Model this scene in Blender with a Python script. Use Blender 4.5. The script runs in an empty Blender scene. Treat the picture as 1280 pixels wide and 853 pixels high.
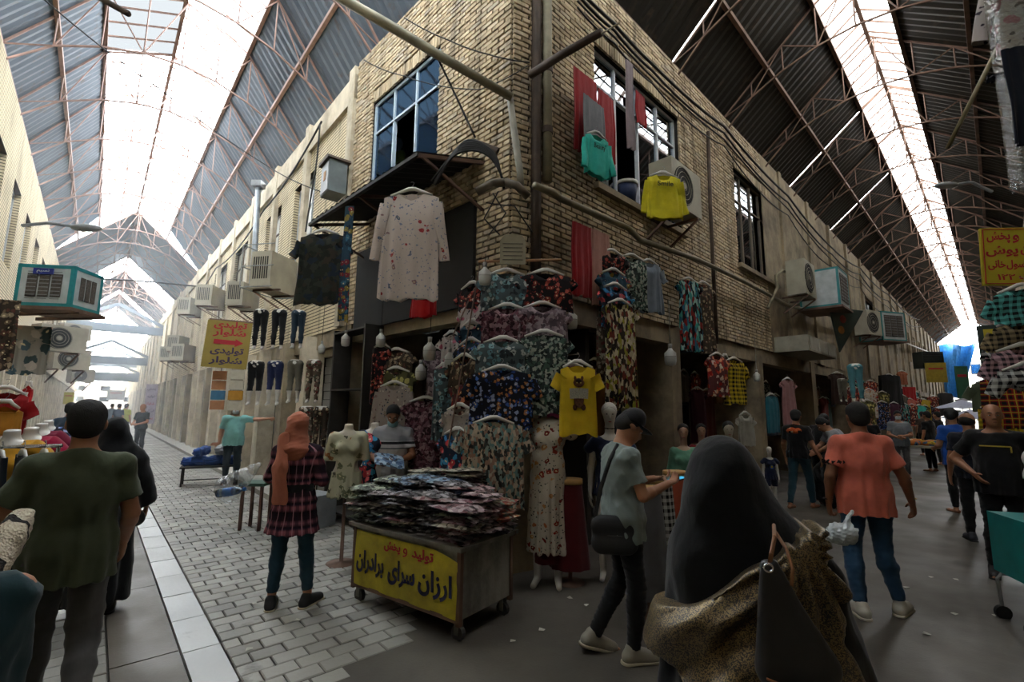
import bpy, math, random
import numpy as np
from mathutils import Vector, Matrix
random.seed(7); RNG = np.random.default_rng(7)
SC = bpy.context.scene
COL = SC.collection
PI = math.pi
# ---------------------------------------------------------------- camera, world, exposure
EYE = Vector((0, 0, 1.70)); FPX = 590.0; PITCH = math.atan(83.5/FPX); ROLL = 0.010
FWD = Vector((0, math.cos(PITCH), math.sin(PITCH)))
RGT = Vector((math.cos(ROLL), 0, math.sin(ROLL)))
RGT = (RGT - FWD*RGT.dot(FWD)).normalized()
UP = RGT.cross(FWD)
cam = bpy.data.cameras.new('camera'); cam.sensor_width = 36; cam.lens = FPX/1280*36; cam.clip_start = .05; cam.clip_end = 400
camo = bpy.data.objects.new('camera', cam); COL.objects.link(camo)
camo.matrix_world = Matrix(((RGT.x, UP.x, -FWD.x, EYE.x), (RGT.y, UP.y, -FWD.y, EYE.y), (RGT.z, UP.z, -FWD.z, EYE.z), (0, 0, 0, 1)))
SC.camera = camo
vs = SC.view_settings; vs.view_transform = 'Standard'; vs.look = 'None'; vs.gamma = 1; vs.exposure = 0.08; vs.use_curve_mapping = False
SC.cycles.use_denoising = True
SC.cycles.max_bounces = 8; SC.cycles.diffuse_bounces = 4; SC.cycles.transparent_max_bounces = 12
SC.cycles.sample_clamp_indirect = 6
SC.cycles.caustics_reflective = False; SC.cycles.caustics_refractive = False
wd = bpy.data.worlds.new('overcast_sky'); SC.world = wd; wd.use_nodes = True
wn = wd.node_tree; bgn = wn.nodes['Background']
bgn.inputs[0].default_value = (0.90, 0.96, 1.0, 1); bgn.inputs[1].default_value = 18.0

def ray(px, py):
    return (RGT*((px-640)/FPX) + UP*((426.5-py)/FPX) + FWD)
def atz(px, py, z=0.0):
    d = ray(px, py); t = (z-EYE.z)/d.z; return EYE + d*t
def aty(px, py, y):
    d = ray(px, py); return EYE + d*(y/d.y)
def sz(pxl, y):                       # metres spanned by pxl pixels at depth y
    return pxl*y/596.0

# ---------------------------------------------------------------- object helpers
def tag(o, label=None, cat=None, group=None, kind=None):
    if label: o['label'] = label
    if cat: o['category'] = cat
    if group: o['group'] = group
    if kind: o['kind'] = kind
    return o
def thing(name, label, cat, loc=(0, 0, 0), rz=0.0, group=None, rot=None):
    o = bpy.data.objects.new(name, None); COL.objects.link(o); o.empty_display_size = .1
    o.location = loc; o.rotation_euler = rot if rot else (0, 0, rz)
    return tag(o, label, cat, group)
def children(o): return list(o.children)
def copy_tree(o, loc=None, rz=None, label=None, parent=None, group=None, scale=None):
    c = o.copy(); COL.objects.link(c); c.parent = parent
    if loc is not None: c.location = loc
    if rz is not None: c.rotation_euler = (0, 0, rz)
    if scale is not None: c.scale = scale
    if label: c['label'] = label
    if group: c['group'] = group
    for ch in children(o): copy_tree(ch, parent=c)
    return c
class MB:
    def __init__(s): s.v = []; s.f = []
    def add(s, vs_, fs_):
        n = len(s.v); s.v += [tuple(p) for p in vs_]; s.f += [tuple(i+n for i in f) for f in fs_]; return s
    def box(s, c, d, m=None):
        x, y, z = d[0]/2, d[1]/2, d[2]/2
        P = [Vector((a, b, e)) for a in (-x, x) for b in (-y, y) for e in (-z, z)]
        if m is not None: P = [m @ p for p in P]
        c = Vector(c)
        return s.add([p+c for p in P], [(0, 1, 3, 2), (4, 6, 7, 5), (0, 4, 5, 1), (2, 3, 7, 6), (0, 2, 6, 4), (1, 5, 7, 3)])
    def bar(s, a, b, w, h=None, up=(0, 0, 1)):
        a = Vector(a); b = Vector(b); h = w if h is None else h
        d = (b-a); L = d.length
        if L < 1e-6: return s
        d /= L; u = Vector(up)
        if abs(d.dot(u)) > .98: u = Vector((1, 0, 0))
        r = d.cross(u).normalized(); u2 = r.cross(d)
        P = []
        for q in (a, b):
            for i, j in ((-1, -1), (1, -1), (1, 1), (-1, 1)): P.append(q + r*(i*w/2) + u2*(j*h/2))
        return s.add(P, [(0, 3, 2, 1), (4, 5, 6, 7), (0, 1, 5, 4), (1, 2, 6, 5), (2, 3, 7, 6), (3, 0, 4, 7)])
    def tube(s, pts, r, n=8, caps=True, flat=1.0, fdir=(0, 1, 0)):
        pts = [Vector(p) for p in pts]; k = len(pts)
        rr = r if isinstance(r, (list, tuple)) else [r]*k
        V = []; F = []; prev = None
        for i, p in enumerate(pts):
            d = (pts[min(i+1, k-1)]-pts[max(i-1, 0)])
            d = d.normalized() if d.length > 1e-9 else Vector((0, 0, 1))
            if prev is None:
                a = Vector((0, 0, 1)) if abs(d.z) < .9 else Vector((1, 0, 0))
                a = (a-d*a.dot(d)).normalized()
            else:
                a = (prev-d*prev.dot(d)); a = a.normalized() if a.length > 1e-6 else Vector((1, 0, 0))
            prev = a; b = d.cross(a)
            for j in range(n):
                t = 2*PI*j/n; o = (a*math.cos(t)+b*math.sin(t))*rr[i]
                if flat != 1.0:
                    fd = Vector(fdir); o = o - fd*o.dot(fd)*(1-flat)
                V.append(p+o)
        for i in range(k-1):
            for j in range(n):
                F.append((i*n+j, i*n+(j+1) % n, (i+1)*n+(j+1) % n, (i+1)*n+j))
        if caps: F += [tuple(reversed(range(n))), tuple(range((k-1)*n, k*n))]
        return s.add(V, F)
    def lathe(s, prof, c=(0, 0, 0), n=16):
        V = []; F = []; c = Vector(c)
        for r, z in prof:
            for j in range(n): V.append(c+Vector((r*math.cos(2*PI*j/n), r*math.sin(2*PI*j/n), z)))
        for i in range(len(prof)-1):
            for j in range(n): F.append((i*n+j, i*n+(j+1) % n, (i+1)*n+(j+1) % n, (i+1)*n+j))
        F += [tuple(reversed(range(n))), tuple(range((len(prof)-1)*n, len(prof)*n))]
        return s.add(V, F)
    def ell(s, c, r, n=12, m=8, rot=None):
        V = []; F = []; c = Vector(c)
        for i in range(m+1):
            a = -PI/2+PI*i/m
            for j in range(n):
                t = 2*PI*j/n; p = Vector((r[0]*math.cos(a)*math.cos(t), r[1]*math.cos(a)*math.sin(t), r[2]*math.sin(a)))
                if rot is not None: p = rot @ p
                V.append(c+p)
        for i in range(m):
            for j in range(n): F.append((i*n+j, i*n+(j+1) % n, (i+1)*n+(j+1) % n, (i+1)*n+j))
        return s.add(V, F)
    def prism(s, out, y0, y1):        # outline in xz, extruded along y
        n = len(out)
        V = [(x, y0, z) for x, z in out]+[(x, y1, z) for x, z in out]
        F = [tuple(range(n)), tuple(reversed(range(n, 2*n)))]+[(i, n+i, n+(i+1) % n, (i+1) % n) for i in range(n)]
        return s.add(V, F)
    def xf(s, m):
        s.v = [tuple(m @ Vector(p)) for p in s.v]; return s
    def mesh(s, name, mat, smooth=False):
        me = bpy.data.meshes.new(name); me.from_pydata(s.v, [], s.f)
        if mat: me.materials.append(mat)
        if smooth: me.polygons.foreach_set('use_smooth', [True]*len(me.polygons))
        me.update(); return me
    def build(s, name, mat, parent=None, smooth=False, loc=None, rz=None):
        return mobj(name, s.mesh(name, mat, smooth), parent, loc, rz)
def mobj(name, me, parent=None, loc=None, rz=None, rot=None):
    o = bpy.data.objects.new(name, me); COL.objects.link(o); o.parent = parent
    if loc is not None: o.location = loc
    if rz is not None: o.rotation_euler = (0, 0, rz)
    if rot is not None: o.rotation_euler = rot
    return o
def npmesh(name, V, Q, mat, smooth=True):
    me = bpy.data.meshes.new(name); nq = len(Q); k = Q.shape[1]
    me.vertices.add(len(V)); me.vertices.foreach_set('co', np.asarray(V, np.float32).ravel())
    me.loops.add(nq*k); me.loops.foreach_set('vertex_index', np.asarray(Q, np.int32).ravel())
    me.polygons.add(nq); me.polygons.foreach_set('loop_start', np.arange(0, nq*k, k, dtype=np.int32))
    me.polygons.foreach_set('loop_total', np.full(nq, k, np.int32))
    if smooth: me.polygons.foreach_set('use_smooth', np.ones(nq, bool))
    me.materials.append(mat); me.update(calc_edges=True); me.validate(); return me

# ---------------------------------------------------------------- materials
def srgb(c):
    if isinstance(c, str):
        c = c.lstrip('#'); c = [int(c[i:i+2], 16)/255 for i in (0, 2, 4)]
    return tuple(x/12.92 if x <= .04045 else ((x+.055)/1.055)**2.4 for x in c[:3])+(1,)
MATS = {}
class NT:
    def __init__(s, name):
        s.m = bpy.data.materials.new(name); s.m.use_nodes = True; s.t = s.m.node_tree
        s.b = s.t.nodes['Principled BSDF']; s.out = s.t.nodes['Material Output']
        s.tc = s.t.nodes.new('ShaderNodeTexCoord')
    def n(s, typ, **k):
        nd = s.t.nodes.new(typ)
        for a, v in k.items():
            if a[0] == '_': nd.inputs[int(a[1:])].default_value = v
            else: setattr(nd, a, v)
        return nd
    def l(s, a, b): s.t.links.new(a, b)
    def coord(s, scale=(1, 1, 1), kind='Object', rot=(0, 0, 0), loc=(0, 0, 0)):
        mp = s.n('ShaderNodeMapping'); mp.inputs['Scale'].default_value = scale; mp.inputs['Rotation'].default_value = rot; mp.inputs['Location'].default_value = loc
        s.l(s.tc.outputs[kind], mp.inputs[0]); return mp.outputs[0]
    def noise(s, v, scale=5, detail=4, rough=.55):
        nd = s.n('ShaderNodeTexNoise'); nd.inputs['Scale'].default_value = scale; nd.inputs['Detail'].default_value = detail; nd.inputs['Roughness'].default_value = rough
        s.l(v, nd.inputs['Vector']); return nd.outputs['Fac']
    def voro(s, v, scale=5, out='Color', rnd=1.0):
        nd = s.n('ShaderNodeTexVoronoi'); nd.inputs['Scale'].default_value = scale; nd.inputs['Randomness'].default_value = rnd
        s.l(v, nd.inputs['Vector']); return nd.outputs[out]
    def ramp(s, fac, stops, interp='LINEAR'):
        r = s.n('ShaderNodeValToRGB'); e = r.color_ramp; e.interpolation = interp
        while len(e.elements) < len(stops): e.elements.new(.5)
        for i, (p, c) in enumerate(stops): e.elements[i].position = p; e.elements[i].color = srgb(c) if not isinstance(c, tuple) else c
        s.l(fac, r.inputs[0]); return r.outputs[0]
    def mix(s, fac, a, b, mode='MIX'):
        m = s.n('ShaderNodeMix', data_type='RGBA', blend_type=mode)
        for sock, x in ((m.inputs[0], fac), (m.inputs[6], a), (m.inputs[7], b)):
            if hasattr(x, 'links'): s.l(x, sock)
            elif isinstance(x, (float, int)): sock.default_value = x
            else: sock.default_value = srgb(x) if isinstance(x, str) else x
        return m.outputs[2]
    def math(s, op, a, b=0.0):
        m = s.n('ShaderNodeMath', operation=op)
        for sock, x in ((m.inputs[0], a), (m.inputs[1], b)):
            if hasattr(x, 'links'): s.l(x, sock)
            else: sock.default_value = x
        return m.outputs[0]
    def bump(s, h, strength=.3, dist=.01):
        b = s.n('ShaderNodeBump'); b.inputs['Strength'].default_value = strength; b.inputs['Distance'].default_value = dist
        s.l(h, b.inputs['Height']); s.l(b.outputs[0], s.b.inputs['Normal'])
    def done(s, col=None, rough=.7, metal=0.0, spec=None, sheen=None):
        if col is not None:
            if hasattr(col, 'links'): s.l(col, s.b.inputs['Base Color'])
            else: s.b.inputs['Base Color'].default_value = srgb(col) if isinstance(col, str) else col
        if hasattr(rough, 'links'): s.l(rough, s.b.inputs['Roughness'])
        else: s.b.inputs['Roughness'].default_value = rough
        s.b.inputs['Metallic'].default_value = metal
        if spec is not None: s.b.inputs['Specular IOR Level'].default_value = spec
        MATS[s.m.name] = s.m
        return s.m
def M(name, col='#888888', rough=.7, metal=0.0, var=.18, scale=6.0, bump=0.0, spec=None, bscale=None):
    """plain procedural material: colour with a soft mottle and optional fine relief"""
    if name in MATS: return MATS[name]
    t = NT(name); v = t.coord()
    f = t.noise(v, scale, 5)
    c = srgb(col)
    lo = tuple(x*(1-var) for x in c[:3])+(1,); hi = tuple(min(1, x*(1+var)) for x in c[:3])+(1,)
    k = t.ramp(f, [(.3, lo), (.7, hi)])
    if bump: t.bump(t.noise(v, bscale or scale*6, 4), bump, .01)
    return t.done(k, rough, metal, spec)
def grime(name, base, dark, streak=.5, rough=.85, scale=1.5, bump=.25):
    if name in MATS: return MATS[name]
    t = NT(name); v = t.coord()
    f = t.noise(v, scale, 8, .65); g = t.noise(t.coord((6, 6, .7)), 1.3, 5, .6)
    k = t.ramp(f, [(.35, dark), (.6, base)])
    k = t.mix(t.ramp(g, [(.45, (0, 0, 0, 1)), (.7, (streak, streak, streak, 1))]), k, dark)
    t.bump(t.noise(v, 30, 5), bump, .01)
    return t.done(k, rough)
def fabric(name, col, rough=.9, var=.12):
    if name in MATS: return MATS[name]
    t = NT(name); v = t.coord(); f = t.noise(v, 9, 3)
    c = srgb(col); k = t.ramp(f, [(.3, tuple(x*(1-var) for x in c[:3])+(1,)), (.7, tuple(min(1, x*(1+var)) for x in c[:3])+(1,))])
    h = t.noise(t.coord((1, 1, .35)), 16, 3); h2 = t.noise(v, 320, 2)
    t.bump(t.math('ADD', h, t.math('MULTIPLY', h2, .06)), .25, .02)
    t.b.inputs['Sheen Weight'].default_value = .15
    return t.done(k, rough, spec=.2)
def floral(name, ground, cols, scale=16, dens=.5, leaf=None, rough=.85, seed=0.0, warp=.5):
    """scattered flower blobs in several colours over a ground colour"""
    if name in MATS: return MATS[name]
    t = NT(name); v = t.coord(loc=(seed, seed*1.7, seed*.3))
    nz = t.n('ShaderNodeTexNoise'); nz.inputs['Scale'].default_value = scale*1.2; t.l(v, nz.inputs['Vector'])
    wv = t.n('ShaderNodeVectorMath', operation='SCALE'); t.l(nz.outputs['Color'], wv.inputs[0]); wv.inputs['Scale'].default_value = warp/scale*2
    av = t.n('ShaderNodeVectorMath', operation='ADD'); t.l(v, av.inputs[0]); t.l(wv.outputs[0], av.inputs[1]); w = av.outputs[0]
    col = ground if not isinstance(ground, str) else srgb(ground)
    if leaf:
        d3 = t.voro(w, scale*1.9, 'Distance'); m3 = t.ramp(d3, [(.2, (1, 1, 1, 1)), (.26, (0, 0, 0, 1))])
        col = t.mix(m3, col, leaf)
    vn = t.n('ShaderNodeTexVoronoi'); vn.inputs['Scale'].default_value = scale; t.l(w, vn.inputs['Vector'])
    sx = t.n('ShaderNodeSeparateColor'); t.l(vn.outputs['Color'], sx.inputs[0])
    k = len(cols); fc = t.ramp(sx.outputs[0], [(i/k, c) for i, c in enumerate(cols)], 'CONSTANT')
    rad = .18+.42*dens
    m = t.ramp(vn.outputs['Distance'], [(rad, (1, 1, 1, 1)), (rad+.06, (0, 0, 0, 1))])
    ctr = t.ramp(vn.outputs['Distance'], [(rad*.28, (1, 1, 1, 1)), (rad*.28+.05, (0, 0, 0, 1))])
    g = t.ramp(sx.outputs[1], [(0, (1, 1, 1, 1)), (.25+dens*.6, (0, 0, 0, 1))], 'CONSTANT')
    col = t.mix(t.mix(1.0, m, g, 'MULTIPLY'), col, fc)
    col = t.mix(t.mix(1.0, ctr, g, 'MULTIPLY'), col, srgb('#20181a') if sum(srgb(cols[0])[:3]) > .6 else srgb('#d8c9a0'))
    t.bump(t.noise(t.coord((1, 1, .35)), 14, 3), .25, .02)
    return t.done(col, rough, spec=.2)
def mosaic(name, cols, scale=20, warp=1.0, stretch=(1, 1, 1), seed=0.0, rough=.85):
    """all-over print of irregular patches"""
    if name in MATS: return MATS[name]
    t = NT(name); v = t.coord(stretch, loc=(seed, seed, seed)); nz = t.n('ShaderNodeTexNoise'); nz.inputs['Scale'].default_value = scale*.8; nz.inputs['Detail'].default_value = 4; t.l(v, nz.inputs['Vector'])
    w = t.n('ShaderNodeVectorMath', operation='SCALE'); t.l(nz.outputs['Color'], w.inputs[0]); w.inputs['Scale'].default_value = warp/scale*1.6
    a = t.n('ShaderNodeVectorMath', operation='ADD'); t.l(v, a.inputs[0]); t.l(w.outputs[0], a.inputs[1])
    sp = t.n('ShaderNodeSeparateColor'); t.l(t.voro(a.outputs[0], scale), sp.inputs[0]); k = len(cols)
    col = t.ramp(sp.outputs[0], [(i/k, c) for i, c in enumerate(cols)], 'CONSTANT'); t.bump(t.noise(t.coord((1, 1, .35)), 14, 3), .25, .02)
    return t.done(col, rough, spec=.2)
def plaid(name, a, b, c=None, size=.06, rough=.85, w=.5):
    if name in MATS: return MATS[name]
    t = NT(name); sp = t.n('ShaderNodeSeparateXYZ'); t.l(t.tc.outputs['Object'], sp.inputs[0])
    def band(o, wid, off=0.0):
        m = t.math('FRACT', t.math('ADD', t.math('DIVIDE', o, size), off+100)); return t.math('LESS_THAN', m, wid)
    ax = t.math('ADD', sp.outputs[0], t.math('MULTIPLY', sp.outputs[1], .9))
    x = band(ax, w); z = band(sp.outputs[2], w)
    col = t.mix(t.math('MULTIPLY', t.math('ADD', x, z), .5), a, b)
    if c: col = t.mix(t.math('MULTIPLY', t.math('MAXIMUM', band(ax, .12, .3), band(sp.outputs[2], .12, .3)), .7), col, c)
    t.bump(t.noise(t.coord((1, 1, .35)), 14, 3), .25, .02)
    return t.done(col, rough, spec=.2)
# ---------------------------------------------------------------- plan of the two alleys
def rad(a): return a*PI/180
class Wall:
    def __init__(s, p, az, side):     # side +1: street lies to the right of the direction az, -1: to its left
        s.p = Vector((p[0], p[1], 0)); s.az = rad(az); s.u = Vector((math.sin(s.az), math.cos(s.az), 0))
        s.n = Vector((s.u.y, -s.u.x, 0))*side; s.side = side
        s.m = Matrix(((s.u.x, -s.n.x, 0, s.p.x), (s.u.y, -s.n.y, 0, s.p.y), (0, 0, 1, 0), (0, 0, 0, 1)))
    def P(s, a, o=0.0, z=0.0): return s.p+s.u*a+s.n*o+Vector((0, 0, z))
    def hit(s, px, py, o=0.0):        # world point where a sight line meets the plane o metres in front of the wall
        d = ray(px, py); q = s.p+s.n*o; t = (q-EYE).dot(s.n)/d.dot(s.n); return EYE+d*t
    def sz(s, px, py, o=0.0):
        q = s.hit(px, py, o); return ((q-s.p).dot(s.u), q.z)
    def rz(s):                        # rotation that makes local -Y face the street
        return math.atan2(-s.n.x, s.n.y)+PI if False else math.atan2(s.n.x, -s.n.y)
C0 = (-0.03, 5.10); C1 = (0.17, 5.21)
AZL, AZR = -41.2, 45.8
W_NL = Wall(C0, -45.0, -1)            # near left face of the corner block
E1 = W_NL.P(4.0)
W_FL = Wall((E1.x, E1.y), AZL, -1)    # its long run down the left alley
W_CH = Wall(C0, math.degrees(math.atan2(C1[0]-C0[0], C1[1]-C0[1])), +1)
W_R = Wall(C1, AZR, +1)               # right face of the block
uL = Vector((math.sin(rad(AZL)), math.cos(rad(AZL)), 0)); nL = Vector((uL.y, -uL.x, 0))
uR = Vector((math.sin(rad(AZR)), math.cos(rad(AZR)), 0)); nR = Vector((uR.y, -uR.x, 0))
W_A = Wall((nL.x*-1.80, nL.y*-1.80), AZL, +1)     # opposite side of the left alley
W_B = Wall((nR.x*1.1, nR.y*1.1), AZR, -1)         # opposite side of the right alley
HT = 8.0                              # wall head
def FLp(s, w, z=0): return uL*s+nL*w+Vector((0, 0, z))
def FRp(s, w, z=0): return uR*s+nR*w+Vector((0, 0, z))

# ---------------------------------------------------------------- materials of the shell
def brick_mat(name, cols, mortar=None):
    t = NT(name); oi = t.n('ShaderNodeObjectInfo'); v = t.coord()
    geo = t.n('ShaderNodeNewGeometry')
    k = t.ramp(t.voro(t.coord((1, 1, 1)), 5.2), [(0, cols[0]), (.35, cols[1]), (.7, cols[2]), (1, cols[3])])
    k = t.ramp(t.math('ADD', t.math('MULTIPLY', geo.outputs['Random Per Island'], .6), t.math('MULTIPLY', t.noise(v, .9, 5), .55)), [(0.1, cols[0]), (.45, cols[1]), (.7, cols[2]), (1, cols[3])])
    g = t.noise(t.coord((5, 5, .5)), 1.0, 5, .65)
    k = t.mix(t.ramp(g, [(.46, (0, 0, 0, 1)), (.72, (.75, .75, .75, 1))]), k, '#3a3128')
    t.bump(t.noise(v, 45, 4), .4, .006)
    return t.done(k, .88)
MB_BRICK = brick_mat('buff_brick', ['#8f7f66', '#b09c7c', '#c4b291', '#9c9182'])
MB_MORT = M('dark_mortar', '#17130f', .95, bump=.4)
MB_WALLB = grime('grimy_plaster', '#9a8b70', '#665b4a', .32)
MB_PALE = grime('pale_plaster', '#cdc1a8', '#9c907a', .3)
def course_mat(name):                  # brickwork too far off to tell the bricks apart
    t = NT(name); sp = t.n('ShaderNodeSeparateXYZ'); t.l(t.tc.outputs['Object'], sp.inputs[0])
    c = t.math('FRACT', t.math('DIVIDE', sp.outputs[2], .066)); m = t.math('LESS_THAN', c, .28)
    k = t.ramp(t.noise(t.coord(), 1.2, 6), [(.3, '#bfb090'), (.7, '#d8c8a4')])
    g = t.noise(t.coord((5, 5, .5)), 1.0, 5, .65)
    k = t.mix(t.ramp(g, [(.5, (0, 0, 0, 1)), (.75, (.6, .6, .6, 1))]), k, '#4a4032')
    k = t.mix(m, k, '#4c4336'); t.bump(t.math('SUBTRACT', 1.0, m), .5, .01)
    return t.done(k, .9)
MB_COURSE = course_mat('distant_brickwork')
MB_DARK = M('near_black', '#191715', .9)
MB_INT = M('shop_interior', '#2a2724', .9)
MB_STEELR = M('rusty_steel', '#6d5548', .7, .3, var=.35, scale=4)
MB_STEELP = M('pinkish_primer_steel', '#8a6e63', .6, .2, var=.2)
MB_FRAME = M('white_window_frame', '#b9bfc2', .5)
MB_FRAMED = M('brown_window_frame', '#5e5140', .6)
def glass(name, tint='#9fb4bd', rough=.06, refl=.14, gcol='#cfdae2'):
    if name in MATS: return MATS[name]
    t = NT(name); gl = t.n('ShaderNodeBsdfGlossy'); gl.inputs['Roughness'].default_value = rough; gl.inputs['Color'].default_value = srgb(gcol)
    tr = t.n('ShaderNodeBsdfTransparent'); tr.inputs[0].default_value = srgb(tint)
    fr = t.n('ShaderNodeFresnel'); fr.inputs[0].default_value = 1.5
    mx = t.n('ShaderNodeMixShader'); t.l(t.math('ADD', t.math('MULTIPLY', fr.outputs[0], .9), refl), mx.inputs[0])
    t.l(tr.outputs[0], mx.inputs[1]); t.l(gl.outputs[0], mx.inputs[2]); t.l(mx.outputs[0], t.out.inputs[0]); MATS[name] = t.m; return t.m
MB_GLASS = glass('window_glass')
def sheet_mat(name, a, b, spots=True):
    t = NT(name); v = t.coord()
    k = t.ramp(t.noise(t.coord((.5, .5, .5)), 1.2, 6, .6), [(.3, a), (.7, b)])
    k = t.mix(t.ramp(t.noise(t.coord((3, 3, 3), loc=(3, 1, 2)), 1.5, 4), [(.58, (0, 0, 0, 1)), (.75, (.7, .7, .7, 1))]), k, '#5a4a3c')
    return t.done(k, .55, .5)
MB_SHEETL = sheet_mat('grey_roof_sheet', '#47505a', '#606a74')
MB_SHEETR = sheet_mat('dark_roof_sheet', '#26241f', '#3a362f')  # near-black brown mottle for the right roof and junction sheets
def poly_mat(name, c, f, w=1.0):                        # translucent skylight sheet
    t = NT(name); tr = t.n('ShaderNodeBsdfTransparent'); tr.inputs[0].default_value = (c*w, c*1.01, c*1.02/w, 1)
    tl = t.n('ShaderNodeBsdfTranslucent'); tl.inputs[0].default_value = (c*.9*w, c*.9, c*.9/w, 1)
    mx = t.n('ShaderNodeMixShader'); mx.inputs[0].default_value = f
    t.l(tr.outputs[0], mx.inputs[1]); t.l(tl.outputs[0], mx.inputs[2]); t.l(mx.outputs[0], t.out.inputs[0]); return t.m
MB_POLY = poly_mat('skylight_sheet', .93, .2); MB_MILK = poly_mat('milky_skylight_sheet', .05, .3); MB_POLYR = poly_mat('dimmed_skylight_sheet', .54, .3, 1.08)  # right sheets tinted darker and warmer to dim the right alley's light

def wall_with_holes(name, W, s0, s1, z0, z1, holes, mat, th=.3, out=0.0, kind='structure', parent=None):
    """solid wall in boxes around rectangular openings (s0, s1, z0, z1)"""
    m = MB(); R = W.m
    def bx(a, b, c, d):
        if b-a < .005 or d-c < .005: return
        m.box(((a+b)/2, th/2-out, (c+d)/2), (b-a, th, d-c))
    cuts = sorted({s0, s1, *[h[0] for h in holes], *[h[1] for h in holes]}); cuts = [c for c in cuts if s0 <= c <= s1]
    for a, b in zip(cuts, cuts[1:]):
        hs = sorted([h for h in holes if h[0] <= a+1e-6 and h[1] >= b-1e-6], key=lambda h: h[2]); z = z0
        for h in hs: bx(a, b, z, h[2]); z = h[3]
        bx(a, b, z, z1)
    m.xf(R); o = m.build(name, mat, parent)
    if kind and not parent: o['kind'] = kind
    return o
# ---- bricks
BL, BH, BJ = .205, .051, .0165
def brick_field(wall, W, s0, s1, z0, z1, holes, indiv, keepfn=None, lint=()):
    """running-bond bricks proud of recessed mortar; the nearest are objects of their own"""
    proud = .032; rz = W.az
    def rect_ok(a, b, c, d):
        for h in holes:
            if a < h[1] and b > h[0] and c < h[3] and d > h[2]: return False
        return True
    cells = []
    r = 0; z = z0
    while z+BH <= z1+.01:
        s = s0-(BL/2 if r % 2 else 0)
        while s < s1:
            a, b = max(s, s0), min(s+BL, s1)
            # clip against holes
            segs = [(a, b)]
            for h in holes:
                if z < h[3] and z+BH > h[2]:
                    ns = []
                    for p, q in segs:
                        if q <= h[0] or p >= h[1]: ns.append((p, q))
                        else:
                            if p < h[0]: ns.append((p, h[0]))
                            if q > h[1]: ns.append((h[1], q))
                    segs = ns
            for p, q in segs:
                if q-p > .035: cells.append(((p+q)/2, z+BH/2, q-p-(.003), BH))
            s += BL+BJ
        z += BH+BJ; r += 1
    for (a, b, zz) in lint:           # soldier courses over the windows
        s = a
        while s+.055 < b: cells.append((s+.0275, zz+.10, .053, .2)); s += .0655
    rnd = random.Random(len(cells))
    cells = [(s, z, l*rnd.uniform(.985, 1), h*rnd.uniform(.93, 1), rnd.uniform(-.006, .006)) for s, z, l, h in cells]
    def key(c):
        q = W.P(c[0], 0, c[1])-EYE; return q.length
    cells.sort(key=key)
    near = cells[:indiv]; far = cells[indiv:]
    base = {}
    for s, z, l, h, j in near:
        k = (round(l, 2), round(h, 2))
        if k not in base:
            m = MB(); x, y, zz = k[0]/2, .04, k[1]/2; c = .004
            m.add([(-x, y, -zz), (x, y, -zz), (x, y, zz), (-x, y, zz), (-x, -y+c, -zz), (x, -y+c, -zz), (x, -y+c, zz), (-x, -y+c, zz), (-x+c, -y, -zz+c), (x-c, -y, -zz+c), (x-c, -y, zz-c), (-x+c, -y, zz-c)],
                  [(8, 9, 10, 11), (4, 5, 9, 8), (5, 6, 10, 9), (6, 7, 11, 10), (7, 4, 8, 11), (0, 1, 5, 4), (1, 2, 6, 5), (2, 3, 7, 6), (3, 0, 4, 7)])
            base[k] = m.mesh('brick', MB_BRICKO)
        o = mobj('brick', base[k], wall); o.matrix_world = Matrix.Translation(W.P(s, proud-.04+j, z)) @ Matrix(((W.u.x, -W.n.x, 0, 0), (W.u.y, -W.n.y, 0, 0), (0, 0, 1, 0), (0, 0, 0, 1)))
    m = MB()
    for s, z, l, h, j in far: 
        x, y, zz = l/2, .04, h/2; c = (s, -(proud-.04+j), z)
        m.add([(c[0]+a*x, c[1]+b*y, c[2]+e*zz) for a, b, e in ((-1, 1, -1), (1, 1, -1), (1, 1, 1), (-1, 1, 1), (-1, -1, -1), (1, -1, -1), (1, -1, 1), (-1, -1, 1))],
              [(4, 5, 6, 7), (0, 1, 5, 4), (1, 2, 6, 5), (2, 3, 7, 6), (3, 0, 4, 7)])
    if far:
        m.xf(W.m); o = m.build('brickwork', MB_BRICK, wall); o['kind'] = 'stuff'
def brick_obj_mat():
    t = NT('buff_brick_single'); oi = t.n('ShaderNodeObjectInfo')
    pos = t.n('ShaderNodeNewGeometry').outputs['Position']
    nz = t.n('ShaderNodeTexNoise'); nz.inputs['Scale'].default_value = .9; nz.inputs['Detail'].default_value = 5; t.l(pos, nz.inputs['Vector'])
    k = t.ramp(t.math('ADD', t.math('MULTIPLY', oi.outputs['Random'], .6), t.math('MULTIPLY', nz.outputs['Fac'], .55)), [(0.1, '#8f7f66'), (.45, '#b09c7c'), (.7, '#c4b291'), (1, '#9c9182')])
    mp = t.n('ShaderNodeMapping'); mp.inputs['Scale'].default_value = (5, 5, .5); t.l(pos, mp.inputs[0])
    k = t.mix(t.ramp(t.noise(mp.outputs[0], 1.0, 5, .65), [(.46, (0, 0, 0, 1)), (.72, (.75, .75, .75, 1))]), k, '#3a3128')
    t.bump(t.noise(pos, 45, 4), .4, .006)
    return t.done(k, .88)
MB_BRICKO = brick_obj_mat()

# windows of the near block: (s0, s1, z0, z1)
def rect(W, x0, y0, x1, y1):          # from upper far/near corners seen in the photograph
    a = W.sz(x0, y0); b = W.sz(x1, y1); return a, b
WN_L = (W_NL.sz(547, 130)[0]-.05, W_NL.sz(466, 170)[0], 4.75, 6.85)
zz_ = W_R.sz(745, 62); 
WN_R1 = (W_R.sz(742, 150)[0], W_R.sz(846, 150)[0], 4.76, 6.92)
WN_R2 = (W_R.sz(917, 250)[0], W_R.sz(963, 270)[0], 4.78, 6.98)

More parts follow.
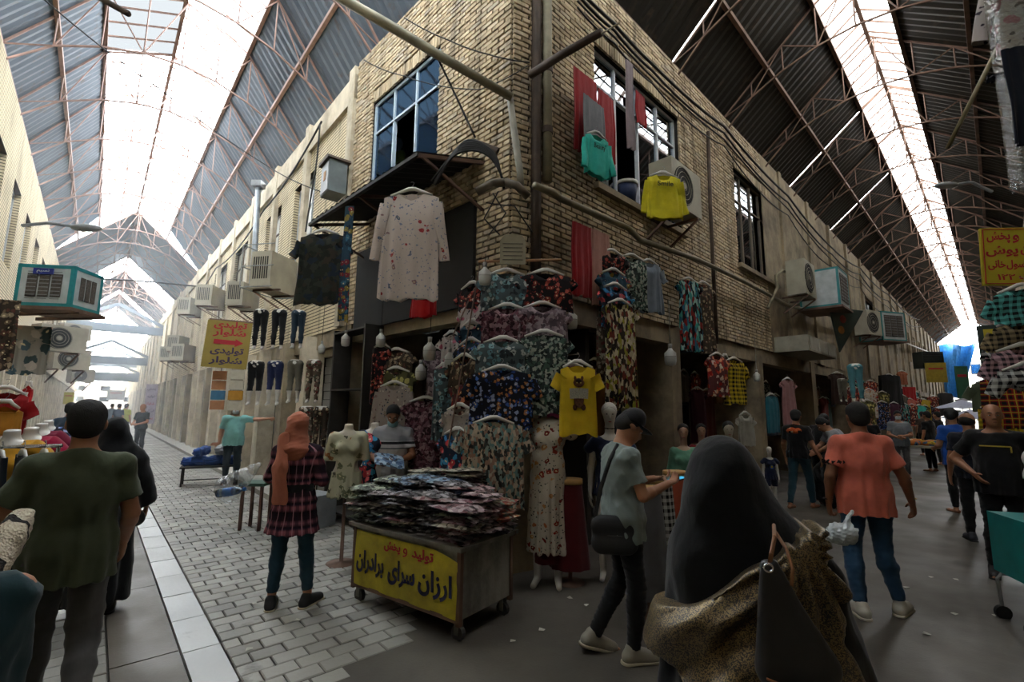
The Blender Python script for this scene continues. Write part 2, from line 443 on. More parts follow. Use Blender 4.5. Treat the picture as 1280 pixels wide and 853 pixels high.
ZB = 3.05                              # underside of the brick storey
# near left face
wl = wall_with_holes('wall_left', W_NL, 0, 4.0, ZB, HT, [WN_L], MB_MORT)
brick_field(wl, W_NL, 0.0, 4.0, ZB, HT-.02, [WN_L, (WN_L[0]-.02, WN_L[1]+.02, WN_L[3], WN_L[3]+.21)], 290, lint=[(WN_L[0], WN_L[1], WN_L[3]+.005)])
wc = wall_with_holes('wall_corner', W_CH, 0, (Vector(C1)-Vector(C0)).length, 2.2, HT, [], MB_MORT)
brick_field(wc, W_CH, 0, (Vector(C1)-Vector(C0)).length, ZB, HT-.02, [], 80)
RB = 13.0
wr = wall_with_holes('wall_right', W_R, 0, RB, ZB, HT, [WN_R1, WN_R2], MB_MORT)
brick_field(wr, W_R, 0, 8.2, ZB, HT-.02, [WN_R1, WN_R2, (WN_R1[0]-.02, WN_R1[1]+.02, WN_R1[3], WN_R1[3]+.21), (WN_R2[0]-.02, WN_R2[1]+.02, WN_R2[3], WN_R2[3]+.21)], 290,
            lint=[(WN_R1[0], WN_R1[1], WN_R1[3]+.005), (WN_R2[0], WN_R2[1], WN_R2[3]+.005)])
# distant facades: piers, window bays and a plain parapet
_wn = [0]
def window_obj(W, h, frame, glassm, rows=(.28,), cols=2, depth=.14, open_leaf=None, bars=False):
    _wn[0] += 1
    t = thing('window_%d' % _wn[0], None, None, W.P((h[0]+h[1])/2, -depth, h[2]), W.rz()); t['kind'] = 'structure'
    w, ht = h[1]-h[0], h[3]-h[2]; f = .05; m = MB()
    for x in (-w/2+f/2, w/2-f/2): m.box((x, 0, ht/2), (f, .06, ht))
    for z in (f/2, ht-f/2): m.box((0, 0, z), (w, .06, f))
    xs = [-w/2+w*i/cols for i in range(1, cols)]; zs = [ht*(1-r) for r in rows]
    for x in xs: m.box((x, -.003, ht/2), (.035, .06, ht-f))
    for z in zs: m.box((0, -.003, z), (w-f, .055, .035))
    m.build('window_frame', frame, t)
    X = [-w/2+f]+xs+[w/2-f]; Z = [f]+sorted(zs)+[ht-f]
    for i in range(len(X)-1):
        for j in range(len(Z)-1):
            if open_leaf and (i, j) in open_leaf: continue
            MB().box(((X[i]+X[i+1])/2, .0, (Z[j]+Z[j+1])/2), (X[i+1]-X[i], .006, Z[j+1]-Z[j])).build('pane', glassm, t)
    return t
MB_PANE_F = M('dusty_pane', '#a9a595', .35)
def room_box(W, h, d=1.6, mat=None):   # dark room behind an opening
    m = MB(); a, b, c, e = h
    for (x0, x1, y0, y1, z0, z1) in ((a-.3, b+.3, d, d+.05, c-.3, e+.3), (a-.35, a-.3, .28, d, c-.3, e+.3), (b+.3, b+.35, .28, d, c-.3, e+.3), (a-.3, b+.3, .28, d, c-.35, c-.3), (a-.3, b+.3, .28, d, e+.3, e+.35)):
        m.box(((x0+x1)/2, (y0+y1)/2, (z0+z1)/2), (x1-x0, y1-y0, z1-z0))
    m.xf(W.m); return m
_tn = [0]
def trim(m, mat):
    _tn[0] += 1; o = m.build('trim_%d' % _tn[0], mat); o['kind'] = 'structure'; return o
# far left facade (W_FL): windows seen between x=330..240
FLH = []
for (xa, xb, yt, yb) in ((366, 391, 222, 330), (332, 349, 262, 330), (292, 313, 303, 362), (268, 282, 335, 378)):
    xm = (xa+xb)/2; a = W_FL.sz(xa, (yt+yb)/2)[0]; b = W_FL.sz(xb, (yt+yb)/2)[0]; FLH.append((min(a, b), max(a, b), 4.75, 6.75))
s = FLH[-1][1]+1.3
while s < 60: FLH.append((s, s+1.1, 4.75, 6.75)); s += 2.9
wf = wall_with_holes('wall_left_far', W_FL, 0, 75, ZB, HT-.22, FLH, MB_COURSE, .3)
for h in FLH[:12]:
    window_obj(W_FL, h, MB_FRAME if h is FLH[0] else MB_FRAMED, MB_PANE_F, (.3,), 2 if h[1]-h[0] < 1.2 else 3)
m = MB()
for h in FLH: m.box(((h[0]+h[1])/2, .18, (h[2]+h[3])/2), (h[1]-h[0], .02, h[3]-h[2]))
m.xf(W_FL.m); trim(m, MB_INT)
m = MB()                               # shallow piers and a plaster parapet band
s = .0
while s < 70:
    m.box((s+.12, -.04, (ZB+HT-.1)/2), (.24, .1, HT-.1-ZB)); s += 2.9 if s > FLH[3][1] else 2.45
m.box((37.5, -.03, HT-.5), (75, .08, .5)); m.xf(W_FL.m); trim(m, MB_PALE)
# right facade beyond the brick
RH = []
for (xa, xb) in ((990, 1022), (1040, 1052), (1078, 1090)):
    a = W_R.sz(xa, 340)[0]; b = W_R.sz(xb, 340)[0]; RH.append((a, b, 4.75, 6.6))
s = RH[-1][1]+1.6
while s < 50: RH.append((s, s+1.1, 4.75, 6.6)); s += 2.9
RH = [h for h in RH]
wrf = wall_with_holes('wall_right_far', W_R, RB, 66, ZB, HT, [h for h in RH if h[0] > RB], MB_WALLB)
m = MB()
m.box(((8.2+RB)/2, -.012, (WN_R2[3]+.3+HT)/2), (RB-8.2, .024, HT-WN_R2[3]-.3)); m.box(((8.2+RB)/2, -.012, (ZB+WN_R2[3]+.3)/2), (RB-8.2, .024, WN_R2[3]+.3-ZB))
m.xf(W_R.m); trim(m, MB_WALLB)
for h in RH[:8]:
    if h[0] > RB: window_obj(W_R, h, MB_FRAMED, glass('smoky_glass', '#5a5a55'), (.3,), 2)
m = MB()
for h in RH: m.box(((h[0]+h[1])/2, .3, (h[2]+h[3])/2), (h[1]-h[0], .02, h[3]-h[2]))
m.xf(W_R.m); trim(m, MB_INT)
m = MB(); s = 9.6
while s < 60: m.box((s, -.04, (ZB+HT)/2), (.2, .08, HT-ZB)); s += 2.6
m.xf(W_R.m); trim(m, MB_WALLB)
# near windows
window_obj(W_NL, WN_L, M('blue_grey_frame', '#a9b9c6', .4), glass('blue_glass', '#2f5478', .05, .20, '#7fa6cc'), (.27,), 3, .05, open_leaf=[(1, 0)])
window_obj(W_R, WN_R1, MB_FRAME, glass('reflecting_glass', '#50585c', .03, .5), (.25,), 4, .09, open_leaf=[(1, 0)])
window_obj(W_R, WN_R2, MB_FRAMED, glass('reflecting_glass', '#50585c', .03, .5), (.3,), 4, .10)
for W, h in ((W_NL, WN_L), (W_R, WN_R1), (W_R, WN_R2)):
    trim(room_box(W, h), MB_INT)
m = MB(); m.box(((WN_L[0]+WN_L[1])/2, -.02, WN_L[2]-.04), (WN_L[1]-WN_L[0]+.1, .12, .07)); m.xf(W_NL.m); trim(m, MB_PALE)
m = MB()
for h in (WN_R1, WN_R2): m.box(((h[0]+h[1])/2, -.03, h[2]-.05), (h[1]-h[0]+.12, .16, .09))
m.xf(W_R.m); trim(m, MB_WALLB)

# ---- ground storey of the block: piers, dark recessed shops, ceiling over them
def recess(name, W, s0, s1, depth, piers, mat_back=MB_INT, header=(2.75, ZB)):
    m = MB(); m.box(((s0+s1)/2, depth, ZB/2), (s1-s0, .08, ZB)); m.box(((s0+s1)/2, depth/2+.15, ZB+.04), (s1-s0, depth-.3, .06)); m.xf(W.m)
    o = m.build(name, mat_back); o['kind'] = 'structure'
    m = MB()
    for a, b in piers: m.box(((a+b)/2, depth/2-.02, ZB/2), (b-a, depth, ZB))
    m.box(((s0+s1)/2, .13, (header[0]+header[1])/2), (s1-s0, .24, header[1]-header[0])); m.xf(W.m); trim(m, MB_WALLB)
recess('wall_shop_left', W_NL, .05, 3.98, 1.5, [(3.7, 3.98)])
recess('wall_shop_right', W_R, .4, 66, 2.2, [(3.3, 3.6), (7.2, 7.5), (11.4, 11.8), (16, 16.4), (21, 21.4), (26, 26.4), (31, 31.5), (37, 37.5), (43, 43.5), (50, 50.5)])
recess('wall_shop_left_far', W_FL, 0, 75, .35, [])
m = MB(); m.box((.12, .5, ZB/2), (.55, 1.0, ZB)); m.xf(W_CH.m); o = m.build('wall_corner_pier', MB_WALLB); o['kind'] = 'structure'
# roller shutters and plastered piers along the far left facade
MB_SHUT = M('grey_shutter', '#8b8a84', .6, .3, var=.15, scale=2)
MB_SHUTW = M('cream_shutter', '#b5ae9e', .6, .2, var=.15, scale=2)
s = .15; i = 0
while s < 60:
    w = (1.15, .9, 1.3, 1.0)[i % 4]
    t = thing('door_%d' % (i+1), None, None, W_FL.P(s+w/2, -.2, 0), W_FL.rz()); t['kind'] = 'structure'
    mat = (MB_SHUT, MB_SHUTW, MB_SHUT, MB_PALE)[i % 4]
    if i < 14:
        n = 16
        sl = MB().box((0, 0, 0), (w, .03, 2.5/n-.012)).mesh('slat', mat)
        if i % 2 == 0:
            for k in range(n): o = mobj('slat', sl, t, (0, .01*(k % 2), .1+2.5/n*(k+.5)))
        else:
            for x in (-w/4, w/4): MB().box((x, 0, 1.35), (w/2-.02, .04, 2.5)).build('door_leaf', mat, t); 
            MB().box((0.05, -.05, 1.2), (.03, .06, .14)).build('handle', MB_STEELR, t)
    else: MB().box((0, 0, 1.35), (w, .04, 2.5)).build('door_leaf', mat, t)
    m = MB()
    m.box((s+w+.22, .0, 1.5), (.4, .34, 3.0)); m.box((s+w/2, .2, 2.82), (w+.1, .1, .4))
    m.xf(W_FL.m); trim(m, (MB_PALE, MB_WALLB, MB_PALE)[i % 3])
    s += w+.44; i += 1
# kerb step in front
m = MB().box((37, -.28, .05), (75, .56, .12)).xf(W_FL.m); trim(m, M('kerb_stone', '#8d8a82', .8, bump=.3))

# ---- opposite walls
AH = []
s = 4.6
while s < 60: AH.append((s, s+1.2, 4.75, 6.6)); s += 2.5
wa = wall_with_holes('wall_opposite_left', W_A, -2.6, 75, 0, HT-.15, AH, MB_COURSE)
for h in AH[:9]: window_obj(W_A, h, MB_FRAME, MB_PANE_F, (.3,), 2)
m = MB()
for h in AH: m.box(((h[0]+h[1])/2, .25, 5.6), (1.2, .02, 2.1))
s = 4.0
while s < 70: m.box((s, -.05, 1.5), (.25, .12, 3.0)); s += 1.25
m.box((38, -.08, 3.15), (72, .16, .25))
m.xf(W_A.m); trim(m, MB_PALE)
wb = wall_with_holes('wall_opposite_right', W_B, -2.6, 66, 0, HT, [], MB_WALLB)

# ---- floors
def floor_mat():
    t = NT('worn_asphalt'); v = t.coord()
    k = t.ramp(t.noise(v, .55, 8, .62), [(.3, '#38342e'), (.5, '#4a453d'), (.7, '#5a544a')])
    sp = t.voro(v, 9, 'Distance'); n2 = t.noise(v, 3.0, 6, .7)
    k = t.mix(t.ramp(n2, [(.62, (0, 0, 0, 1)), (.72, (.6, .6, .6, 1))]), k, '#2e2b28')
    t.bump(t.noise(v, 60, 5), .25, .006)
    r = t.ramp(t.noise(v, .9, 5), [(.35, (.42, .42, .42, 1)), (.65, (.7, .7, .7, 1))])
    return t.done(k, r)
MB_ASPH = floor_mat()
m = MB().add([(-60, -6, -.03), (60, -6, -.03), (60, 75, -.03), (-60, 75, -.03)], [(0, 1, 2, 3)])
fl = m.build('floor', MB_ASPH); fl['kind'] = 'structure'
# asphalt surface of the right alley and the junction, stopping at the pavers
def pave_mat(name, a, b, dk, rough=(.28, .6)):
    t = NT(name); oi = t.n('ShaderNodeNewGeometry'); pos = oi.outputs['Position']
    info = t.n('ShaderNodeObjectInfo')
    k = t.ramp(t.math('ADD', t.math('MULTIPLY', t.noise(pos, 1.1, 6, .6), .6), t.math('MULTIPLY', t.math('ADD', info.outputs['Random'], oi.outputs['Random Per Island']), .34)), [(.3, a), (.8, b)])
    k = t.mix(t.ramp(t.noise(pos, 2.6, 7, .7), [(.6, (0, 0, 0, 1)), (.72, (.7, .7, .7, 1))]), k, dk)
    t.bump(t.noise(pos, 40, 5), .3, .006)
    r = t.ramp(t.noise(pos, 1.6, 5), [(.35, (rough[0],)*3+(1,)), (.65, (rough[1],)*3+(1,))])
    return t.done(k, r)
MB_PAVE = pave_mat('stone_paver', '#5a5853', '#95928a', '#35322e')
MB_STRIPE = pave_mat('pale_gutter_stone', '#9d9d9b', '#c3c4c3', '#6b6a68', (.3, .65))
MB_GUT = pave_mat('cracked_concrete', '#4a453d', '#5e584e', '#2c2824', (.4, .7))
# gutter strip and concrete strip: slabs laid end to end
def strip(name, w0, w1, L, mat, h, s0=1.0, smax=24):
    n = int((smax-s0)/L)
    t = thing(name, None, None, (0, 0, 0)); t['kind'] = 'structure'
    me = MB().box((0, 0, h/2-.03), (w1-w0-.01, L-.012, h+.02)).mesh('slab', mat)
    for i in range(n):
        o = mobj('slab', me, t, FLp(s0+L*(i+.5), (w0+w1)/2, random.uniform(-.002, .002)), -rad(AZL))
    o = MB().box((0, 0, h/2-.03), (w1-w0-.01, 40, h+.02)).build('slab_run', mat, t, loc=FLp(smax+20, (w0+w1)/2), rz=-rad(AZL)); o['kind'] = 'stuff'
strip('trim_gutter_stone', .62, .85, .62, MB_STRIPE, .035)
strip('trim_concrete_strip', .24, .62, 1.6, MB_GUT, .02)
# pavers either side: rows run across the alley; those nearest the eye are single objects
PL, PW, PG = .205, .138, .009
cells = []
def in_pav(s, w):
    p = FLp(s, w)
    if w > .8:                                    # pavers end on a ragged line towards the junction
        lim = 3.05+.9*max(0, w-1.6)+.10*math.sin(w*9)
        return s > lim and w < 3.3
    return s > .6
for r in range(0, 330):
    s = .6+r*(PW+PG)
    w = .86
    while w < 3.3:
        L = PL/2 if (w < .87 and r % 2) else PL
        if in_pav(s, w+L/2): cells.append((s+PW/2, w+L/2, L)); 
        w += L+PG
    w = -1.78
    while w < .22:
        L = min(PL, .23-w)
        if r % 2 and w < -1.77: L = PL/2
        if L > .06: cells.append((s+PW/2, w+L/2, L))
        w += L+PG
def vis(c):
    p = FLp(c[0], c[1]); d = p-EYE; z = d.dot(FWD)
    if z < .5: return None
    x = 640+FPX*d.dot(RGT)/z; y = 426.5-FPX*d.dot(UP)/z
    return (x, y, d.length) if -30 < x < 1310 and y < 890 else None
vc = [(vis(c)[2], c) for c in cells if vis(c)]
vc.sort(key=lambda q: q[0])
pv = thing('trim_pavers', None, None, (0, 0, 0)); pv['kind'] = 'structure'
pm = {}
for d, (s, w, L) in vc[:300]:
    k = round(L, 2)
    if k not in pm:
        x, y = L/2, PW/2; c = .006
        pm[k] = MB().add([(-x, -y, -.03), (x, -y, -.03), (x, y, -.03), (-x, y, -.03), (-x, -y, .010), (x, -y, .010), (x, y, .010), (-x, y, .010), (-x+c, -y+c, .016), (x-c, -y+c, .016), (x-c, y-c, .016), (-x+c, y-c, .016)],
                         [(8, 9, 10, 11), (4, 5, 9, 8), (5, 6, 10, 9), (6, 7, 11, 10), (7, 4, 8, 11), (0, 1, 5, 4), (1, 2, 6, 5), (2, 3, 7, 6), (3, 0, 4, 7)]).mesh('paving_stone', MB_PAVE)
    mobj('paving_stone', pm[k], pv, FLp(s, w, random.uniform(-.004, .003)), rot=(random.uniform(-.012, .012), random.uniform(-.008, .008), -rad(AZL)))
m = MB(); R = Matrix.Rotation(-rad(AZL), 3, 'Z')
for d, (s, w, L) in vc[300:]:
    m.box(FLp(s, w, -.008+random.uniform(-.003, .002)), (L-.004, PW, .045), R)
o = m.build('paving', MB_PAVE, pv); o['kind'] = 'stuff'
# asphalt skin over the junction (a touch above the bedding, just under the paver tops)
PTS = [(-2, .86), (1.0, .86), (3.22, .86), (3.40, 1.2), (3.35, 1.6), (3.85, 2.1), (4.3, 2.6), (4.6, 3.0), (4.8, 3.3)]
m = MB(); far_ = [W_B.P(-2.2, 0, .012), W_B.P(-1, 0, .012), W_B.P(0, 0, .012), W_B.P(1, 0, .012), W_B.P(2, 0, .012), W_B.P(3, 0, .012), W_B.P(4, 0, .012), W_B.P(6, 0, .012), W_B.P(66, 0, .012)]
V = [FLp(a, b, .010) for a, b in PTS]+[far_[i] for i in range(9)]+[W_R.P(66, -2, .012)]
m.add(V, [(i, i+9, i+10, i+1) for i in range(8)]+[(8, 17, 18)]); o = m.build('floor_asphalt', MB_ASPH); o['kind'] = 'structure'

# ---------------------------------------------------------------- roofs
def roof(tag_, F, uu, nn, az, s0, s1, we0, we1, ze, wk0, wk1, zk, zr, sheet, steel, bay, gaps=(), sky_end=None, purl=.55, poly=None, milky=0, slits=()):
    """dark corrugated slopes from eaves to a raised translucent ridge strip, on steel trusses"""
    t = thing('ceiling_%s' % tag_, None, None, (0, 0, 0)); t['kind'] = 'structure'
    def corr(name, sa, sb, wa, za, wb, zb, mat, step=.11, amp=.016):
        n = max(2, 2*round((sb-sa)/step/2)); V = []; Fc = []
        for i in range(n+1):
            s = sa+(sb-sa)*i/n; a = amp*(1 if i % 2 else -1)
            V += [F(s, wa, za+a), F(s, wb, zb+a)]
        for i in range(n): Fc.append((2*i, 2*i+1, 2*i+3, 2*i+2))
        return MB().add(V, Fc).build(name, mat, t)
    s = s0; i = 0
    wm = (wk0+wk1)/2
    while s < s1-.1:
        e = min(s+bay, s1)
        if not any(a <= s < b for a, b in gaps):
            if sky_end is None or s < sky_end:
                corr('roof_sheet', s, e-(.035 if i in slits else 0), we0, ze, wk0, zk, sheet); corr('roof_sheet', s, e, wk1, zk, we1, ze, sheet)
                corr('skylight_sheet', s, e, wk0-.06, zk+.06, wm, zr, MB_MILK if s < milky else poly or MB_POLY, .14, .01); corr('skylight_sheet', s, e, wm, zr, wk1+.06, zk+.06, poly or MB_POLY, .14, .01)
            else:
                corr('roof_sheet', s, e, we0, ze, wm, zr, sheet); corr('roof_sheet', s, e, wm, zr, we1, ze, sheet)
        # truss at the start of each bay
        if i < 26:
            m = MB(); T = .034 if i < 8 else .045
            zb = ze-.15
            top = [(we0, ze-.04), (wk0, zk-.04), (wm, zr-.05), (wk1, zk-.04), (we1, ze-.04)]
            if s > (sky_end or 1e9): top = [(we0, ze-.04), (wm, zr-.05), (we1, ze-.04)]
            for a, b in zip(top, top[1:]): m.bar(F(s, *a), F(s, *b), T, T)
            K = 8; ch = []
            for k in range(K+1):
                f = k/K; w = we0+(we1-we0)*f; lift = math.sin(PI*f); zz = zb-.12+(zk-ze)*.62*lift**.8 if 0 < k < K else zb-.25
                ch.append((w, zz))
            for a, b in zip(ch, ch[1:]): m.bar(F(s, *a), F(s, *b), T*.9, T*.9)
            def topz(w):
                for (a, za), (b, zb2) in zip(top, top[1:]):
                    if a <= w <= b: return za+(zb2-za)*(w-a)/(b-a)
                return ze
            for k in range(0, K+1):
                w, z = ch[k]; m.bar(F(s, w, z), F(s, w, topz(w)), T*.6, T*.6)
                if k < K:
                    w2, z2 = ch[k+1]
                    if k % 2: m.bar(F(s, w, z), F(s, w2, topz(w2)), T*.6, T*.6)
                    else: m.bar(F(s, w, topz(w)), F(s, w2, z2), T*.6, T*.6)
            m.build('truss', steel, t)
        s = e; i += 1
    # purlins along the alley
    m = MB()
    for w, z in ((we0, ze), (we0+(wk0-we0)*.5, ze+(zk-ze)*.5), (wk0, zk), (wm, zr), (wk1, zk), (wk1+(we1-wk1)*.5, ze+(zk-ze)*.5), (we1, ze)):
        m.bar(F(s0, w, z-.045), F(s1, w, z-.045), .07, .09)
    m.build('purlin', steel, t)
    # glazing bars across the ridge strip
    m = MB(); s = s0
    while s < (sky_end or s1) and s < s0+34:
        m.bar(F(s, wk0, zk+.03), F(s, wm, zr-.03), .03, .03); m.bar(F(s, wm, zr-.03), F(s, wk1, zk+.03), .03, .03); s += purl
    o = m.build('glazing_bars', steel, t); o['kind'] = 'stuff'
    return t
HE = 8.12
roof('left', FLp, uL, nL, AZL, 3.0, 56, -1.9, 3.3, HE, -.63, 1.92, 10.0, 10.6, MB_SHEETL, MB_STEELP, 2.2, gaps=((36, 39.9), (46, 48.5)), sky_end=27, milky=14)
roof('right', FRp, uR, nR, AZR, 3.0, 60, -3.7, 1.25, HE, -1.86, -.77, 9.7, 10.15, MB_SHEETR, MB_STEELR, 2.35, purl=.42, poly=MB_POLYR, slits=(1, 4, 6))
# unseen sheet added over the meeting of the two alleys to block sky light
m = MB(); V = [FLp(3.0, -1.4, HE), FLp(3.0, 3.4, HE+.4), FRp(3.0, -3.7, HE+.4), FRp(3.0, 1.3, HE), (.6, -3.4, HE), (-1.4, -3.2, HE)]
m.add([FLp(3.05, -1.35, HE), FLp(3.05, 3.3, HE+.3), FRp(3.05, 1.2, HE), (0.3, -3.2, HE)], [(0, 1, 2, 3)])
o = m.build('ceiling_junction_shade', MB_SHEETR); o['kind'] = 'structure'
# end of the left alley: pale building, and of the right alley: open sky and pale houses
MB_HOUSE = grime('pale_house', '#c8c2b6', '#a9a294', .3)
# ---------------------------------------------------------------- implicit surfaces for figures and cloth
class SDF:
    def __init__(s, lo, hi, vox):
        s.lo = np.floor(np.array(lo, float)/vox+1e-5)*vox; s.v = vox; s.n = (np.ceil((np.array(hi)-s.lo)/vox).astype(int)+1)
        s.D = np.full(s.n, .3, np.float32)
    def sub(s, lo, hi):
        a = np.clip(np.floor((np.array(lo)-s.lo)/s.v).astype(int), 0, s.n); b = np.clip(np.ceil((np.array(hi)-s.lo)/s.v).astype(int)+1, 0, s.n)
        if np.any(b <= a): return None
        sl = tuple(slice(i, j) for i, j in zip(a, b))
        g = [s.lo[k]+s.v*np.arange(a[k], b[k]) for k in range(3)]
        return sl, g[0][:, None, None], g[1][None, :, None], g[2][None, None, :]
    def join(s, sl, d, k):
        A = s.D[sl]
        if k <= 0: s.D[sl] = np.minimum(A, d); return
        h = np.clip(.5+.5*(A-d)/k, 0, 1); s.D[sl] = A*(1-h)+d*h-k*h*(1-h)
    def cap(s, a, b, ra, rb=None, k=.02, flat=None, ends=False):
        """tapered limb from a to b; flat=(axis, f) thins it to f along that axis; ends=True cuts the ends square"""
        rb = ra if rb is None else rb; a = np.array(a, float); b = np.array(b, float); R = max(ra, rb)+k+.03
        if flat: R = R*max(1, flat[1])
        r = s.sub(np.minimum(a, b)-R, np.maximum(a, b)+R)
        if r is None: return s
        sl, X, Y, Z = r; P = [X-a[0], Y-a[1], Z-a[2]]; d = b-a; L2 = float(d@d)+1e-12
        t = (P[0]*d[0]+P[1]*d[1]+P[2]*d[2])/L2; tc = np.clip(t, 0, 1)
        Q = [P[i]-tc*d[i] for i in range(3)]
        if flat:
            ax = np.array(flat[0], float); ax /= np.linalg.norm(ax); f = flat[1]
            q = Q[0]*ax[0]+Q[1]*ax[1]+Q[2]*ax[2]; Q = [Q[i]+ax[i]*q*(1/f-1) for i in range(3)]
            D = (np.sqrt(Q[0]**2+Q[1]**2+Q[2]**2)-(ra+(rb-ra)*tc))*min(1, f)
        else: D = np.sqrt(Q[0]**2+Q[1]**2+Q[2]**2)-(ra+(rb-ra)*tc)
        if ends:
            L = math.sqrt(L2); D = np.maximum(D, np.maximum(-t*L, (t-1)*L))
        s.join(sl, D.astype(np.float32), k); return s
    def ell(s, c, r, k=.02, rot=None):
        c = np.array(c, float); r = np.array(r, float); R = max(r)+k+.03
        q = s.sub(c-R, c+R)
        if q is None: return s
        sl, X, Y, Z = q; P = [X-c[0], Y-c[1], Z-c[2]]
        if rot is not None: P = [P[0]*rot[0][i]+P[1]*rot[1][i]+P[2]*rot[2][i] for i in range(3)]
        P = [P[i]/r[i] for i in range(3)]; n = np.sqrt(P[0]**2+P[1]**2+P[2]**2)
        n2 = np.sqrt((P[0]/r[0])**2+(P[1]/r[1])**2+(P[2]/r[2])**2)+1e-9
        s.join(sl, (n*(n-1)/n2).astype(np.float32), k); return s
    def cut(s, c, nrm, R=None):       # remove what lies beyond the plane (within radius R of c)
        c = np.array(c, float); nrm = np.array(nrm, float); nrm /= np.linalg.norm(nrm)
        q = s.sub(c-R, c+R) if R else s.sub(s.lo, s.lo+s.v*s.n)
        sl, X, Y, Z = q; d = ((X-c[0])*nrm[0]+(Y-c[1])*nrm[1]+(Z-c[2])*nrm[2]).astype(np.float32)
        s.D[sl] = np.maximum(s.D[sl], d); return s
    def wrap(s, B, off=.018, near=.045):      # cloth follows the body beneath it
        o = np.round((s.lo-B.lo)/s.v).astype(int); a = np.maximum(0, -o); b = np.minimum(s.n, B.n-o)
        if np.any(b <= a): return s
        sa = tuple(slice(i, j) for i, j in zip(a, b)); sb = tuple(slice(i+k, j+k) for i, j, k in zip(a, b, o))
        A = s.D[sa]; m = np.minimum(A, B.D[sb]-off); s.D[sa] = np.where(A < near, m, A); return s
    def mesh(s, name, mat, folds=None, xform=None):
        V, Q = nets(s.D); V = V*s.v+s.lo
        if folds: V = fold(V, Q, **folds)
        if xform is not None: V = V @ np.array(xform.to_3x3()).T+np.array(xform.translation)
        return npmesh(name, V, Q, mat)
def nets(D):
    D = D.copy(); D[0] = D[-1] = .3; D[:, 0] = D[:, -1] = .3; D[:, :, 0] = D[:, :, -1] = .3
    S = D < 0; n = np.array(D.shape)-1
    cs = [(i, j, k) for i in (0, 1) for j in (0, 1) for k in (0, 1)]
    def c8(A, o): return A[o[0]:o[0]+n[0], o[1]:o[1]+n[1], o[2]:o[2]+n[2]]
    cnt = sum(c8(S, o).astype(np.int8) for o in cs); act = (cnt > 0) & (cnt < 8)
    idx = np.argwhere(act); N = len(idx)
    if N == 0: return np.zeros((0, 3)), np.zeros((0, 4), int)
    ids = np.full(act.shape, -1, np.int64); ids[act] = np.arange(N)
    val = {o: D[idx[:, 0]+o[0], idx[:, 1]+o[1], idx[:, 2]+o[2]] for o in cs}
    acc = np.zeros((N, 3)); ct = np.zeros(N)
    for o in cs:
        for ax in range(3):
            if o[ax] == 0:
                p = list(o); p[ax] = 1; a = val[o]; b = val[tuple(p)]; m = (a < 0) != (b < 0)
                t = np.where(m, a/np.where(m, a-b, 1), 0)
                for q in range(3): acc[:, q] += np.where(m, (t if q == ax else o[q]), 0)
                ct += m
    V = idx+acc/ct[:, None]; quads = []
    for ax in range(3):
        u, w = (ax+1) % 3, (ax+2) % 3
        A = S; sl0 = [slice(1, -1)]*3; sl0[ax] = slice(0, -1); sl1 = [slice(1, -1)]*3; sl1[ax] = slice(1, None)
        a = S[tuple(sl0)]; b = S[tuple(sl1)]; e = np.argwhere(a != b)
        if len(e) == 0: continue
        fl = a[e[:, 0], e[:, 1], e[:, 2]]
        g = e.copy()
        for q in range(3):
            if q != ax: g[:, q] += 1
        def cid(du, dw):
            h = g.copy(); h[:, u] -= du; h[:, w] -= dw; return ids[h[:, 0], h[:, 1], h[:, 2]]
        q4 = np.stack([cid(1, 1), cid(0, 1), cid(0, 0), cid(1, 0)], 1)
        q4[~fl] = q4[~fl][:, ::-1]; quads.append(q4)
    return V, np.concatenate(quads)
def fold(V, Q, amp=.006, freq=14, zs=.35, seed=0.0, drape=0.0, dfreq=22, ztop=1.4, zbot=.4):
    """push cloth in and out along its normals: crumples everywhere, vertical drapes towards the hem"""
    N = np.zeros_like(V); a = V[Q[:, 1]]-V[Q[:, 0]]; b = V[Q[:, 3]]-V[Q[:, 0]]; c = np.cross(a, b)
    for i in range(4): np.add.at(N, Q[:, i], c)
    N /= np.linalg.norm(N, axis=1)[:, None]+1e-12
    x, y, z = V.T; d = np.zeros(len(V)); r = np.random.default_rng(int(seed*10)+3)
    for i in range(7):
        k = r.normal(size=3)*np.array([1, 1, zs*2.4])*freq*(.6+.25*i); p = r.uniform(0, 6.28)
        w = np.sin(x*k[0]+y*k[1]+z*k[2]+p+1.3*np.sin(z*freq*.4+p*2)); d += (1-np.abs(w)*2)*.5/(1+.3*i)
    d = np.clip(d*amp, -amp*1.3, amp*1.8)
    if drape:
        an = np.arctan2(x, y+1e-6); f = np.clip((ztop-z)/(ztop-zbot), 0, 1)
        d += drape*f*(np.sin(an*dfreq*.5+seed+.6*np.sin(z*3))+.5*np.sin(an*dfreq*.83+2*seed+z*2))
    return V+N*d[:, None]
def rotm(ax, ang):
    return np.array(Matrix.Rotation(ang, 3, ax))
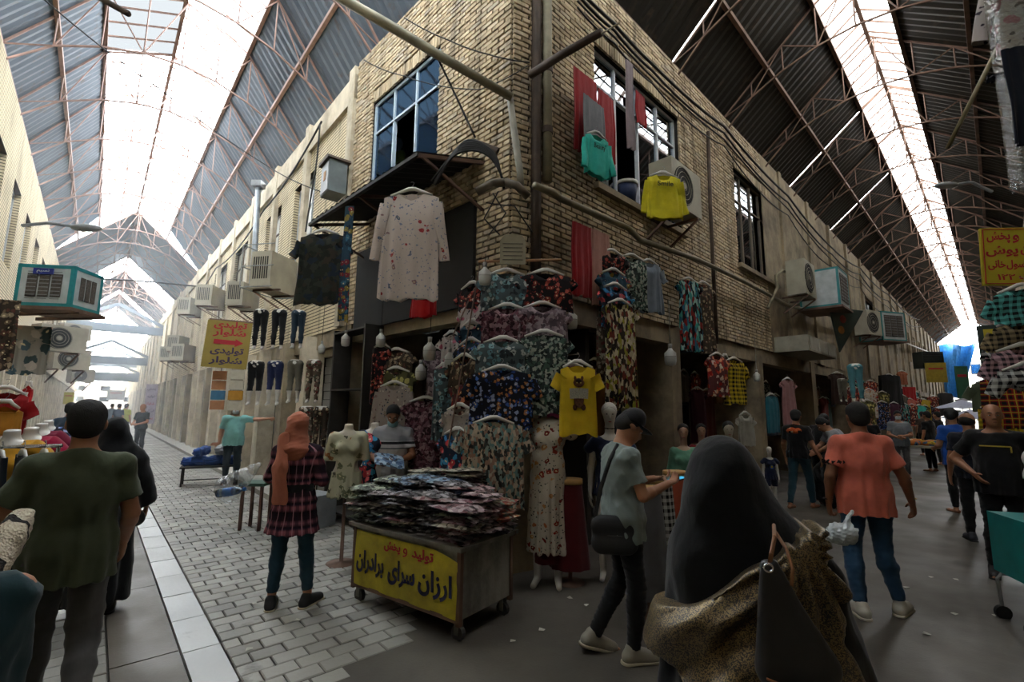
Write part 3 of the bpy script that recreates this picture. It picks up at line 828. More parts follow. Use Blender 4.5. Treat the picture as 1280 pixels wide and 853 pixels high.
# ---------------------------------------------------------------- people
def lerp(a, b, t): return tuple(a[i]+(b[i]-a[i])*t for i in range(3))
SK = {}
def skin_mat(name, col):
    if name in MATS: return MATS[name]
    t = NT(name); v = t.coord(); k = t.ramp(t.noise(v, 22, 4), [(.3, tuple(x*.88 for x in srgb(col)[:3])+(1,)), (.7, srgb(col))])
    t.b.inputs['Subsurface Weight'].default_value = .0
    t.bump(t.noise(v, 130, 3), .12, .003); return t.done(k, .5, spec=.35)
SKIN_M = lambda: skin_mat('skin_olive', '#a9785c')
SKIN_L = lambda: skin_mat('skin_light', '#c09478')
SKIN_D = lambda: skin_mat('skin_brown', '#855a42')
HAIRB = M('black_hair', '#0e0c0b', .8, var=.4, scale=40, bump=.5, bscale=180)
HAIRG = M('grey_hair', '#8e8c8a', .6, var=.3, scale=40, bump=.5, bscale=180)
def hand(S, w, d, side, k=.006, grip=0.0, palm=None, sc=1.0):
    """palm, four unequal bent fingers and a thumb; d = pointing direction, palm = direction the palm faces"""
    w = np.array(w, float); d = np.array(d, float); d /= np.linalg.norm(d)
    p = np.array(palm if palm is not None else (side*-1.0, 0, 0), float); p = p-d*(p@d); p /= np.linalg.norm(p)
    t = np.cross(d, p)*side                 # towards the little finger
    if (-t)[1] < -.2 and palm is None: t = -t
    S.cap(w, w+d*.045*sc, .024*sc, .030*sc, .012, flat=(p, .62)); S.cap(w+d*.045*sc, w+d*.085*sc, .034*sc, .036*sc, .012, flat=(p, .42))
    th0 = w+d*.035*sc-t*.026*sc; g = grip
    for i, (off, L, r) in enumerate(((-.027, .072, .0088), (-.009, .080, .0092), (.009, .075, .0088), (.026, .058, .0078))):
        b = w+d*.088*sc+t*off*sc; a = .25+g*1.1+.05*i; L *= sc; r *= sc*1.08
        q1 = b+(d*math.cos(a*.6)+p*math.sin(a*.6))*L*.45; q2 = q1+(d*math.cos(a*1.4)+p*math.sin(a*1.4))*L*.32; q3 = q2+(d*math.cos(a*2.1)+p*math.sin(a*2.1))*L*.24
        S.cap(b-d*.02, q1, r*1.1, r, .004); S.cap(q1, q2, r, r*.92, .003); S.cap(q2, q3, r*.92, r*.8, .003)
    e1 = th0+(-t*.75+d*.55+p*.3)*.038*sc; e2 = e1+(-t*.25+d*.8+p*.45)*.032*sc
    S.cap(th0, e1, .014*sc, .0112*sc, .010); S.cap(e1, e2, .0112*sc, .009*sc, .004)
BASE = dict(hipL=(-.09, 0, .93), hipR=(.09, 0, .93), kneeL=(-.10, .01, .50), kneeR=(.10, .01, .50), ankL=(-.11, -.02, .085), ankR=(.11, -.02, .085),
            footL=(-.04, 1, 0), footR=(.04, 1, 0), pel=(0, 0, .97), chest=(0, -.01, 1.27), neck=(0, -.02, 1.45), head=(0, .01, 1.62),
            shL=(-.170, -.01, 1.385), shR=(.170, -.01, 1.385), elL=(-.235, -.03, 1.12), elR=(.235, -.03, 1.12), wrL=(-.245, .04, .875), wrR=(.245, .04, .875),
            hdL=(-.02, .12, -1), hdR=(.02, .12, -1), yaw=0.0, nod=0.0, build=1.0, belly=0.0)
def headframe(P):
    return rotm('Z', P['yaw']) @ rotm('X', -P['nod'])
def person(name, label, x, y, rz, h=1.75, pose=None, vox=.008, skin=None, group=None, top=None, topm=None, sleeve='short', hem=.88, loose=1.0,
           bottom=None, legw=1.0, cuff=.10, shoe=None, hair='short', hairm=None, face=True, grip=(0, 0), palms=(None, None), seed=1.0, z=0.0, collar=False, tuck=False, ears=True, coat=None, mask=None, brow=True, barefoot=False):
    vox = vox*1.38 if vox > .0095 else .0098 if vox < .0075 else .0105
    P = dict(BASE); P.update(pose or {}); b = P['build']; sc = h/1.75
    X = Matrix.Scale(sc, 4)
    J = np.array([P[k] for k in P if isinstance(P[k], tuple) and k[:2] in ('hi', 'kn', 'an', 'sh', 'el', 'wr', 'he', 'pe', 'ne', 'ch')]); J1 = J.min(0)-.25; J2 = J.max(0)+.25
    for k in ('L', 'R'):
        q = np.array(P['wr'+k])+np.array(P['hd'+k])/np.linalg.norm(P['hd'+k])*.14; J1 = np.minimum(J1, q-.1); J2 = np.maximum(J2, q+.1)
    J1[2] = -.03; J2[2] = 1.86; J1[:2] = np.minimum(J1[:2], (-.3, -.3)); J2[:2] = np.maximum(J2[:2], (.3, .3))
    S = SDF(J1, J2, vox)
    for s in 'LR':
        sg = -1 if s == 'L' else 1; hp, kn, an = P['hip'+s], P['knee'+s], P['ank'+s]
        S.cap(hp, kn, .088*b, .056, .03); m = lerp(kn, an, .3); S.cap(kn, m, .055, .058*b, .02); S.cap(m, an, .056*b, .036, .02)
        fd = np.array(P['foot'+s], float); fd /= np.linalg.norm(fd); an = np.array(an)
        S.cap(an+fd*-.04+np.array((0, 0, -.045)), an+fd*.14+np.array((0, 0, -.055)), .034, .03, .02); S.cap(an+fd*.14+np.array((0, 0, -.055)), an+fd*.19+np.array((0, 0, -.06)), .034, .022, .01)
    pel, ch, nk, hd = (np.array(P[k], float) for k in ('pel', 'chest', 'neck', 'head'))
    S.ell(pel, (.165*b, .115*b, .13), .05); S.ell(pel*.5+ch*.5, (.138*b, .100*b, .17), .06); S.ell(ch, (.160*b, .115*b, .17), .06)
    if P['belly']: S.ell(pel*.6+ch*.4+np.array((0, .05, 0)), (.15, .10+P['belly'], .15), .06)
    S.cap(P['shL'], P['shR'], .058*b, .058*b, .05); S.cap(lerp(P['shL'], P['shR'], .25), nk, .05, .052, .05); S.cap(lerp(P['shL'], P['shR'], .75), nk, .05, .052, .05)
    ST = SDF(J1, J2, vox); ST.D = S.D.copy()
    for s in 'LR':
        sg = -1 if s == 'L' else 1
        sh, el, wr = P['sh'+s], P['el'+s], P['wr'+s]
        S.cap(sh, el, .050*b, .040*b, .03); m = lerp(el, wr, .25); S.cap(el, m, .039*b, .040*b, .015); S.cap(m, wr, .039*b, .026, .015)
        hand(S, wr, P['hd'+s], sg, grip=grip[0 if s == 'L' else 1], palm=palms[0 if s == 'L' else 1])
    HF = headframe(P)
    def H(p): return hd+HF @ np.array(p, float)
    S.cap(nk, H((0, -.02, -.06)), .056, .054, .03)
    S.ell(H((0, -.012, .035)), (.076, .094, .085), .02, HF.T); S.ell(H((0, .022, -.035)), (.060, .068, .085), .03, HF.T)
    S.ell(H((0, .062, -.088)), (.030, .026, .024), .025, HF.T)
    S.cap(H((-.03, .076, .022)), H((.03, .076, .022)), .014, .014, .012)
    S.cap(H((0, .088, .014)), H((0, .108, -.026)), .009, .014, .010); S.cap(H((-.014, .094, -.032)), H((.014, .094, -.032)), .009, .009, .006)
    S.cap(H((-.018, .086, -.062)), H((.018, .086, -.062)), .0075, .0075, .006); S.cap(H((-.015, .084, -.074)), H((.015, .084, -.074)), .008, .008, .006)
    if ears:
        for sg in (-1, 1): S.ell(H((sg*.078, -.012, -.005)), (.012, .02, .034), .008, HF.T)
    me = S.mesh(name, skin or SKIN_M(), xform=X)
    o = mobj(name, me, None, (x, y, z), rz); tag(o, label, 'person', group)
    # --- clothes
    L = loose
    if top:
        T = SDF((J1[0], J1[1], .3), (J2[0], J2[1], 1.62), vox); CU = []
        hz = hem
        T.cap(lerp(P['shL'], P['shR'], .07), lerp(P['shL'], P['shR'], .93), .060*b, .060*b, .04)
        T.ell(ch, (.175*b*L, .128*b*L, .20), .06); T.ell(pel*.5+ch*.5, (.158*b*L, .118*b*L, .20), .06); T.ell(pel, (.180*b*L, .130*b*L, .15), .05)
        if P['belly']: T.ell(pel*.6+ch*.4+np.array((0, .05, 0)), (.17, .115+P['belly'], .17), .06)
        T.cap(pel, (pel[0], pel[1], hz-.04), .182*b*L, (.188 if not coat else coat)*b*L, .04, flat=((0, 1, 0), .74))
        T.cap(lerp(P['shL'], P['shR'], .3), nk+np.array((0, 0, -.01)), .056, .062, .04); T.cap(lerp(P['shL'], P['shR'], .7), nk+np.array((0, 0, -.01)), .056, .062, .04)
        if collar: T.cap(nk+np.array((0, 0, -.03)), nk+np.array((0, 0, .045)), .072, .066, .01)
        A = SDF(T.lo, T.lo+T.v*(T.n-1), vox)
        for s in 'LR':
            sh, el, wr = P['sh'+s], P['el'+s], P['wr'+s]; dv = np.array(el, float)-np.array(sh)
            if sleeve == 'short': A.cap(sh, lerp(sh, el, .72), .064*b, .066*b*L, .03); CU.append((lerp(sh, el, .70), dv, .115))
            elif sleeve == 'half': A.cap(sh, el, .064*b, .064*b*L, .03); CU.append((lerp(sh, el, .97), dv, .12))
            else: A.cap(sh, el, .062*b, .054*b*L, .03); A.cap(el, lerp(el, wr, .92), .054*b*L, .042*L, .02); CU.append((lerp(el, wr, .93), np.array(wr)-np.array(el), .09))
        for c_ in CU: A.cut(*c_)
        T.wrap(ST, .023)
        n_ = tuple(np.minimum(T.D.shape, A.D.shape)); sl_ = tuple(slice(0, q) for q in n_); h_ = np.clip(.5+.5*(T.D[sl_]-A.D[sl_])/.03, 0, 1); T.D[sl_] = T.D[sl_]*(1-h_)+A.D[sl_]*h_-.03*h_*(1-h_)
        T.cut((0, 0, hz), (0, 0, -1), .45); T.cut(nk+np.array((0, .01, .045 if collar else .018)), (0, .35 if not collar else .1, 1), .12)
        mobj(top, T.mesh(top, topm, folds=dict(amp=.007*L, freq=13, seed=seed, drape=.006, ztop=1.3, zbot=hz), xform=X), o)
    if bottom:
        T = SDF((J1[0]*.7, J1[1], -.03), (J2[0]*.7, J2[1], 1.2), vox); CU = []
        T.ell(pel, (.172*b, .122*b, .12), .05)
        for s in 'LR':
            hp, kn, an = P['hip'+s], P['knee'+s], P['ank'+s]
            e = lerp(an, kn, max(0, (cuff-.085))/.42) if cuff > .05 else (an[0], an[1], an[2]-.03)
            T.cap(hp, kn, .092*b, .068*legw*b, .04); T.cap(kn, e, .068*legw*b, .050*legw, .02); CU.append((e, np.array(e)-np.array(kn), .13))
        T.wrap(ST, .012)
        for c_ in CU: T.cut(*c_)
        T.cut((0, 0, pel[2]+.07), (0, 0, 1))
        mobj(bottom[0], T.mesh(bottom[0], bottom[1], folds=dict(amp=.006, freq=15, seed=seed+3, zs=.8), xform=X), o)
    if shoe:
        for s in 'LR':
            an = np.array(P['ank'+s], float); fd = np.array(P['foot'+s], float); fd /= np.linalg.norm(fd)
            U = np.array((0, 0, 1.0)); 
            if abs(fd[2]) > .05:
                r = np.cross(fd, U); r /= np.linalg.norm(r); U = np.cross(r, fd)
            base = an-U*.082
            T = SDF(an-.3, an+.32, .0065 if vox < .012 else .011)
            T.cap(base+fd*-.045+U*.045, base+fd*.16+U*.036, .044, .040, .02); T.cap(base-fd*.03+U*.06, base-fd*.02+U*.095, .045, .043, .02); T.cap(base+fd*.0+U*.08, base+fd*.12+U*.045, .04, .035, .03)
            T.cut(base+U*.018, -U)
            mobj('shoe', T.mesh('shoe', shoe[0], xform=X), o)
            T = SDF(an-.3, an+.32, .0065 if vox < .012 else .011)
            T.cap(base+fd*-.05+U*.012, base+fd*.17+U*.012, .047, .046, .02); T.cut(base, -U); T.cut(base+U*.024, U)
            mobj('sole', T.mesh('sole', shoe[1], xform=X), o)
    if hair:
        T = SDF(hd-.24, hd+.26, min(vox, .008))
        hm = hairm or HAIRB
        if hair == 'short':
            T.ell(H((0, -.018, .045)), (.086, .102, .092), .02, HF.T); T.ell(H((0, -.05, -.01)), (.078, .066, .075), .02, HF.T)
            T.cut(H((0, .058, .06)), HF @ np.array((0, 1, -.9))); T.cut(H((0, -.03, -.062)), HF @ np.array((0, .5, -1)))
            mobj('hair', T.mesh('hair', hm, folds=dict(amp=.0009, freq=60, zs=1, seed=seed), xform=X), o)
        elif hair == 'receding':
            T.ell(H((0, -.03, .01)), (.084, .088, .075), .02, HF.T); T.cut(H((0, .0, .058)), HF @ np.array((0, .5, 1))); T.cut(H((0, -.03, -.062)), HF @ np.array((0, .5, -1)))
            T.cut(H((0, .02, 0)), HF @ np.array((0, 1, 0)))
            mobj('hair', T.mesh('hair', hm, folds=dict(amp=.0008, freq=60, zs=1, seed=seed), xform=X), o)
    if face:
        for sg in (-1, 1):
            T = MB().ell(H((sg*.030, .079, .004)), (.0125, .008, .0075), 10, 6, Matrix(HF.tolist())); T.xf(X); T.build('eye', M('eye_white', '#cfc8c0', .3), o, True)
            T = MB().ell(H((sg*.030, .086, .004)), (.0055, .0035, .006), 8, 6, Matrix(HF.tolist())); T.xf(X); T.build('iris', M('dark_iris', '#1c120c', .2), o, True)
            if brow: T = MB().tube([H((sg*.014, .091, .026)), H((sg*.032, .090, .032)), H((sg*.05, .078, .026))], [.004, .005, .002], 6); T.xf(X); T.build('eyebrow', HAIRB if hairm is not HAIRG else HAIRG, o)
        T = MB().tube([H((-.022, .084, -.068)), H((0, .093, -.068)), H((.022, .084, -.068))], [.003, .0055, .003], 6); T.xf(X); T.build('lips', M('lips', '#7c4238', .5), o)
    if mask:
        dz = mask[1]
        T = SDF(hd-.2, hd+.2, .006); T.ell(H((0, .035, -.045+dz)), (.066, .080, .062), .01, HF.T); T.cut(H((0, .045, 0)), HF @ np.array((0, -1, 0))); T.cut(H((0, 0, -.002+dz)), HF @ np.array((0, -.2, 1)))
        mo = mobj('face_mask', T.mesh('face_mask', mask[0], xform=X), o)
        for sg in (-1, 1):
            T = MB().tube([H((sg*.058, .045, -.02+dz)), H((sg*.078, .01, .0)), H((sg*.084, -.02, .005))], .0018, 5); T.xf(X); T.build('ear_loop', mask[0], mo)
    o['_'] = 0; del o['_']
    P['S'] = S; P['X'] = X; P['H'] = H; P['sc'] = sc
    return o, P
# ---------------------------------------------------------------- the people in the street
def spot(px, py, z=0.0): p = atz(px, py, z); return p.x, p.y
BLK = fabric('black_cloth', '#121213'); 
CH_TOP = fabric('black_cotton', '#161617')
DENIM = fabric('blue_denim', '#2b4762'); DENIMD = fabric('dark_teal_denim', '#1f3a48')
SOLE_W = M('cream_rubber', '#b9b2a0', .6); SOLE_B = M('black_rubber', '#1b1b1b', .6)
LTHR = M('black_leather', '#17171a', .32, var=.1, spec=.6)
def facing(dx, dy): return math.atan2(-dx, dy)      # heading whose local +Y points along (dx, dy)
# man in the olive T-shirt walking away on the left
x, y = -2.30, 2.60
WALKA = dict(kneeL=(-.10, .14, .52), ankL=(-.10, .12, .09), kneeR=(.10, -.02, .50), ankR=(.11, -.36, .17), footR=(.05, .75, -.6), elL=(-.30, -.04, 1.14), wrL=(-.40, .10, .93), hdL=(-.25, .5, -1), elR=(.24, .0, 1.12), wrR=(.22, .16, .94), hdR=(0, .5, -.9), build=1.02)
man, _ = person('person', 'man in olive green T-shirt and grey trousers walking away beside the clothes rack', x, y, rad(38), 1.72, WALKA, .007, SKIN_M(), top='tshirt', topm=fabric('olive_cotton', '#434a36'), hem=.80, loose=1.08,
       bottom=('trousers', fabric('grey_twill', '#4c4b4a')), legw=1.05, shoe=(M('black_shoe', '#141414', .5), SOLE_B), seed=2)
# salmon T-shirt man walking away on the right
x, y = spot(1100, 772); 
WALKB = dict(kneeL=(-.12, .03, .50), ankL=(-.14, -.10, .085), kneeR=(.13, .06, .50), ankR=(.20, .02, .085), footL=(-.05, 1, 0), footR=(.75, .8, 0), elL=(-.27, -.05, 1.12), wrL=(-.26, .05, .88), hdL=(.05, .15, -1), elR=(.29, -.03, 1.13), wrR=(.38, .06, .91), hdR=(.3, .4, -1), build=1.06)
sal, PS = person('person', 'man in salmon pink T-shirt and blue jeans carrying a white plastic bag', x, y+.05, rad(-12), 1.78, WALKB, .007, SKIN_D(), top='tshirt', topm=fabric('salmon_cotton', '#c96a58'), hem=.80, loose=1.1,
       bottom=('jeans', DENIM), legw=.86, cuff=.12, shoe=(M('white_sneaker', '#b7b2a4', .55), SOLE_W), seed=5, grip=(.8, .2))
for sg, s in ((-1, 'L'), (1, 'R')):   # dark band of lettering round each sleeve
    a, e = PS['sh'+s], PS['el'+s]; c = lerp(a, e, .56); d = (Vector(e)-Vector(a)).normalized()
    m = MB(); 
    for k in range(7):
        t = 2*PI*k/12+(.2 if sg > 0 else 2.2); r = Vector((math.cos(t)*.074, math.sin(t)*.074, 0)); p = Vector(c)+r
        m.box(p, (.03, .012, .022+.012*(k % 2)), Matrix.Rotation(.6*(k % 3-1), 3, 'Y'))
    m.xf(PS['X']); m.build('sleeve_print', M('black_print', '#1a1414', .8), sal)
m = MB().tube([Vector(PS['wrL'])+Vector((.036*math.cos(t), .036*math.sin(t), .03)) for t in [2*PI*k/14 for k in range(15)]], .006, 6); m.xf(PS['X']); m.build('wristband', BLK, sal)
m = MB().tube([Vector(PS['wrR'])+Vector((.034*math.cos(t), .034*math.sin(t), .03)) for t in [2*PI*k/14 for k in range(15)]], .004, 6); m.xf(PS['X']); m.build('bracelet', M('gold_metal', '#b98f3c', .3, .9), sal)
# woman with orange scarf
x, y = spot(352, 764)
def coat_mat():
    t = NT('plaid_flannel'); sp = t.n('ShaderNodeSeparateXYZ'); t.l(t.tc.outputs['Object'], sp.inputs[0])
    def fr(o, s, off=0): return t.math('FRACT', t.math('ADD', t.math('DIVIDE', o, s), 50+off))
    z = fr(sp.outputs[2], .19); ax = t.math('ARCTAN2', sp.outputs[0], sp.outputs[1]); x = fr(t.math('MULTIPLY', ax, .14), .058)
    k = t.ramp(z, [(0, '#2a1d24'), (.24, '#1b1418'), (.34, '#7a4750'), (.46, '#8d525a'), (.56, '#2c2030'), (.64, '#22181c'), (.78, '#83505a'), (.92, '#2b1e24')])
    k = t.mix(t.math('MULTIPLY', t.math('LESS_THAN', x, .42), .62), k, '#241c26'); t.bump(t.noise(t.coord(), 120, 3), .3, .01)
    k = t.mix(t.math('MULTIPLY', t.math('LESS_THAN', t.math('ABSOLUTE', t.math('SUBTRACT', x, .7)), .06), .6), k, '#b08088')
    return t.done(k, .92, spec=.1)
STA = dict(ankL=(-.13, -.04, .085), kneeL=(-.11, .0, .5), ankR=(.17, .02, .085), kneeR=(.13, .02, .5), elL=(-.24, -.02, 1.15), wrL=(-.14, .20, 1.12), hdL=(.5, 1, .1), elR=(.25, -.02, 1.13), wrR=(.12, .20, 1.10), hdR=(-.5, 1, 0), yaw=-.25, footL=(-.3, 1, 0), footR=(.35, 1, 0), build=.93)
wo, PW_ = person('person', 'woman in orange headscarf and maroon plaid coat standing with her back turned', x+.02, y+.05, rad(2), 1.64, STA, .007, SKIN_M(), top='plaid_coat', topm=coat_mat(), sleeve='long', hem=.66, loose=1.1, coat=.245,
       bottom=('jeans', DENIMD), legw=.9, cuff=.15, shoe=(M('black_mesh', '#17181a', .7), M('cream_sole', '#b4a88c', .6)), hair=None, face=False, seed=7)
SCF = fabric('terracotta_scarf', '#a8654f')
T = SDF((-.35, -.4, 1.2), (.35, .4, 1.9), .007); H = PW_['H']
T.ell(H((0, -.03, .03)), (.098, .118, .115), .02); T.ell(H((0, -.05, -.06)), (.098, .105, .10), .04); T.cap((0, -.03, 1.50), (0, -.05, 1.41), .10, .135, .04)
T.cut(H((0, .065, 0)), (.2, 1, .1))
mobj('headscarf', T.mesh('headscarf', SCF, folds=dict(amp=.007, freq=9, seed=4, zs=1.3), xform=PW_['X']), wo)
T = SDF((-.4, -.45, .8), (.3, .2, 1.65), .007)
T.cap((-.08, -.13, 1.52), (-.075, -.19, 1.25), .055, .062, .03, flat=((0, 1, 0), .4)); T.cap((-.075, -.19, 1.25), (-.055, -.185, .98), .062, .075, .02, flat=((0, 1, 0), .28)); T.cut((-.05, -.18, .93), (0, 0, -1))
mobj('scarf_tail', T.mesh('scarf_tail', SCF, folds=dict(amp=.006, freq=26, seed=9, zs=.08), xform=PW_['X']), wo)
T = SDF((-.3, -.3, .9), (.3, .3, 1.2), .007); T.cap((0, -.005, 1.03), (0, -.005, 1.10), .178, .170, .01, flat=((0, 1, 0), .74), ends=True)
mobj('coat_belt', T.mesh('coat_belt', BLK, folds=dict(amp=.004, freq=30, seed=3), xform=PW_['X']), wo)
# man with cap looking at a phone
x, y = spot(786, 822)
CAPP = dict(ankL=(-.10, -.20, .11), kneeL=(-.09, .03, .52), ankR=(.10, .02, .085), kneeR=(.10, .05, .50), footL=(0, .9, -.25), elL=(-.21, .06, 1.14), wrL=(-.10, .30, 1.20), hdL=(.5, .8, .1), elR=(.22, .06, 1.13), wrR=(.10, .31, 1.19), hdR=(-.5, .8, .15), nod=.62, head=(0, .075, 1.595), neck=(0, .0, 1.45), build=1.0)
cp, PC = person('person', 'young man in black cap and grey T-shirt looking down at his phone', x-.02, y, rad(-80), 1.72, CAPP, .007, SKIN_M(), top='tshirt', topm=fabric('grey_green_cotton', '#77827f'), hem=.80, loose=1.08,
       bottom=('trousers', BLK), legw=.95, cuff=.10, shoe=(M('grey_trainer', '#8b8578', .6), M('putty_sole', '#aaa18d', .6)), seed=11, palms=((0, 0, 1), (0, 0, 1)), grip=(.5, .4))
H = PC['H']; HF = headframe(PC)
T = SDF(np.array(PC['head'])-.26, np.array(PC['head'])+.28, .007); T.ell(H((0, -.012, .050)), (.094, .110, .092), .01, HF.T); T.cut(H((0, 0, .028)), HF @ np.array((0, .12, -1)))
T.cap(H((-.045, .085, .036)), H((.045, .085, .036)), .07, .07, .01, flat=(HF @ np.array((0, 0, 1)), .13))
mobj('cap', T.mesh('cap', fabric('black_cap_cloth', '#17171a'), xform=PC['X']), cp)
m = MB().ell(H((-.094, .03, .075)), (.004, .012, .009)); m.ell(H((-.094, .0, .08)), (.004, .006, .012)); m.xf(PC['X']); m.build('cap_badge', M('silver_thread', '#a8a8a0', .5), cp)
# seller behind the cart
x, y = W_NL.P(1.75, .75).x, W_NL.P(1.75, .75).y
sp_ = aty(490, 560, 5.9); x, y = sp_.x, sp_.y
def polo_mat():
    t = NT('striped_polo_knit'); sp = t.n('ShaderNodeSeparateXYZ'); t.l(t.tc.outputs['Object'], sp.inputs[0])
    k = t.ramp(t.math('DIVIDE', t.math('SUBTRACT', sp.outputs[2], .8), .8), [(0, '#a9a39f'), (.42, '#a9a39f'), (.49, '#55555a'), (.51, '#b0aeb0'), (.56, '#15151a'), (.60, '#b8b8ba'), (.61, '#8a8a8e')], 'CONSTANT')
    t.bump(t.noise(t.coord((1, 1, .4)), 14, 3), .3, .02); return t.done(k, .9)
SEL = dict(elL=(-.25, .03, 1.12), wrL=(-.10, .26, 1.08), hdL=(.7, .7, -.1), elR=(.25, .03, 1.12), wrR=(.12, .27, 1.06), hdR=(-.6, .7, -.2), nod=.5, head=(0, .05, 1.60), build=1.04)
se, PE = person('person', 'shopkeeper in striped polo shirt with mask pulled down behind the cart', x, y, rad(190), 1.74, SEL, .009, SKIN_D(), top='polo_shirt', topm=polo_mat(), hem=.86, loose=1.06, collar=True,
       bottom=('trousers', BLK), shoe=(SOLE_B, SOLE_B), seed=13, palms=((0, 0, 1), (0, 0, 1)), mask=(fabric('mask_blue', '#8fb4bd'), -.035), grip=(.5, .5))
# masked man in turquoise shirt pointing
x, y = spot(287, 606)
PNT = dict(shR=(.19, 0, 1.42), elR=(.44, .04, 1.41), wrR=(.68, .08, 1.43), hdR=(1, .1, .0), elL=(-.26, -.02, 1.12), wrL=(-.27, .03, .88), build=1.08, belly=.02, nod=-.02, yaw=0)
pn, PP = person('person', 'grey-haired man in turquoise shirt and white mask pointing sideways', x, y, rad(202), 1.72, dict(PNT, **{a.replace('R', 'Q').replace('L', 'R').replace('Q', 'L'): (-v[0], v[1], v[2]) for a, v in PNT.items() if isinstance(v, tuple) and a[-1] in 'LR'}), .011, SKIN_M(), top='shirt', topm=fabric('turquoise_cotton', '#7fb8b4'), sleeve='short', hem=.84, loose=1.08, collar=True,
       bottom=('trousers', fabric('dark_slate_cloth', '#1f2a30')), shoe=(SOLE_B, SOLE_B), hairm=HAIRG, hair='receding', seed=15, mask=(fabric('mask_white', '#c9ced0'), .0))
# bald man in black facing the camera, right edge
x, y = spot(1266, 724)
BAL = dict(elL=(-.30, -.04, 1.13), wrL=(-.27, .10, .90), elR=(.34, -.08, 1.15), wrR=(.20, .10, 1.02), hdR=(-.5, .5, -.6), build=1.1, yaw=.1, ankR=(.13, .05, .085), ankL=(-.14, -.02, .085), belly=.01)
ba, PB = person('person', 'bald man in black T-shirt facing the camera at the right edge', x+.03, y+.02, rad(136), 1.80, BAL, .008, SKIN_M(), top='tshirt', topm=CH_TOP, hem=.82, loose=1.06,
       bottom=('trousers', BLK), legw=.9, shoe=(M('black_trainer', '#1a1a1c', .6), SOLE_B), hair=None, seed=17)
m = MB(); X0 = PB['X']
for a, b in (((-.10, .152, 1.25), (-.10, .152, 1.31)), ((-.10, .152, 1.31), (.13, .15, 1.31))): m.bar(a, b, .008, .012)
m.xf(X0); m.build('shirt_print', M('yellow_print', '#b9a23a', .7), ba)
# blue T-shirt man and the man in black beside him
x, y = spot(1204, 642)
bl, PBL = person('person', 'man in bright blue T-shirt and black trousers seen from behind', x, y, rad(-8), 1.76, dict(elL=(-.25, .0, 1.12), wrL=(-.2, .2, 1.05), hdL=(.3, 1, 0), build=1.05, yaw=-.7, nod=.2), .010, SKIN_M(), top='tshirt', topm=fabric('royal_blue_cotton', '#1f4a96'), hem=.80, loose=1.08,
       bottom=('trousers', BLK), shoe=None, seed=19)
m = MB(); rr = random.Random(3)
for k in range(16): m.ell((rr.gauss(0, .05), -.153+.0*k, 1.30+rr.gauss(0, .02)), (.014, .006, .012), 8, 5)
m.xf(PBL['X']); m.build('shirt_print', M('grey_blue_print', '#8b98ae', .8), bl)
x, y = spot(1228, 678)
person('person', 'balding man in black clothes standing behind the bald man', x, y, rad(-25), 1.70, dict(yaw=-.5, build=1.05), .010, SKIN_M(), top='tshirt', topm=fabric('dark_navy_cotton', '#1b1c24'), hem=.84, bottom=('trousers', BLK), shoe=(M('grey_slipper', '#3a3a40', .7), SOLE_B), hair='receding', seed=21)
# pair by the right shops
x, y = spot(1003, 636)
st, PST = person('person', 'man in black shirt with orange patterned yoke and dark jeans by the shops', x, y, rad(-55), 1.72, dict(ankL=(-.1, -.22, .085), ankR=(.1, .2, .085), kneeL=(-.1, -.05, .5), kneeR=(.1, .14, .5), elR=(.26, -.02, 1.12), wrR=(.34, .08, .9), yaw=.2), .010, SKIN_M(), top='shirt', topm=BLK, hem=.88, bottom=('jeans', fabric('petrol_denim', '#1d3842')), seed=23)
T = SDF((-.3, -.3, 1.2), (.3, .3, 1.6), .009); T.cap(lerp(PST['shL'], PST['shR'], .12), lerp(PST['shL'], PST['shR'], .88), .072, .072, .04); T.cap((0, -.03, 1.40), (0, -.03, 1.46), .075, .07, .03); T.ell((0, -.03, 1.36), (.16, .125, .08), .03); T.cut((0, 0, 1.475), (0, .2, 1))
mobj('patterned_yoke', T.mesh('patterned_yoke', floral('orange_print', '#b0522c', ['#d9c9b0', '#191514', '#c96a3a'], 18, .8), xform=PST['X']), st)
x, y = spot(1030, 628)
person('person', 'dark-haired man in black leaning over a display by the shops', x, y, rad(-75), 1.70, dict(nod=.7, head=(0, .14, 1.56), neck=(0, .06, 1.43), chest=(0, .04, 1.26), shL=(-.18, .06, 1.39), shR=(.18, .06, 1.39), wrR=(.15, .36, 1.0), elR=(.22, .16, 1.1), wrL=(-.15, .36, 1.0), elL=(-.22, .16, 1.1), hdR=(0, 1, -.3), hdL=(0, 1, -.3)), .011, SKIN_M(), top='shirt', topm=CH_TOP, bottom=('trousers', BLK), seed=25)
x, y = spot(1062, 640)
person('person', 'man in light grey T-shirt bending over a black sack', x, y, rad(70), 1.70, dict(nod=.75, head=(0, .30, 1.50), neck=(0, .20, 1.39), chest=(0, .10, 1.24), shL=(-.18, .18, 1.34), shR=(.18, .18, 1.34), elL=(-.24, .30, 1.12), elR=(.24, .30, 1.12), wrL=(-.14, .48, 1.0), wrR=(.14, .48, 1.0), hdL=(0, 1, -.4), hdR=(0, 1, -.4)), .010, SKIN_M(), top='tshirt', topm=fabric('light_grey_cotton', '#8d8f92'), hem=.84, bottom=('trousers', BLK), seed=27)
x, y = spot(1130, 598)
person('person', 'masked man in grey T-shirt standing further down the right alley', x, y, rad(148), 1.72, dict(nod=.15, elL=(-.24, .03, 1.12), wrL=(-.05, .25, 1.1), elR=(.24, .03, 1.12), wrR=(.05, .25, 1.05), hdL=(.7, .6, 0), hdR=(-.7, .6, 0), build=1.05), .012, SKIN_M(), top='tshirt', topm=fabric('mid_grey_cotton', '#6f7478'), hem=.82, bottom=('trousers', fabric('grey_twill', '#4c4b4a')), mask=(fabric('mask_white', '#c9ced0'), 0), seed=29)
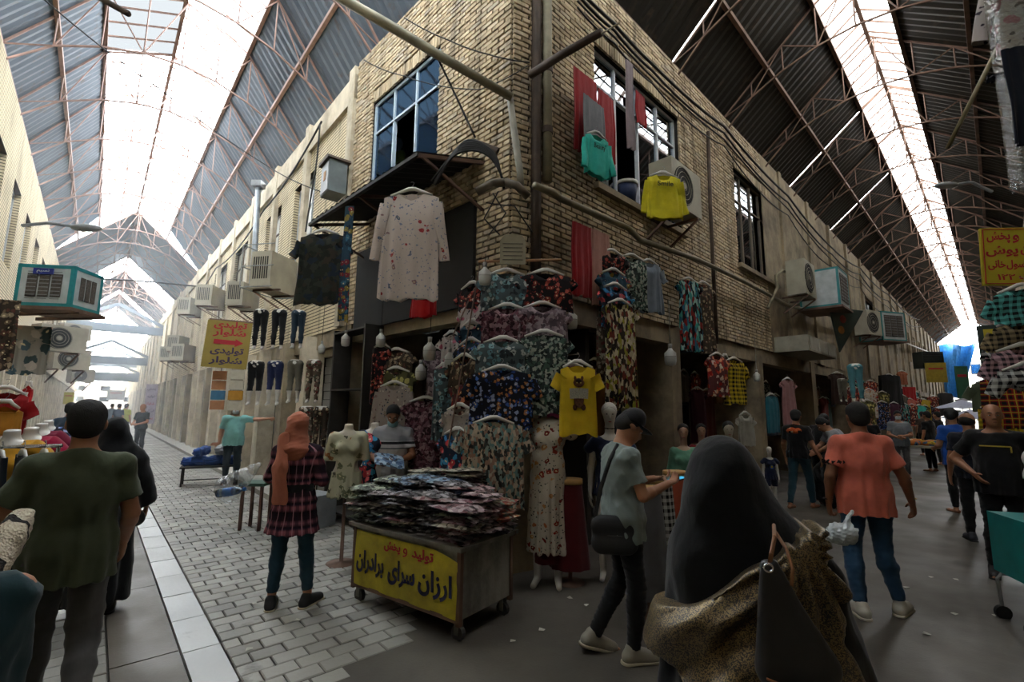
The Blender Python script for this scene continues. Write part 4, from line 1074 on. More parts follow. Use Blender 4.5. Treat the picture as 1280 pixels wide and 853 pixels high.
# ---- the woman in the black chador, close to the eye
x, y = .74, 1.52
ch, PCH = person('person', 'woman in black chador and gold-flecked shawl, nearest the camera', x, y, rad(-18), 1.61, dict(head=(-.075, .0, 1.62), neck=(-.04, -.02, 1.45), elR=(.22, -.02, 1.13), wrR=(.12, .16, 1.0), hdR=(-.3, 1, 0), elL=(-.20, .0, 1.13), wrL=(-.1, .2, 1.05), hdL=(.3, 1, 0), shL=(-.15, -.01, 1.37), shR=(.15, -.01, 1.36), yaw=-.15), .009, SKIN_M(), hair=None, face=False, ears=False, seed=31)
CHM = fabric('black_chador_cloth', '#0f1012')
T = SDF((-.62, -.55, -.01), (.62, .6, 1.85), PCH['S'].v); H = PCH['H']
T.ell(H((0, -.03, .035)), (.106, .128, .118), .02); T.ell(H((0, -.05, -.07)), (.125, .128, .13), .06)
T.cap((-.05, -.03, 1.52), (-.03, -.04, 1.36), .12, .18, .08, flat=((0, 1, 0), .8)); T.cap((-.15, -.02, 1.36), (.15, -.02, 1.34), .09, .09, .08)
T.cap((-.03, -.02, 1.36), (0, -.02, .95), .215, .26, .06, flat=((0, 1, 0), .8)); T.cap((0, -.02, .95), (0, 0, -.3), .26, .38, .06, flat=((0, 1, 0), .85))
T.cap((.17, -.01, 1.30), (.27, .02, .85), .08, .10, .08); T.cap((-.17, 0, 1.30), (-.2, .05, .95), .09, .10, .08); T.wrap(PCH['S'], .02)
T.cut((-.075, .03, 1.62), (-.1, 1, .12), .16); T.cut((0, 0, .012), (0, 0, -1))
CHD = T
mobj('chador', T.mesh('chador', CHM, folds=dict(amp=.010, freq=7, seed=33, drape=.024, dfreq=17, ztop=1.45, zbot=.4), xform=PCH['X']), ch)
def shawl_mat():
    t = NT('gold_fleck_shawl'); v = t.coord(); f = t.voro(v, 420, 'Color'); sp = t.n('ShaderNodeSeparateColor'); t.l(f, sp.inputs[0])
    st_ = t.noise(t.coord((1, 1, 1)), 9, 4); m = t.math('MULTIPLY', t.math('GREATER_THAN', t.math('ADD', sp.outputs[0], t.math('MULTIPLY', st_, .8)), .92), .85)
    k = t.mix(m, '#26211d', '#8d7a56'); t.bump(t.noise(t.coord((1, 1, .5)), 20, 4), .3, .01)
    t.done(k, .42); t.l(t.math('MULTIPLY', m, .7), t.b.inputs['Metallic']); return t.m
# shawl: a wide length of cloth over the right shoulder, swept round the back, folds running along it
T = SDF(CHD.lo, CHD.lo+CHD.v*(CHD.n-1), CHD.v); k_ = min(T.D.shape[2], CHD.D.shape[2])
gx = T.lo[0]+T.v*np.arange(T.D.shape[0])[:, None, None]; gy = T.lo[1]+T.v*np.arange(T.D.shape[1])[None, :, None]; gz = T.lo[2]+T.v*np.arange(T.D.shape[2])[None, None, :]
T.D[:CHD.D.shape[0], :CHD.D.shape[1], :k_] = CHD.D[:T.D.shape[0], :T.D.shape[1], :k_]-.034
SX, SZ = .115, 1.43                    # the cloth fans out from where it lies bunched on the right shoulder
upl = SZ+.05-np.clip(SX+.02-gx, 0, 1)*.62; lol = np.where(gx > -.05, .93+.5*np.clip(gx-.08, 0, 1), .93+.75*(-.05-gx)**1.2*1.2 if False else .93+.45*np.clip(-.05-gx, 0, 1))
T.D = np.maximum(T.D, (gz-upl)*.8); T.D = np.maximum(T.D, (lol-gz)*.8); T.D = np.maximum(T.D, (gx-(.205+.02*np.sin(gz*30)))*.9); T.D = np.maximum(T.D, np.where(gz > 1.30, gy-.13, gy-.05)).astype(np.float32)
Vv, Qq = nets(T.D); Vv = Vv*T.v+T.lo; N_ = np.zeros_like(Vv); c_ = np.cross(Vv[Qq[:, 1]]-Vv[Qq[:, 0]], Vv[Qq[:, 3]]-Vv[Qq[:, 0]])
for i in range(4): np.add.at(N_, Qq[:, i], c_)
N_ /= np.linalg.norm(N_, axis=1)[:, None]+1e-12
dx_, dz_ = Vv[:, 0]-SX, Vv[:, 2]-(SZ+.03); ph_ = np.arctan2(-dx_, -dz_); rr_ = np.sqrt(dx_**2+dz_**2)
dd = (.010+.012*np.clip(rr_/.35, 0, 1))*np.sin(ph_*17+1.2*np.sin(rr_*9))*np.clip(rr_/.08, 0, 1)+.006*np.sin(ph_*37+2*np.sin(rr_*12+1))
Vv = Vv+N_*dd[:, None]; sc_ = PCH['sc']
mobj('shawl', npmesh('shawl', Vv*sc_, Qq, shawl_mat()), ch)
# her handbag: leather tote, trim, strap and ring
hb = thing('handbag', 'black leather handbag with tan piping hanging behind the chador woman', 'handbag', aty(982, 775, 1.20), rad(-20))
T = SDF((-.2, -.12, -.22), (.22, .12, .30), .005)
T.cap((-.05, 0, -.12), (.095, 0, -.10), .035, .035, .02, flat=((0, 1, 0), .9))
for k in range(9):
    f = k/8; T.cap((-.055+.01*f, 0, -.115+.235*f), (.10-.125*f, 0, -.095+.215*f), .034-.018*f, .034-.018*f, .02)
mobj('bag_body', T.mesh('bag_body', LTHR, folds=dict(amp=.003, freq=14, seed=5)), hb)
TANL = M('tan_leather', '#7a4f2c', .5)
hb.scale = (.80, .9, .98)
m = MB().tube([(-.065, -.036, -.125), (.0, -.042, -.135), (.075, -.04, -.118), (.115, -.02, -.10)], .003, 6); m.build('piping', TANL, hb)
m = MB().tube([(-.035, -.01, .125), (-.028, -.01, .15), (-.012, .02, .185), (.0, .09, .20)], .006, 8, flat=.35); m.build('strap', TANL, hb)
m = MB().tube([(.018, -.02, .085), (.026, -.01, .12), (.018, .02, .16), (-.002, .07, .19)], .005, 8, flat=.35); m.build('strap', TANL, hb)
m = MB().tube([Vector((-.04+.012*math.cos(t), -.022, .12+.009*math.sin(t))) for t in [2*PI*k/12 for k in range(13)]], .003, 6); m.build('ring', M('chrome', '#c8c8c8', .2, 1), hb)
# woman in black beyond the green man, with a bag
x, y = spot(116, 768)
wb_, PW2 = person('person', 'woman in long black chador walking ahead of the man in olive', x, y, rad(38), 1.58, dict(elR=(.26, 0, 1.12), wrR=(.3, .1, .9)), .011, SKIN_M(), hair=None, face=False, shoe=(M('black_shoe', '#141414', .5), SOLE_B), seed=37)
T = SDF((-.5, -.5, .02), (.5, .5, 1.85), .016); H = PW2['H']
T.ell(H((0, -.02, .03)), (.10, .12, .115), .03); T.cap((0, -.02, 1.52), (0, -.02, 1.36), .11, .17, .08, flat=((0, 1, 0), .8)); T.cap((-.17, 0, 1.36), (.17, 0, 1.36), .09, .09, .08)
T.cap((0, 0, 1.36), (0, 0, .9), .22, .23, .06, flat=((0, 1, 0), .75)); T.cap((0, 0, .9), (0, 0, .1), .23, .25, .06, flat=((0, 1, 0), .85)); T.cap((.2, 0, 1.33), (.3, .06, .98), .08, .09, .06); T.cut((0, 0, .10), (0, 0, -1)); T.cut((0, .05, 1.62), (0, 1, .1), .15)
mobj('chador', T.mesh('chador', CHM, folds=dict(amp=.008, freq=9, seed=38, drape=.02, dfreq=15), xform=PW2['X']), wb_)
p = aty(152, 642, y-.05); hb2 = thing('handbag', 'small black handbag carried by the woman in black beyond the olive shirt', 'handbag', p, rad(30))
T = SDF((-.2, -.1, -.14), (.2, .1, .14), .009); T.cap((-.10, 0, -.05), (.10, 0, -.05), .065, .065, .02, flat=((0, 1, 0), .6)); T.cap((-.07, 0, .02), (.07, 0, .02), .05, .05, .02, flat=((0, 1, 0), .6))
mobj('bag_body', T.mesh('bag_body', LTHR), hb2); MB().tube([(-.08, 0, .05), (-.05, 0, .22), (0, 0, .28), (.05, 0, .22), (.08, 0, .05)], .007, 6).build('handle', LTHR, hb2)
# foreground teal figure at the left edge with a knitted bag
x, y = -1.44, 1.25
tl, PT = person('person', 'person in dark teal cloak cut off by the left edge', x, y, rad(55), 1.50, dict(elL=(-.17, .02, 1.10), elR=(.17, .02, 1.10), wrL=(-.08, .12, .95), wrR=(.08, .12, .95), hdL=(.5, .5, -1), hdR=(-.5, .5, -1)), .012, SKIN_M(), hair=None, face=False, seed=41)
T = SDF((-.5, -.5, .01), (.5, .5, 1.8), PT['S'].v)
T.cap((0, 0, 1.40), (0, 0, 1.30), .10, .15, .06); T.cap((-.14, 0, 1.30), (.14, 0, 1.30), .09, .09, .08); T.cap((0, 0, 1.30), (0, 0, .8), .19, .24, .06, flat=((0, 1, 0), .85)); T.cap((0, 0, .8), (0, 0, .0), .24, .34, .06, flat=((0, 1, 0), .9)); T.ell(PT['H']((0, -.02, .02)), (.1, .12, .12), .04)
T.wrap(PT['S'], .02); T.cut((0, 0, .02), (0, 0, -1)); mobj('cloak', T.mesh('cloak', fabric('dark_teal_cloth', '#183338'), folds=dict(amp=.007, freq=9, seed=42, drape=.02, dfreq=13), xform=PT['X']), tl)
def knit_mat():
    t = NT('striped_knit'); sp = t.n('ShaderNodeSeparateXYZ'); t.l(t.tc.outputs['Object'], sp.inputs[0])
    zig = t.math('ADD', t.math('MULTIPLY', sp.outputs[0], 3.2), t.math('MULTIPLY', t.math('PINGPONG', sp.outputs[2], .02), 3.0))
    k = t.ramp(t.math('FRACT', t.math('ADD', zig, 20)), [(0, '#c8bba4'), (.30, '#1a1715'), (.38, '#c4552a'), (.62, '#1a1715'), (.70, '#cabfa9'), (.85, '#1a1715'), (.9, '#c8bba4')], 'CONSTANT')
    t.bump(t.voro(t.coord(), 120, 'Distance'), .8, .01); return t.done(k, .95)
p = aty(6, 688, 1.6); kb = thing('knitted_bag', 'orange, cream and black knitted bag at the left edge beside the teal cloak', 'bag', p, rad(-60))
T = SDF((-.2, -.12, -.16), (.2, .12, .16), .008); T.cap((-.08, 0, .03), (.09, 0, -.045), .062, .055, .03, flat=((0, 1, 0), .6)); T.cap((-.1, 0, .08), (-.02, 0, .03), .03, .05, .02)
mobj('bag_body', T.mesh('bag_body', knit_mat(), folds=dict(amp=.006, freq=30, seed=2)), kb)
# ---- smaller figures down the alleys
FARM = {}
def far(lbl, px, py, topc, botc=BLK, h=1.72, rz=None, long=False, hair='short', z=0.0, vox=.02, hm=None, y=None, **k):
    if y: q = aty(px, 520, y); x, yy = q.x, y
    else: x, yy = spot(px, py)
    return person('person', lbl, x, yy, rad(random.uniform(-30, 30)) if rz is None else rad(rz), h, k.pop('pose', None), vox, SKIN_M(), top='shirt', topm=topc, bottom=('trousers', botc), face=False, hair=hair, hairm=hm, seed=random.random()*9, loose=1.1, **k)
far('man in dark clothes with something white in his hands, far down the left alley', 172, 569, fabric('charcoal_cloth', '#33383a'), rz=175, hair='receding', hm=HAIRG, vox=.014, pose=dict(elL=(-.24, .03, 1.12), wrL=(-.1, .26, 1.05), elR=(.24, .03, 1.12), wrR=(.1, .26, 1.05), hdL=(.5, 1, 0), hdR=(-.5, 1, 0)), shoe=(SOLE_B, SOLE_B))
NAVY = fabric('navy_cotton', '#2b3f52')
far('man in navy shirt beyond the clothes rack on the left, seen from behind', 73, 625, NAVY, rz=20, vox=.012, pose=dict(build=1.08, elR=(.3, .02, 1.15), wrR=(.22, .2, 1.15)))
far('bald man beyond the man in navy shirt on the left', 92, 600, fabric('beige_cotton', '#b0a48c'), rz=160, hair='receding', vox=.014)
far('figure in pale blue against the left wall, far down the alley', 108, 572, fabric('pale_blue_cotton', '#8fa6b8'), rz=10)
far('distant figure in dark blue walking in the left alley', 144, 552, fabric('dusk_blue', '#39475c'), rz=0)
far('distant figure in yellow-green vest in the left alley', 153, 551, fabric('hi_vis', '#a8ad4c'), rz=0)
far('distant figure in grey at the end of the left alley, leftmost', 136, 545, fabric('haze_grey', '#6c7888'), rz=0)
far('woman in black with uncovered face behind the salmon shirt', 1092, 592, BLK, rz=150, h=1.6)
for i, (px, py, c, l) in enumerate(((1166, 590, BLK, 'man in black with white-striped shoulder left of the blue shirt'), (1178, 582, CH_TOP, 'man in black just behind the blue shirt man'), (1158, 570, fabric('brown_cotton', '#4a3c34'), 'shopper in brown by the orange toys, far right alley'), (1190, 562, fabric('pale_pink_cotton', '#a88c8c'), 'shopper in pale pink deep in the right alley'), (1150, 556, fabric('mid_grey_cotton', '#6f7478'), 'shopper in grey deep in the right alley'), (1214, 566, fabric('white_cotton', '#b8b8b8'), 'shopper in white beyond the bald men'), (1172, 552, NAVY, 'shopper in navy deep in the right alley'), (1200, 550, BLK, 'shopper in black near the far end of the right alley'))):
    far(l, px, py, c)
# partial person at the right edge pushing the crate trolley
x, y = spot(1352, 815); person('person', 'person in violet-blue trousers cut off by the right edge beside the crate', x+.05, y, rad(95), 1.70, dict(), .012, SKIN_M(), top='shirt', topm=fabric('white_cotton', '#b8b8b8'), hem=.95, bottom=('trousers', fabric('violet_blue_cloth', '#3c4572')), hair='short', seed=55)
# ---------------------------------------------------------------- lettering
_AF = {'ا': (0xFE8D, 0xFE8E), 'د': (0xFEA9, 0xFEAA), 'ر': (0xFEAD, 0xFEAE), 'ز': (0xFEAF, 0xFEB0), 'و': (0xFEED, 0xFEEE), 'ب': 0xFE8F, 'پ': 0xFB56, 'ت': 0xFE95, 'خ': 0xFEA5, 'س': 0xFEB1, 'ش': 0xFEB5, 'ک': 0xFB8E, 'گ': 0xFB92,
       'ل': 0xFEDD, 'م': 0xFEE1, 'ن': 0xFEE5, 'ی': 0xFBFC}
def arab(w):
    out = []; n = len(w); i = 0
    def dual(c): return c in _AF and isinstance(_AF[c], int)
    while i < n:
        c = w[i]
        if c not in _AF: out.append(c); i += 1; continue
        prev = i > 0 and dual(w[i-1]); nxt = i+1 < n and w[i+1] in _AF
        if c == 'ل' and nxt and w[i+1] == 'ا': out.append(chr(0xFEFC if prev else 0xFEFB)); i += 2; continue
        if dual(c): out.append(chr(_AF[c]+(3 if prev and nxt else 1 if prev else 2 if nxt else 0)))
        else: out.append(chr(_AF[c][1 if prev else 0]))
        i += 1
    s = ''.join(reversed(out))
    return s
def text_mesh(txt, size=.1, ext=.002, bold=.0):
    cu = bpy.data.curves.new('lettering', 'FONT'); cu.body = txt; cu.size = size; cu.extrude = ext; cu.offset = bold; cu.align_x = 'CENTER'; cu.align_y = 'CENTER'; cu.resolution_u = 3
    o = bpy.data.objects.new('lettering', cu); COL.objects.link(o)
    dg = bpy.context.evaluated_depsgraph_get(); me = bpy.data.meshes.new_from_object(o.evaluated_get(dg)); bpy.data.objects.remove(o); bpy.data.curves.remove(cu); return me
def lettering(txt, size, mat, parent, loc, width=None, bold=.0, rot=(PI/2, 0, 0), name='lettering', height=None):
    me = text_mesh(txt, size, .0015, bold); me.materials.clear(); me.materials.append(mat)
    co = np.zeros(len(me.vertices)*3, np.float32); me.vertices.foreach_get('co', co); co = co.reshape(-1, 3)
    if len(co) == 0: return None
    a, b = co.min(0), co.max(0); co[:, :2] -= (a[:2]+b[:2])/2
    if width: co[:, 0] *= width/(b[0]-a[0])
    if height: co[:, 1] *= height/(b[1]-a[1])
    me.vertices.foreach_set('co', co.ravel()); me.update()
    return mobj(name, me, parent, loc, rot=rot)
# ---------------------------------------------------------------- hanging goods
WPL = M('white_plastic', '#c9c7c0', .4, var=.06)
def loft(rings, closed=False):
    n = len(rings[0]); V = [p for r in rings for p in r]; F = []
    for i in range(len(rings)-1):
        for j in range(n): F.append((i*n+j, i*n+(j+1) % n, (i+1)*n+(j+1) % n, (i+1)*n+j))
    return V, F
def garment_mesh(kind, w, h, th=.07, sleeve=None, slope=.06, neck=.085, flare=1.1, folds=.012, seed=0, nf=5, waist=1.0, vneck=.09):
    rn = random.Random(seed); ph = [rn.uniform(0, 6.28) for _ in range(6)]; hw = w/2; m = MB(); R = []; nz, na = 20, 36
    for i in range(nz+1):
        f = i/nz; z = -h*f
        if kind == 'panel': W_ = hw*(1+.04*f); T_ = th*.35
        else:
            W_ = hw*(1+(flare-1)*f)*(1-(1-waist)*math.exp(-((f-.33)/.13)**2)); T_ = th*(.16+.84*min(1, f*5))*(.5 if i == 0 else 1)
        ring = []
        for j in range(na):
            a = 2*PI*j/na; cx = math.copysign(abs(math.cos(a))**.75, math.cos(a)); sy = math.copysign(abs(math.sin(a))**.9, math.sin(a)); x = W_*cx; y = T_/2*sy
            fo = folds*(.35+.9*f)*(math.sin(x/w*nf*6.28+ph[0]+f*1.5)+.5*math.sin(x/w*nf*11+ph[1]-f*2))
            y += fo+folds*.6*math.sin(f*7+ph[2]+x*6)
            zz = z
            if kind != 'panel' and f < .25:
                k = 1-f/.25; zz -= slope*(abs(x)/hw)**1.3*k
                if abs(x) < neck and sy < .2: zz -= vneck*k*math.sqrt(max(0, 1-(x/neck)**2))
                elif abs(x) < neck: zz -= .02*k
            if i == nz: zz += .012*math.sin(x*40+ph[3])+.012*math.sin(x*17+ph[4])
            ring.append((x, y, zz))
        R.append(ring)
    m.add(*loft(R))
    if sleeve and kind != 'panel':
        L, ang, sw = sleeve
        for sg in (-1, 1):
            R = []; A0 = Vector((sg*(hw-.02), 0, -slope-sw*.45)); d = Vector((sg*math.sin(ang+rn.uniform(-.06, .06)), rn.uniform(-.08, .05), -math.cos(ang))).normalized(); u = Vector((d.z, 0, -d.x)); k = 9 if L > .3 else 5
            for i in range(k+1):
                f = i/k; r = sw/2*(1-.25*f); c = A0+d*L*f+Vector((0, .012*math.sin(f*6+ph[5]), 0)); q = []
                for j in range(12):
                    a = 2*PI*j/12; q.append(tuple(c+u*(r*math.cos(a))+Vector((0, 1, 0))*(math.sin(a)*(.022+.2*folds)+folds*.6*math.sin(a*3+f*5))))
                R.append(q)
            m.add(*loft(R))
    return m
def hanger_part(parent, w=.36, mat=None, z=0.0, thick=.012, bar=True):
    m = MB(); hw = w/2
    m.tube([(-hw, 0, z-.105), (-hw*.5, 0, z-.07), (-.03, 0, z-.045), (.03, 0, z-.045), (hw*.5, 0, z-.07), (hw, 0, z-.105)], [thick*.8, thick*1.3, thick*1.7, thick*1.7, thick*1.3, thick*.8], 8, flat=.6)
    o = m.build('hanger', mat or WPL, parent, True)
    MB().tube([(0, 0, z-.05), (0, 0, z-.018), (.012, 0, z-.006), (.020, 0, z+.010), (.012, 0, z+.026), (-.004, 0, z+.028), (-.014, 0, z+.018)], .0026, 6).build('hook', M('steel_wire', '#8d8d8d', .35, .9), o)
    return o
GN = {'blouse': 'blouse', 'tshirt': 't-shirt', 'dress': 'dress', 'tunic': 'tunic', 'fabric_length': 'cloth', 'skirt': 'skirt', 'trousers': 'trousers', 'shirt': 'shirt', 'leggings': 'leggings'}
def hang(name, label, at, w, h, mat, rz=0.0, kind='top', sleeve='short', group=None, hanger=True, **k):
    t = thing(name, label, GN.get(name, 'garment'), at, rz, group)
    sl = {'short': (min(.20, w*.42), .55, .15), 'long': (min(.56, h*.62), .22, .12), None: None, 'cap': (.09, .8, .14), 'arms_out': (.5, .35, .12)}[sleeve] if not isinstance(sleeve, tuple) else sleeve
    m = garment_mesh(kind, w, h-.07, sleeve=sl, seed=hash_(label), **k)
    m.xf(Matrix.Translation((0, 0, -.07 if hanger else 0)))
    m.build('garment_body', mat, t, True)
    if hanger: hanger_part(t, w=min(w*.86, .40))
    return t
def hash_(s): return sum((i+1)*ord(c) for i, c in enumerate(s)) % 9973
def H_(px, py, Y): return aty(px, py, Y)
# colours of cloth
F_TUNIC = floral('white_tunic_print', '#c9bcb4', ['#8f1c22', '#5d6b86', '#8a6a70', '#45526e'], 15, .22, leaf='#7c8298', seed=3)
F_CIRC = floral('teal_circle_print', '#4a5658', ['#7ea2a6', '#2c3236', '#a5aba8', '#5c8088'], 20, .85, seed=1)
F_BLKRED = floral('black_red_print', '#151214', ['#7d2a24', '#a8564a', '#4c1b1b', '#8a3a30'], 22, .75, seed=2)
F_MAROON = mosaic('maroon_print', ['#3f2129', '#6f5058', '#8f7478', '#2a161c', '#59323c'], 30, 1.6, seed=4)
F_MAUVE = mosaic('mauve_print', ['#5c4c52', '#8a7a80', '#4c4046', '#75656c', '#93868a'], 24, 1.6, seed=5)
F_GREEN = mosaic('dark_green_print', ['#2b3432', '#7c8a80', '#3c5248', '#1a201e', '#989c90', '#2b3432'], 34, 1.2, seed=6)
F_BLUE = floral('navy_flower_print', '#14161f', ['#3a5c9c', '#8d99b8', '#24386e', '#a06a3c'], 26, .72, seed=7)
F_CAMO = mosaic('beige_block_print', ['#3a3f3c', '#9f9482', '#5c7c7a', '#b2a08c', '#2c2a28', '#8a6c5c', '#7c8c84'], 34, .5, (1.3, 1, .8))
F_DARK = mosaic('dark_camo_print', ['#1c1e1a', '#2c3028', '#1a2430', '#302a22', '#20241e'], 15, 1.4)
F_YBLK = mosaic('cream_yellow_print', ['#2e261f', '#a89c84', '#8d8a34', '#1c1814', '#6b2f26', '#c0b498', '#3c3028'], 24, 1.0, (1.4, 1, .7), seed=10)
F_TEALR = mosaic('teal_red_print', ['#151416', '#3d8a82', '#7c2420', '#151416', '#2b5f78', '#8fb0a8'], 18, .4, (1.6, 1, .7), seed=11)
F_BROWN = floral('brown_print', '#3a3128', ['#6d5c48', '#8c7c66', '#2a221c', '#5a3a30'], 20, .8, seed=12)
F_LEAF = floral('cream_leaf_print', '#a8a48a', ['#5c6048', '#74765c', '#4c4a3c', '#8b5a32'], 9, .5, seed=13, warp=1.2)
F_WHITE = floral('white_red_flower_print', '#b8ad9c', ['#8a2a1c', '#a8643c', '#6e2018', '#b07c48'], 15, .42, leaf='#22262c', seed=14)
F_BEIGE = floral('beige_small_print', '#8c827a', ['#4c3a3c', '#6d4c50', '#b0a89c', '#3c4450'], 26, .4, seed=15)
F_PINKW = floral('pink_flower_white', '#b5aca8', ['#a8586c', '#c07c8a', '#8f4258', '#b86c7c'], 9, .35, leaf='#3a3440', seed=16)
F_REDBL = floral('red_blue_print', '#1c2230', ['#a03038', '#2f6fa0', '#c85a60', '#3a86b0'], 14, .85, seed=17)
F_OLIVE = floral('olive_yellow_print', '#4c4a2c', ['#8a8648', '#6b4a2c', '#a8a060', '#302c20'], 12, .8, seed=18)
F_LEGG = floral('leggings_print', '#5a4c40', ['#a09080', '#5c2c28', '#3c4438', '#b0a490'], 22, .8, seed=19)
F_BLUG = floral('blue_gold_print', '#2a4454', ['#8c7a3c', '#3f6a80', '#1f2c3c', '#7c2c38'], 18, .8, seed=20)
F_REDFL = floral('red_flower_print', '#5a3030', ['#b03c2c', '#d08060', '#8c1f1c', '#c8b0a0'], 14, .8, seed=21)
C_RED = fabric('deep_red_cloth', '#8a1218'); C_PEACH = fabric('peach_cloth', '#a8786c'); C_YEL = fabric('yellow_cotton', '#c3a41e'); C_TUR = fabric('turquoise_jersey', '#2fae9e'); C_YEL2 = fabric('lemon_jersey', '#c4b81f')
C_GRY = fabric('heather_grey', '#6b6c70'); C_BLG = fabric('blue_grey_cotton', '#6d7682'); C_TAU = fabric('taupe_cloth', '#75686a'); C_MAG = fabric('magenta_cotton', '#8a3c6c')
PL_YEL = plaid('yellow_black_plaid', '#b39a22', '#14130f', None, .065); PL_TEAL = plaid('teal_plaid', '#4f9a94', '#15191a', None, .055); PL_BRN = plaid('brown_plaid', '#8a7a5c', '#1c1a17', None, .05); PL_PNK = plaid('pink_plaid', '#a8868c', '#16161a', None, .05); PL_BW = plaid('black_white_plaid', '#b0b0ac', '#141416', None, .06); PL_RED = plaid('red_plaid', '#8f1a1c', '#1a1416', '#b0a030', .07)
# --- the display on the corner of the block
YC = 4.72; GC = 'floral blouses on the corner display'
for i, (lb, px, py, wp, hp, mt, dy, sl) in enumerate((
    ('grey-teal blouse with ring print, top left of the corner display', 633, 332, 62, 62, F_CIRC, .22, 'cap'),
    ('black blouse with red flowers, top right of the corner display', 682, 332, 66, 62, F_BLKRED, .22, 'cap'),
    ('maroon patterned blouse, second row left on the corner display', 634, 375, 62, 62, F_MAROON, .14, 'cap'),
    ('mauve-grey printed blouse, second row right on the corner display', 678, 373, 62, 64, F_MAUVE, .14, 'cap'),
    ('dark teal ornament-print blouse above the navy flowered one', 629, 416, 66, 66, F_CIRC, .07, 'cap'),
    ('long dark green and cream blouse right of the navy flowered one', 680, 408, 58, 112, F_GREEN, .06, 'cap'),
    ('navy blouse covered in small blue flowers on the corner display', 627, 452, 74, 84, F_BLUE, .0, 'short'),
    ('beige, green and black block-print blouse, lowest on the corner display', 617, 516, 72, 116, F_CAMO, -.08, 'short'))):
    Y = YC+dy; hang('blouse', lb, H_(px, py, Y), sz(wp, Y), sz(hp, Y), mt, rad(random.uniform(-6, 6)), sleeve=sl, group=GC)
for i, (lb, px, py, wp, hp, mt, Y) in enumerate((
    ('black spotted blouse edge-on, topmost of the column left of the corner', 590, 348, 34, 50, F_BLKRED, 5.15),
    ('white and pink flowered blouse, second in the column left of the corner', 592, 370, 32, 48, F_PINKW, 5.1),
    ('blue and yellow blouse in the column left of the corner', 590, 395, 30, 48, F_BLUG, 5.05),
    ('dark blouse with yellow dots in the column left of the corner', 588, 418, 34, 50, F_BLUE, 5.0),
    ('brown patterned blouse in the column left of the corner', 580, 438, 36, 56, F_BROWN, 4.97),
    ('orange and white patterned blouse low in the column left of the corner', 583, 462, 34, 58, F_REDFL, 4.94),
    ('pinkish beige blouse on a white hanger beside the blue-red dress', 575, 500, 40, 52, F_BEIGE, 4.9),
    ('long blouse in blue and red flowers above the cart stack', 572, 530, 40, 90, F_REDBL, 4.84))):
    hang('blouse', lb, H_(px, py, Y), sz(wp, Y)*1.3, sz(hp, Y), mt, rad(-38), sleeve='cap', group='blouses in the column left of the corner')
# rods carrying them
rod = MB().tube([H_(598, 327, 4.98), H_(702, 325, 4.98)], .016, 8); tag(rod.build('wooden_rod', M('bare_wood', '#8f6a48', .7)), 'wooden rod above the corner display of blouses', 'rod')
m = MB()
for a, b in (((566, 420, 5.0), (600, 345, 5.2)), ((600, 330, 5.05), (560, 560, 4.85))): m.tube([H_(*a), H_(*b)], .008, 6)
tag(m.build('display_frame', MB_STEELR), 'thin steel frame that carries the column of blouses left of the corner', 'frame')
# big tunic and others below the awning
hang('tunic', 'long white tunic with small red and blue flowers hanging before the awning', H_(515, 231, 4.2), sz(74, 4.2), sz(157, 4.2), F_TUNIC, rad(-4), sleeve=(.56, .10, .125), flare=1.1)
hang('tunic', 'bright red tunic half hidden behind the white flowered one', H_(533, 300, 4.7), sz(34, 4.7), sz(103, 4.7), fabric('bright_red_cloth', '#b0141a'), rad(-25), sleeve=None, flare=1.2)
hang('blouse', 'dark camouflage-print blouse hanging from the left end of the awning', H_(404, 283, 5.3), sz(60, 5.3), sz(105, 5.3), F_DARK, rad(-8), sleeve='short')
hang('trousers', 'narrow blue flowered trousers hanging edge-on beside the camouflage blouse', H_(437, 258, 4.9), sz(13, 4.9), sz(165, 4.9), F_BLUG, rad(-10), sleeve=None, kind='panel', hanger=False)
# inside the left shop
for lb, px, py, wp, hp, mt, Y, sl in (
    ('dark brown flowered blouse on a white hanger at the back of the left shop', 496, 432, 44, 60, F_BROWN, 6.3, 'cap'),
    ('olive and yellow blouse at the back of the left shop', 495, 455, 50, 70, F_OLIVE, 6.25, 'cap'),
    ('beige long-sleeved blouse with small flowers behind the shopkeeper', 493, 473, 44, 96, F_BEIGE, 6.15, 'long'),
    ('black blouse with pale dots at the top of the left shop', 478, 425, 24, 80, F_BLKRED, 6.3, None),
    ('pink and white flowered blouse high right in the left shop', 565, 410, 26, 62, F_PINKW, 5.9, 'cap'),
    ('grey flowered blouse under the pair of bulbs in the left shop', 548, 430, 26, 70, F_MAUVE, 6.1, 'cap'),
    ('large mauve and white flowered dress right of the shopkeeper', 532, 492, 48, 92, F_MAROON, 6.0, 'cap'),
    ('dark teal blouse between the mauve dress and the corner', 556, 450, 26, 100, F_CIRC, 5.8, None)):
    hang('blouse', lb, H_(px, py, Y), sz(wp, Y), sz(hp, Y), mt, rad(random.uniform(-14, 4)), sleeve=sl, group='blouses in the left shop')
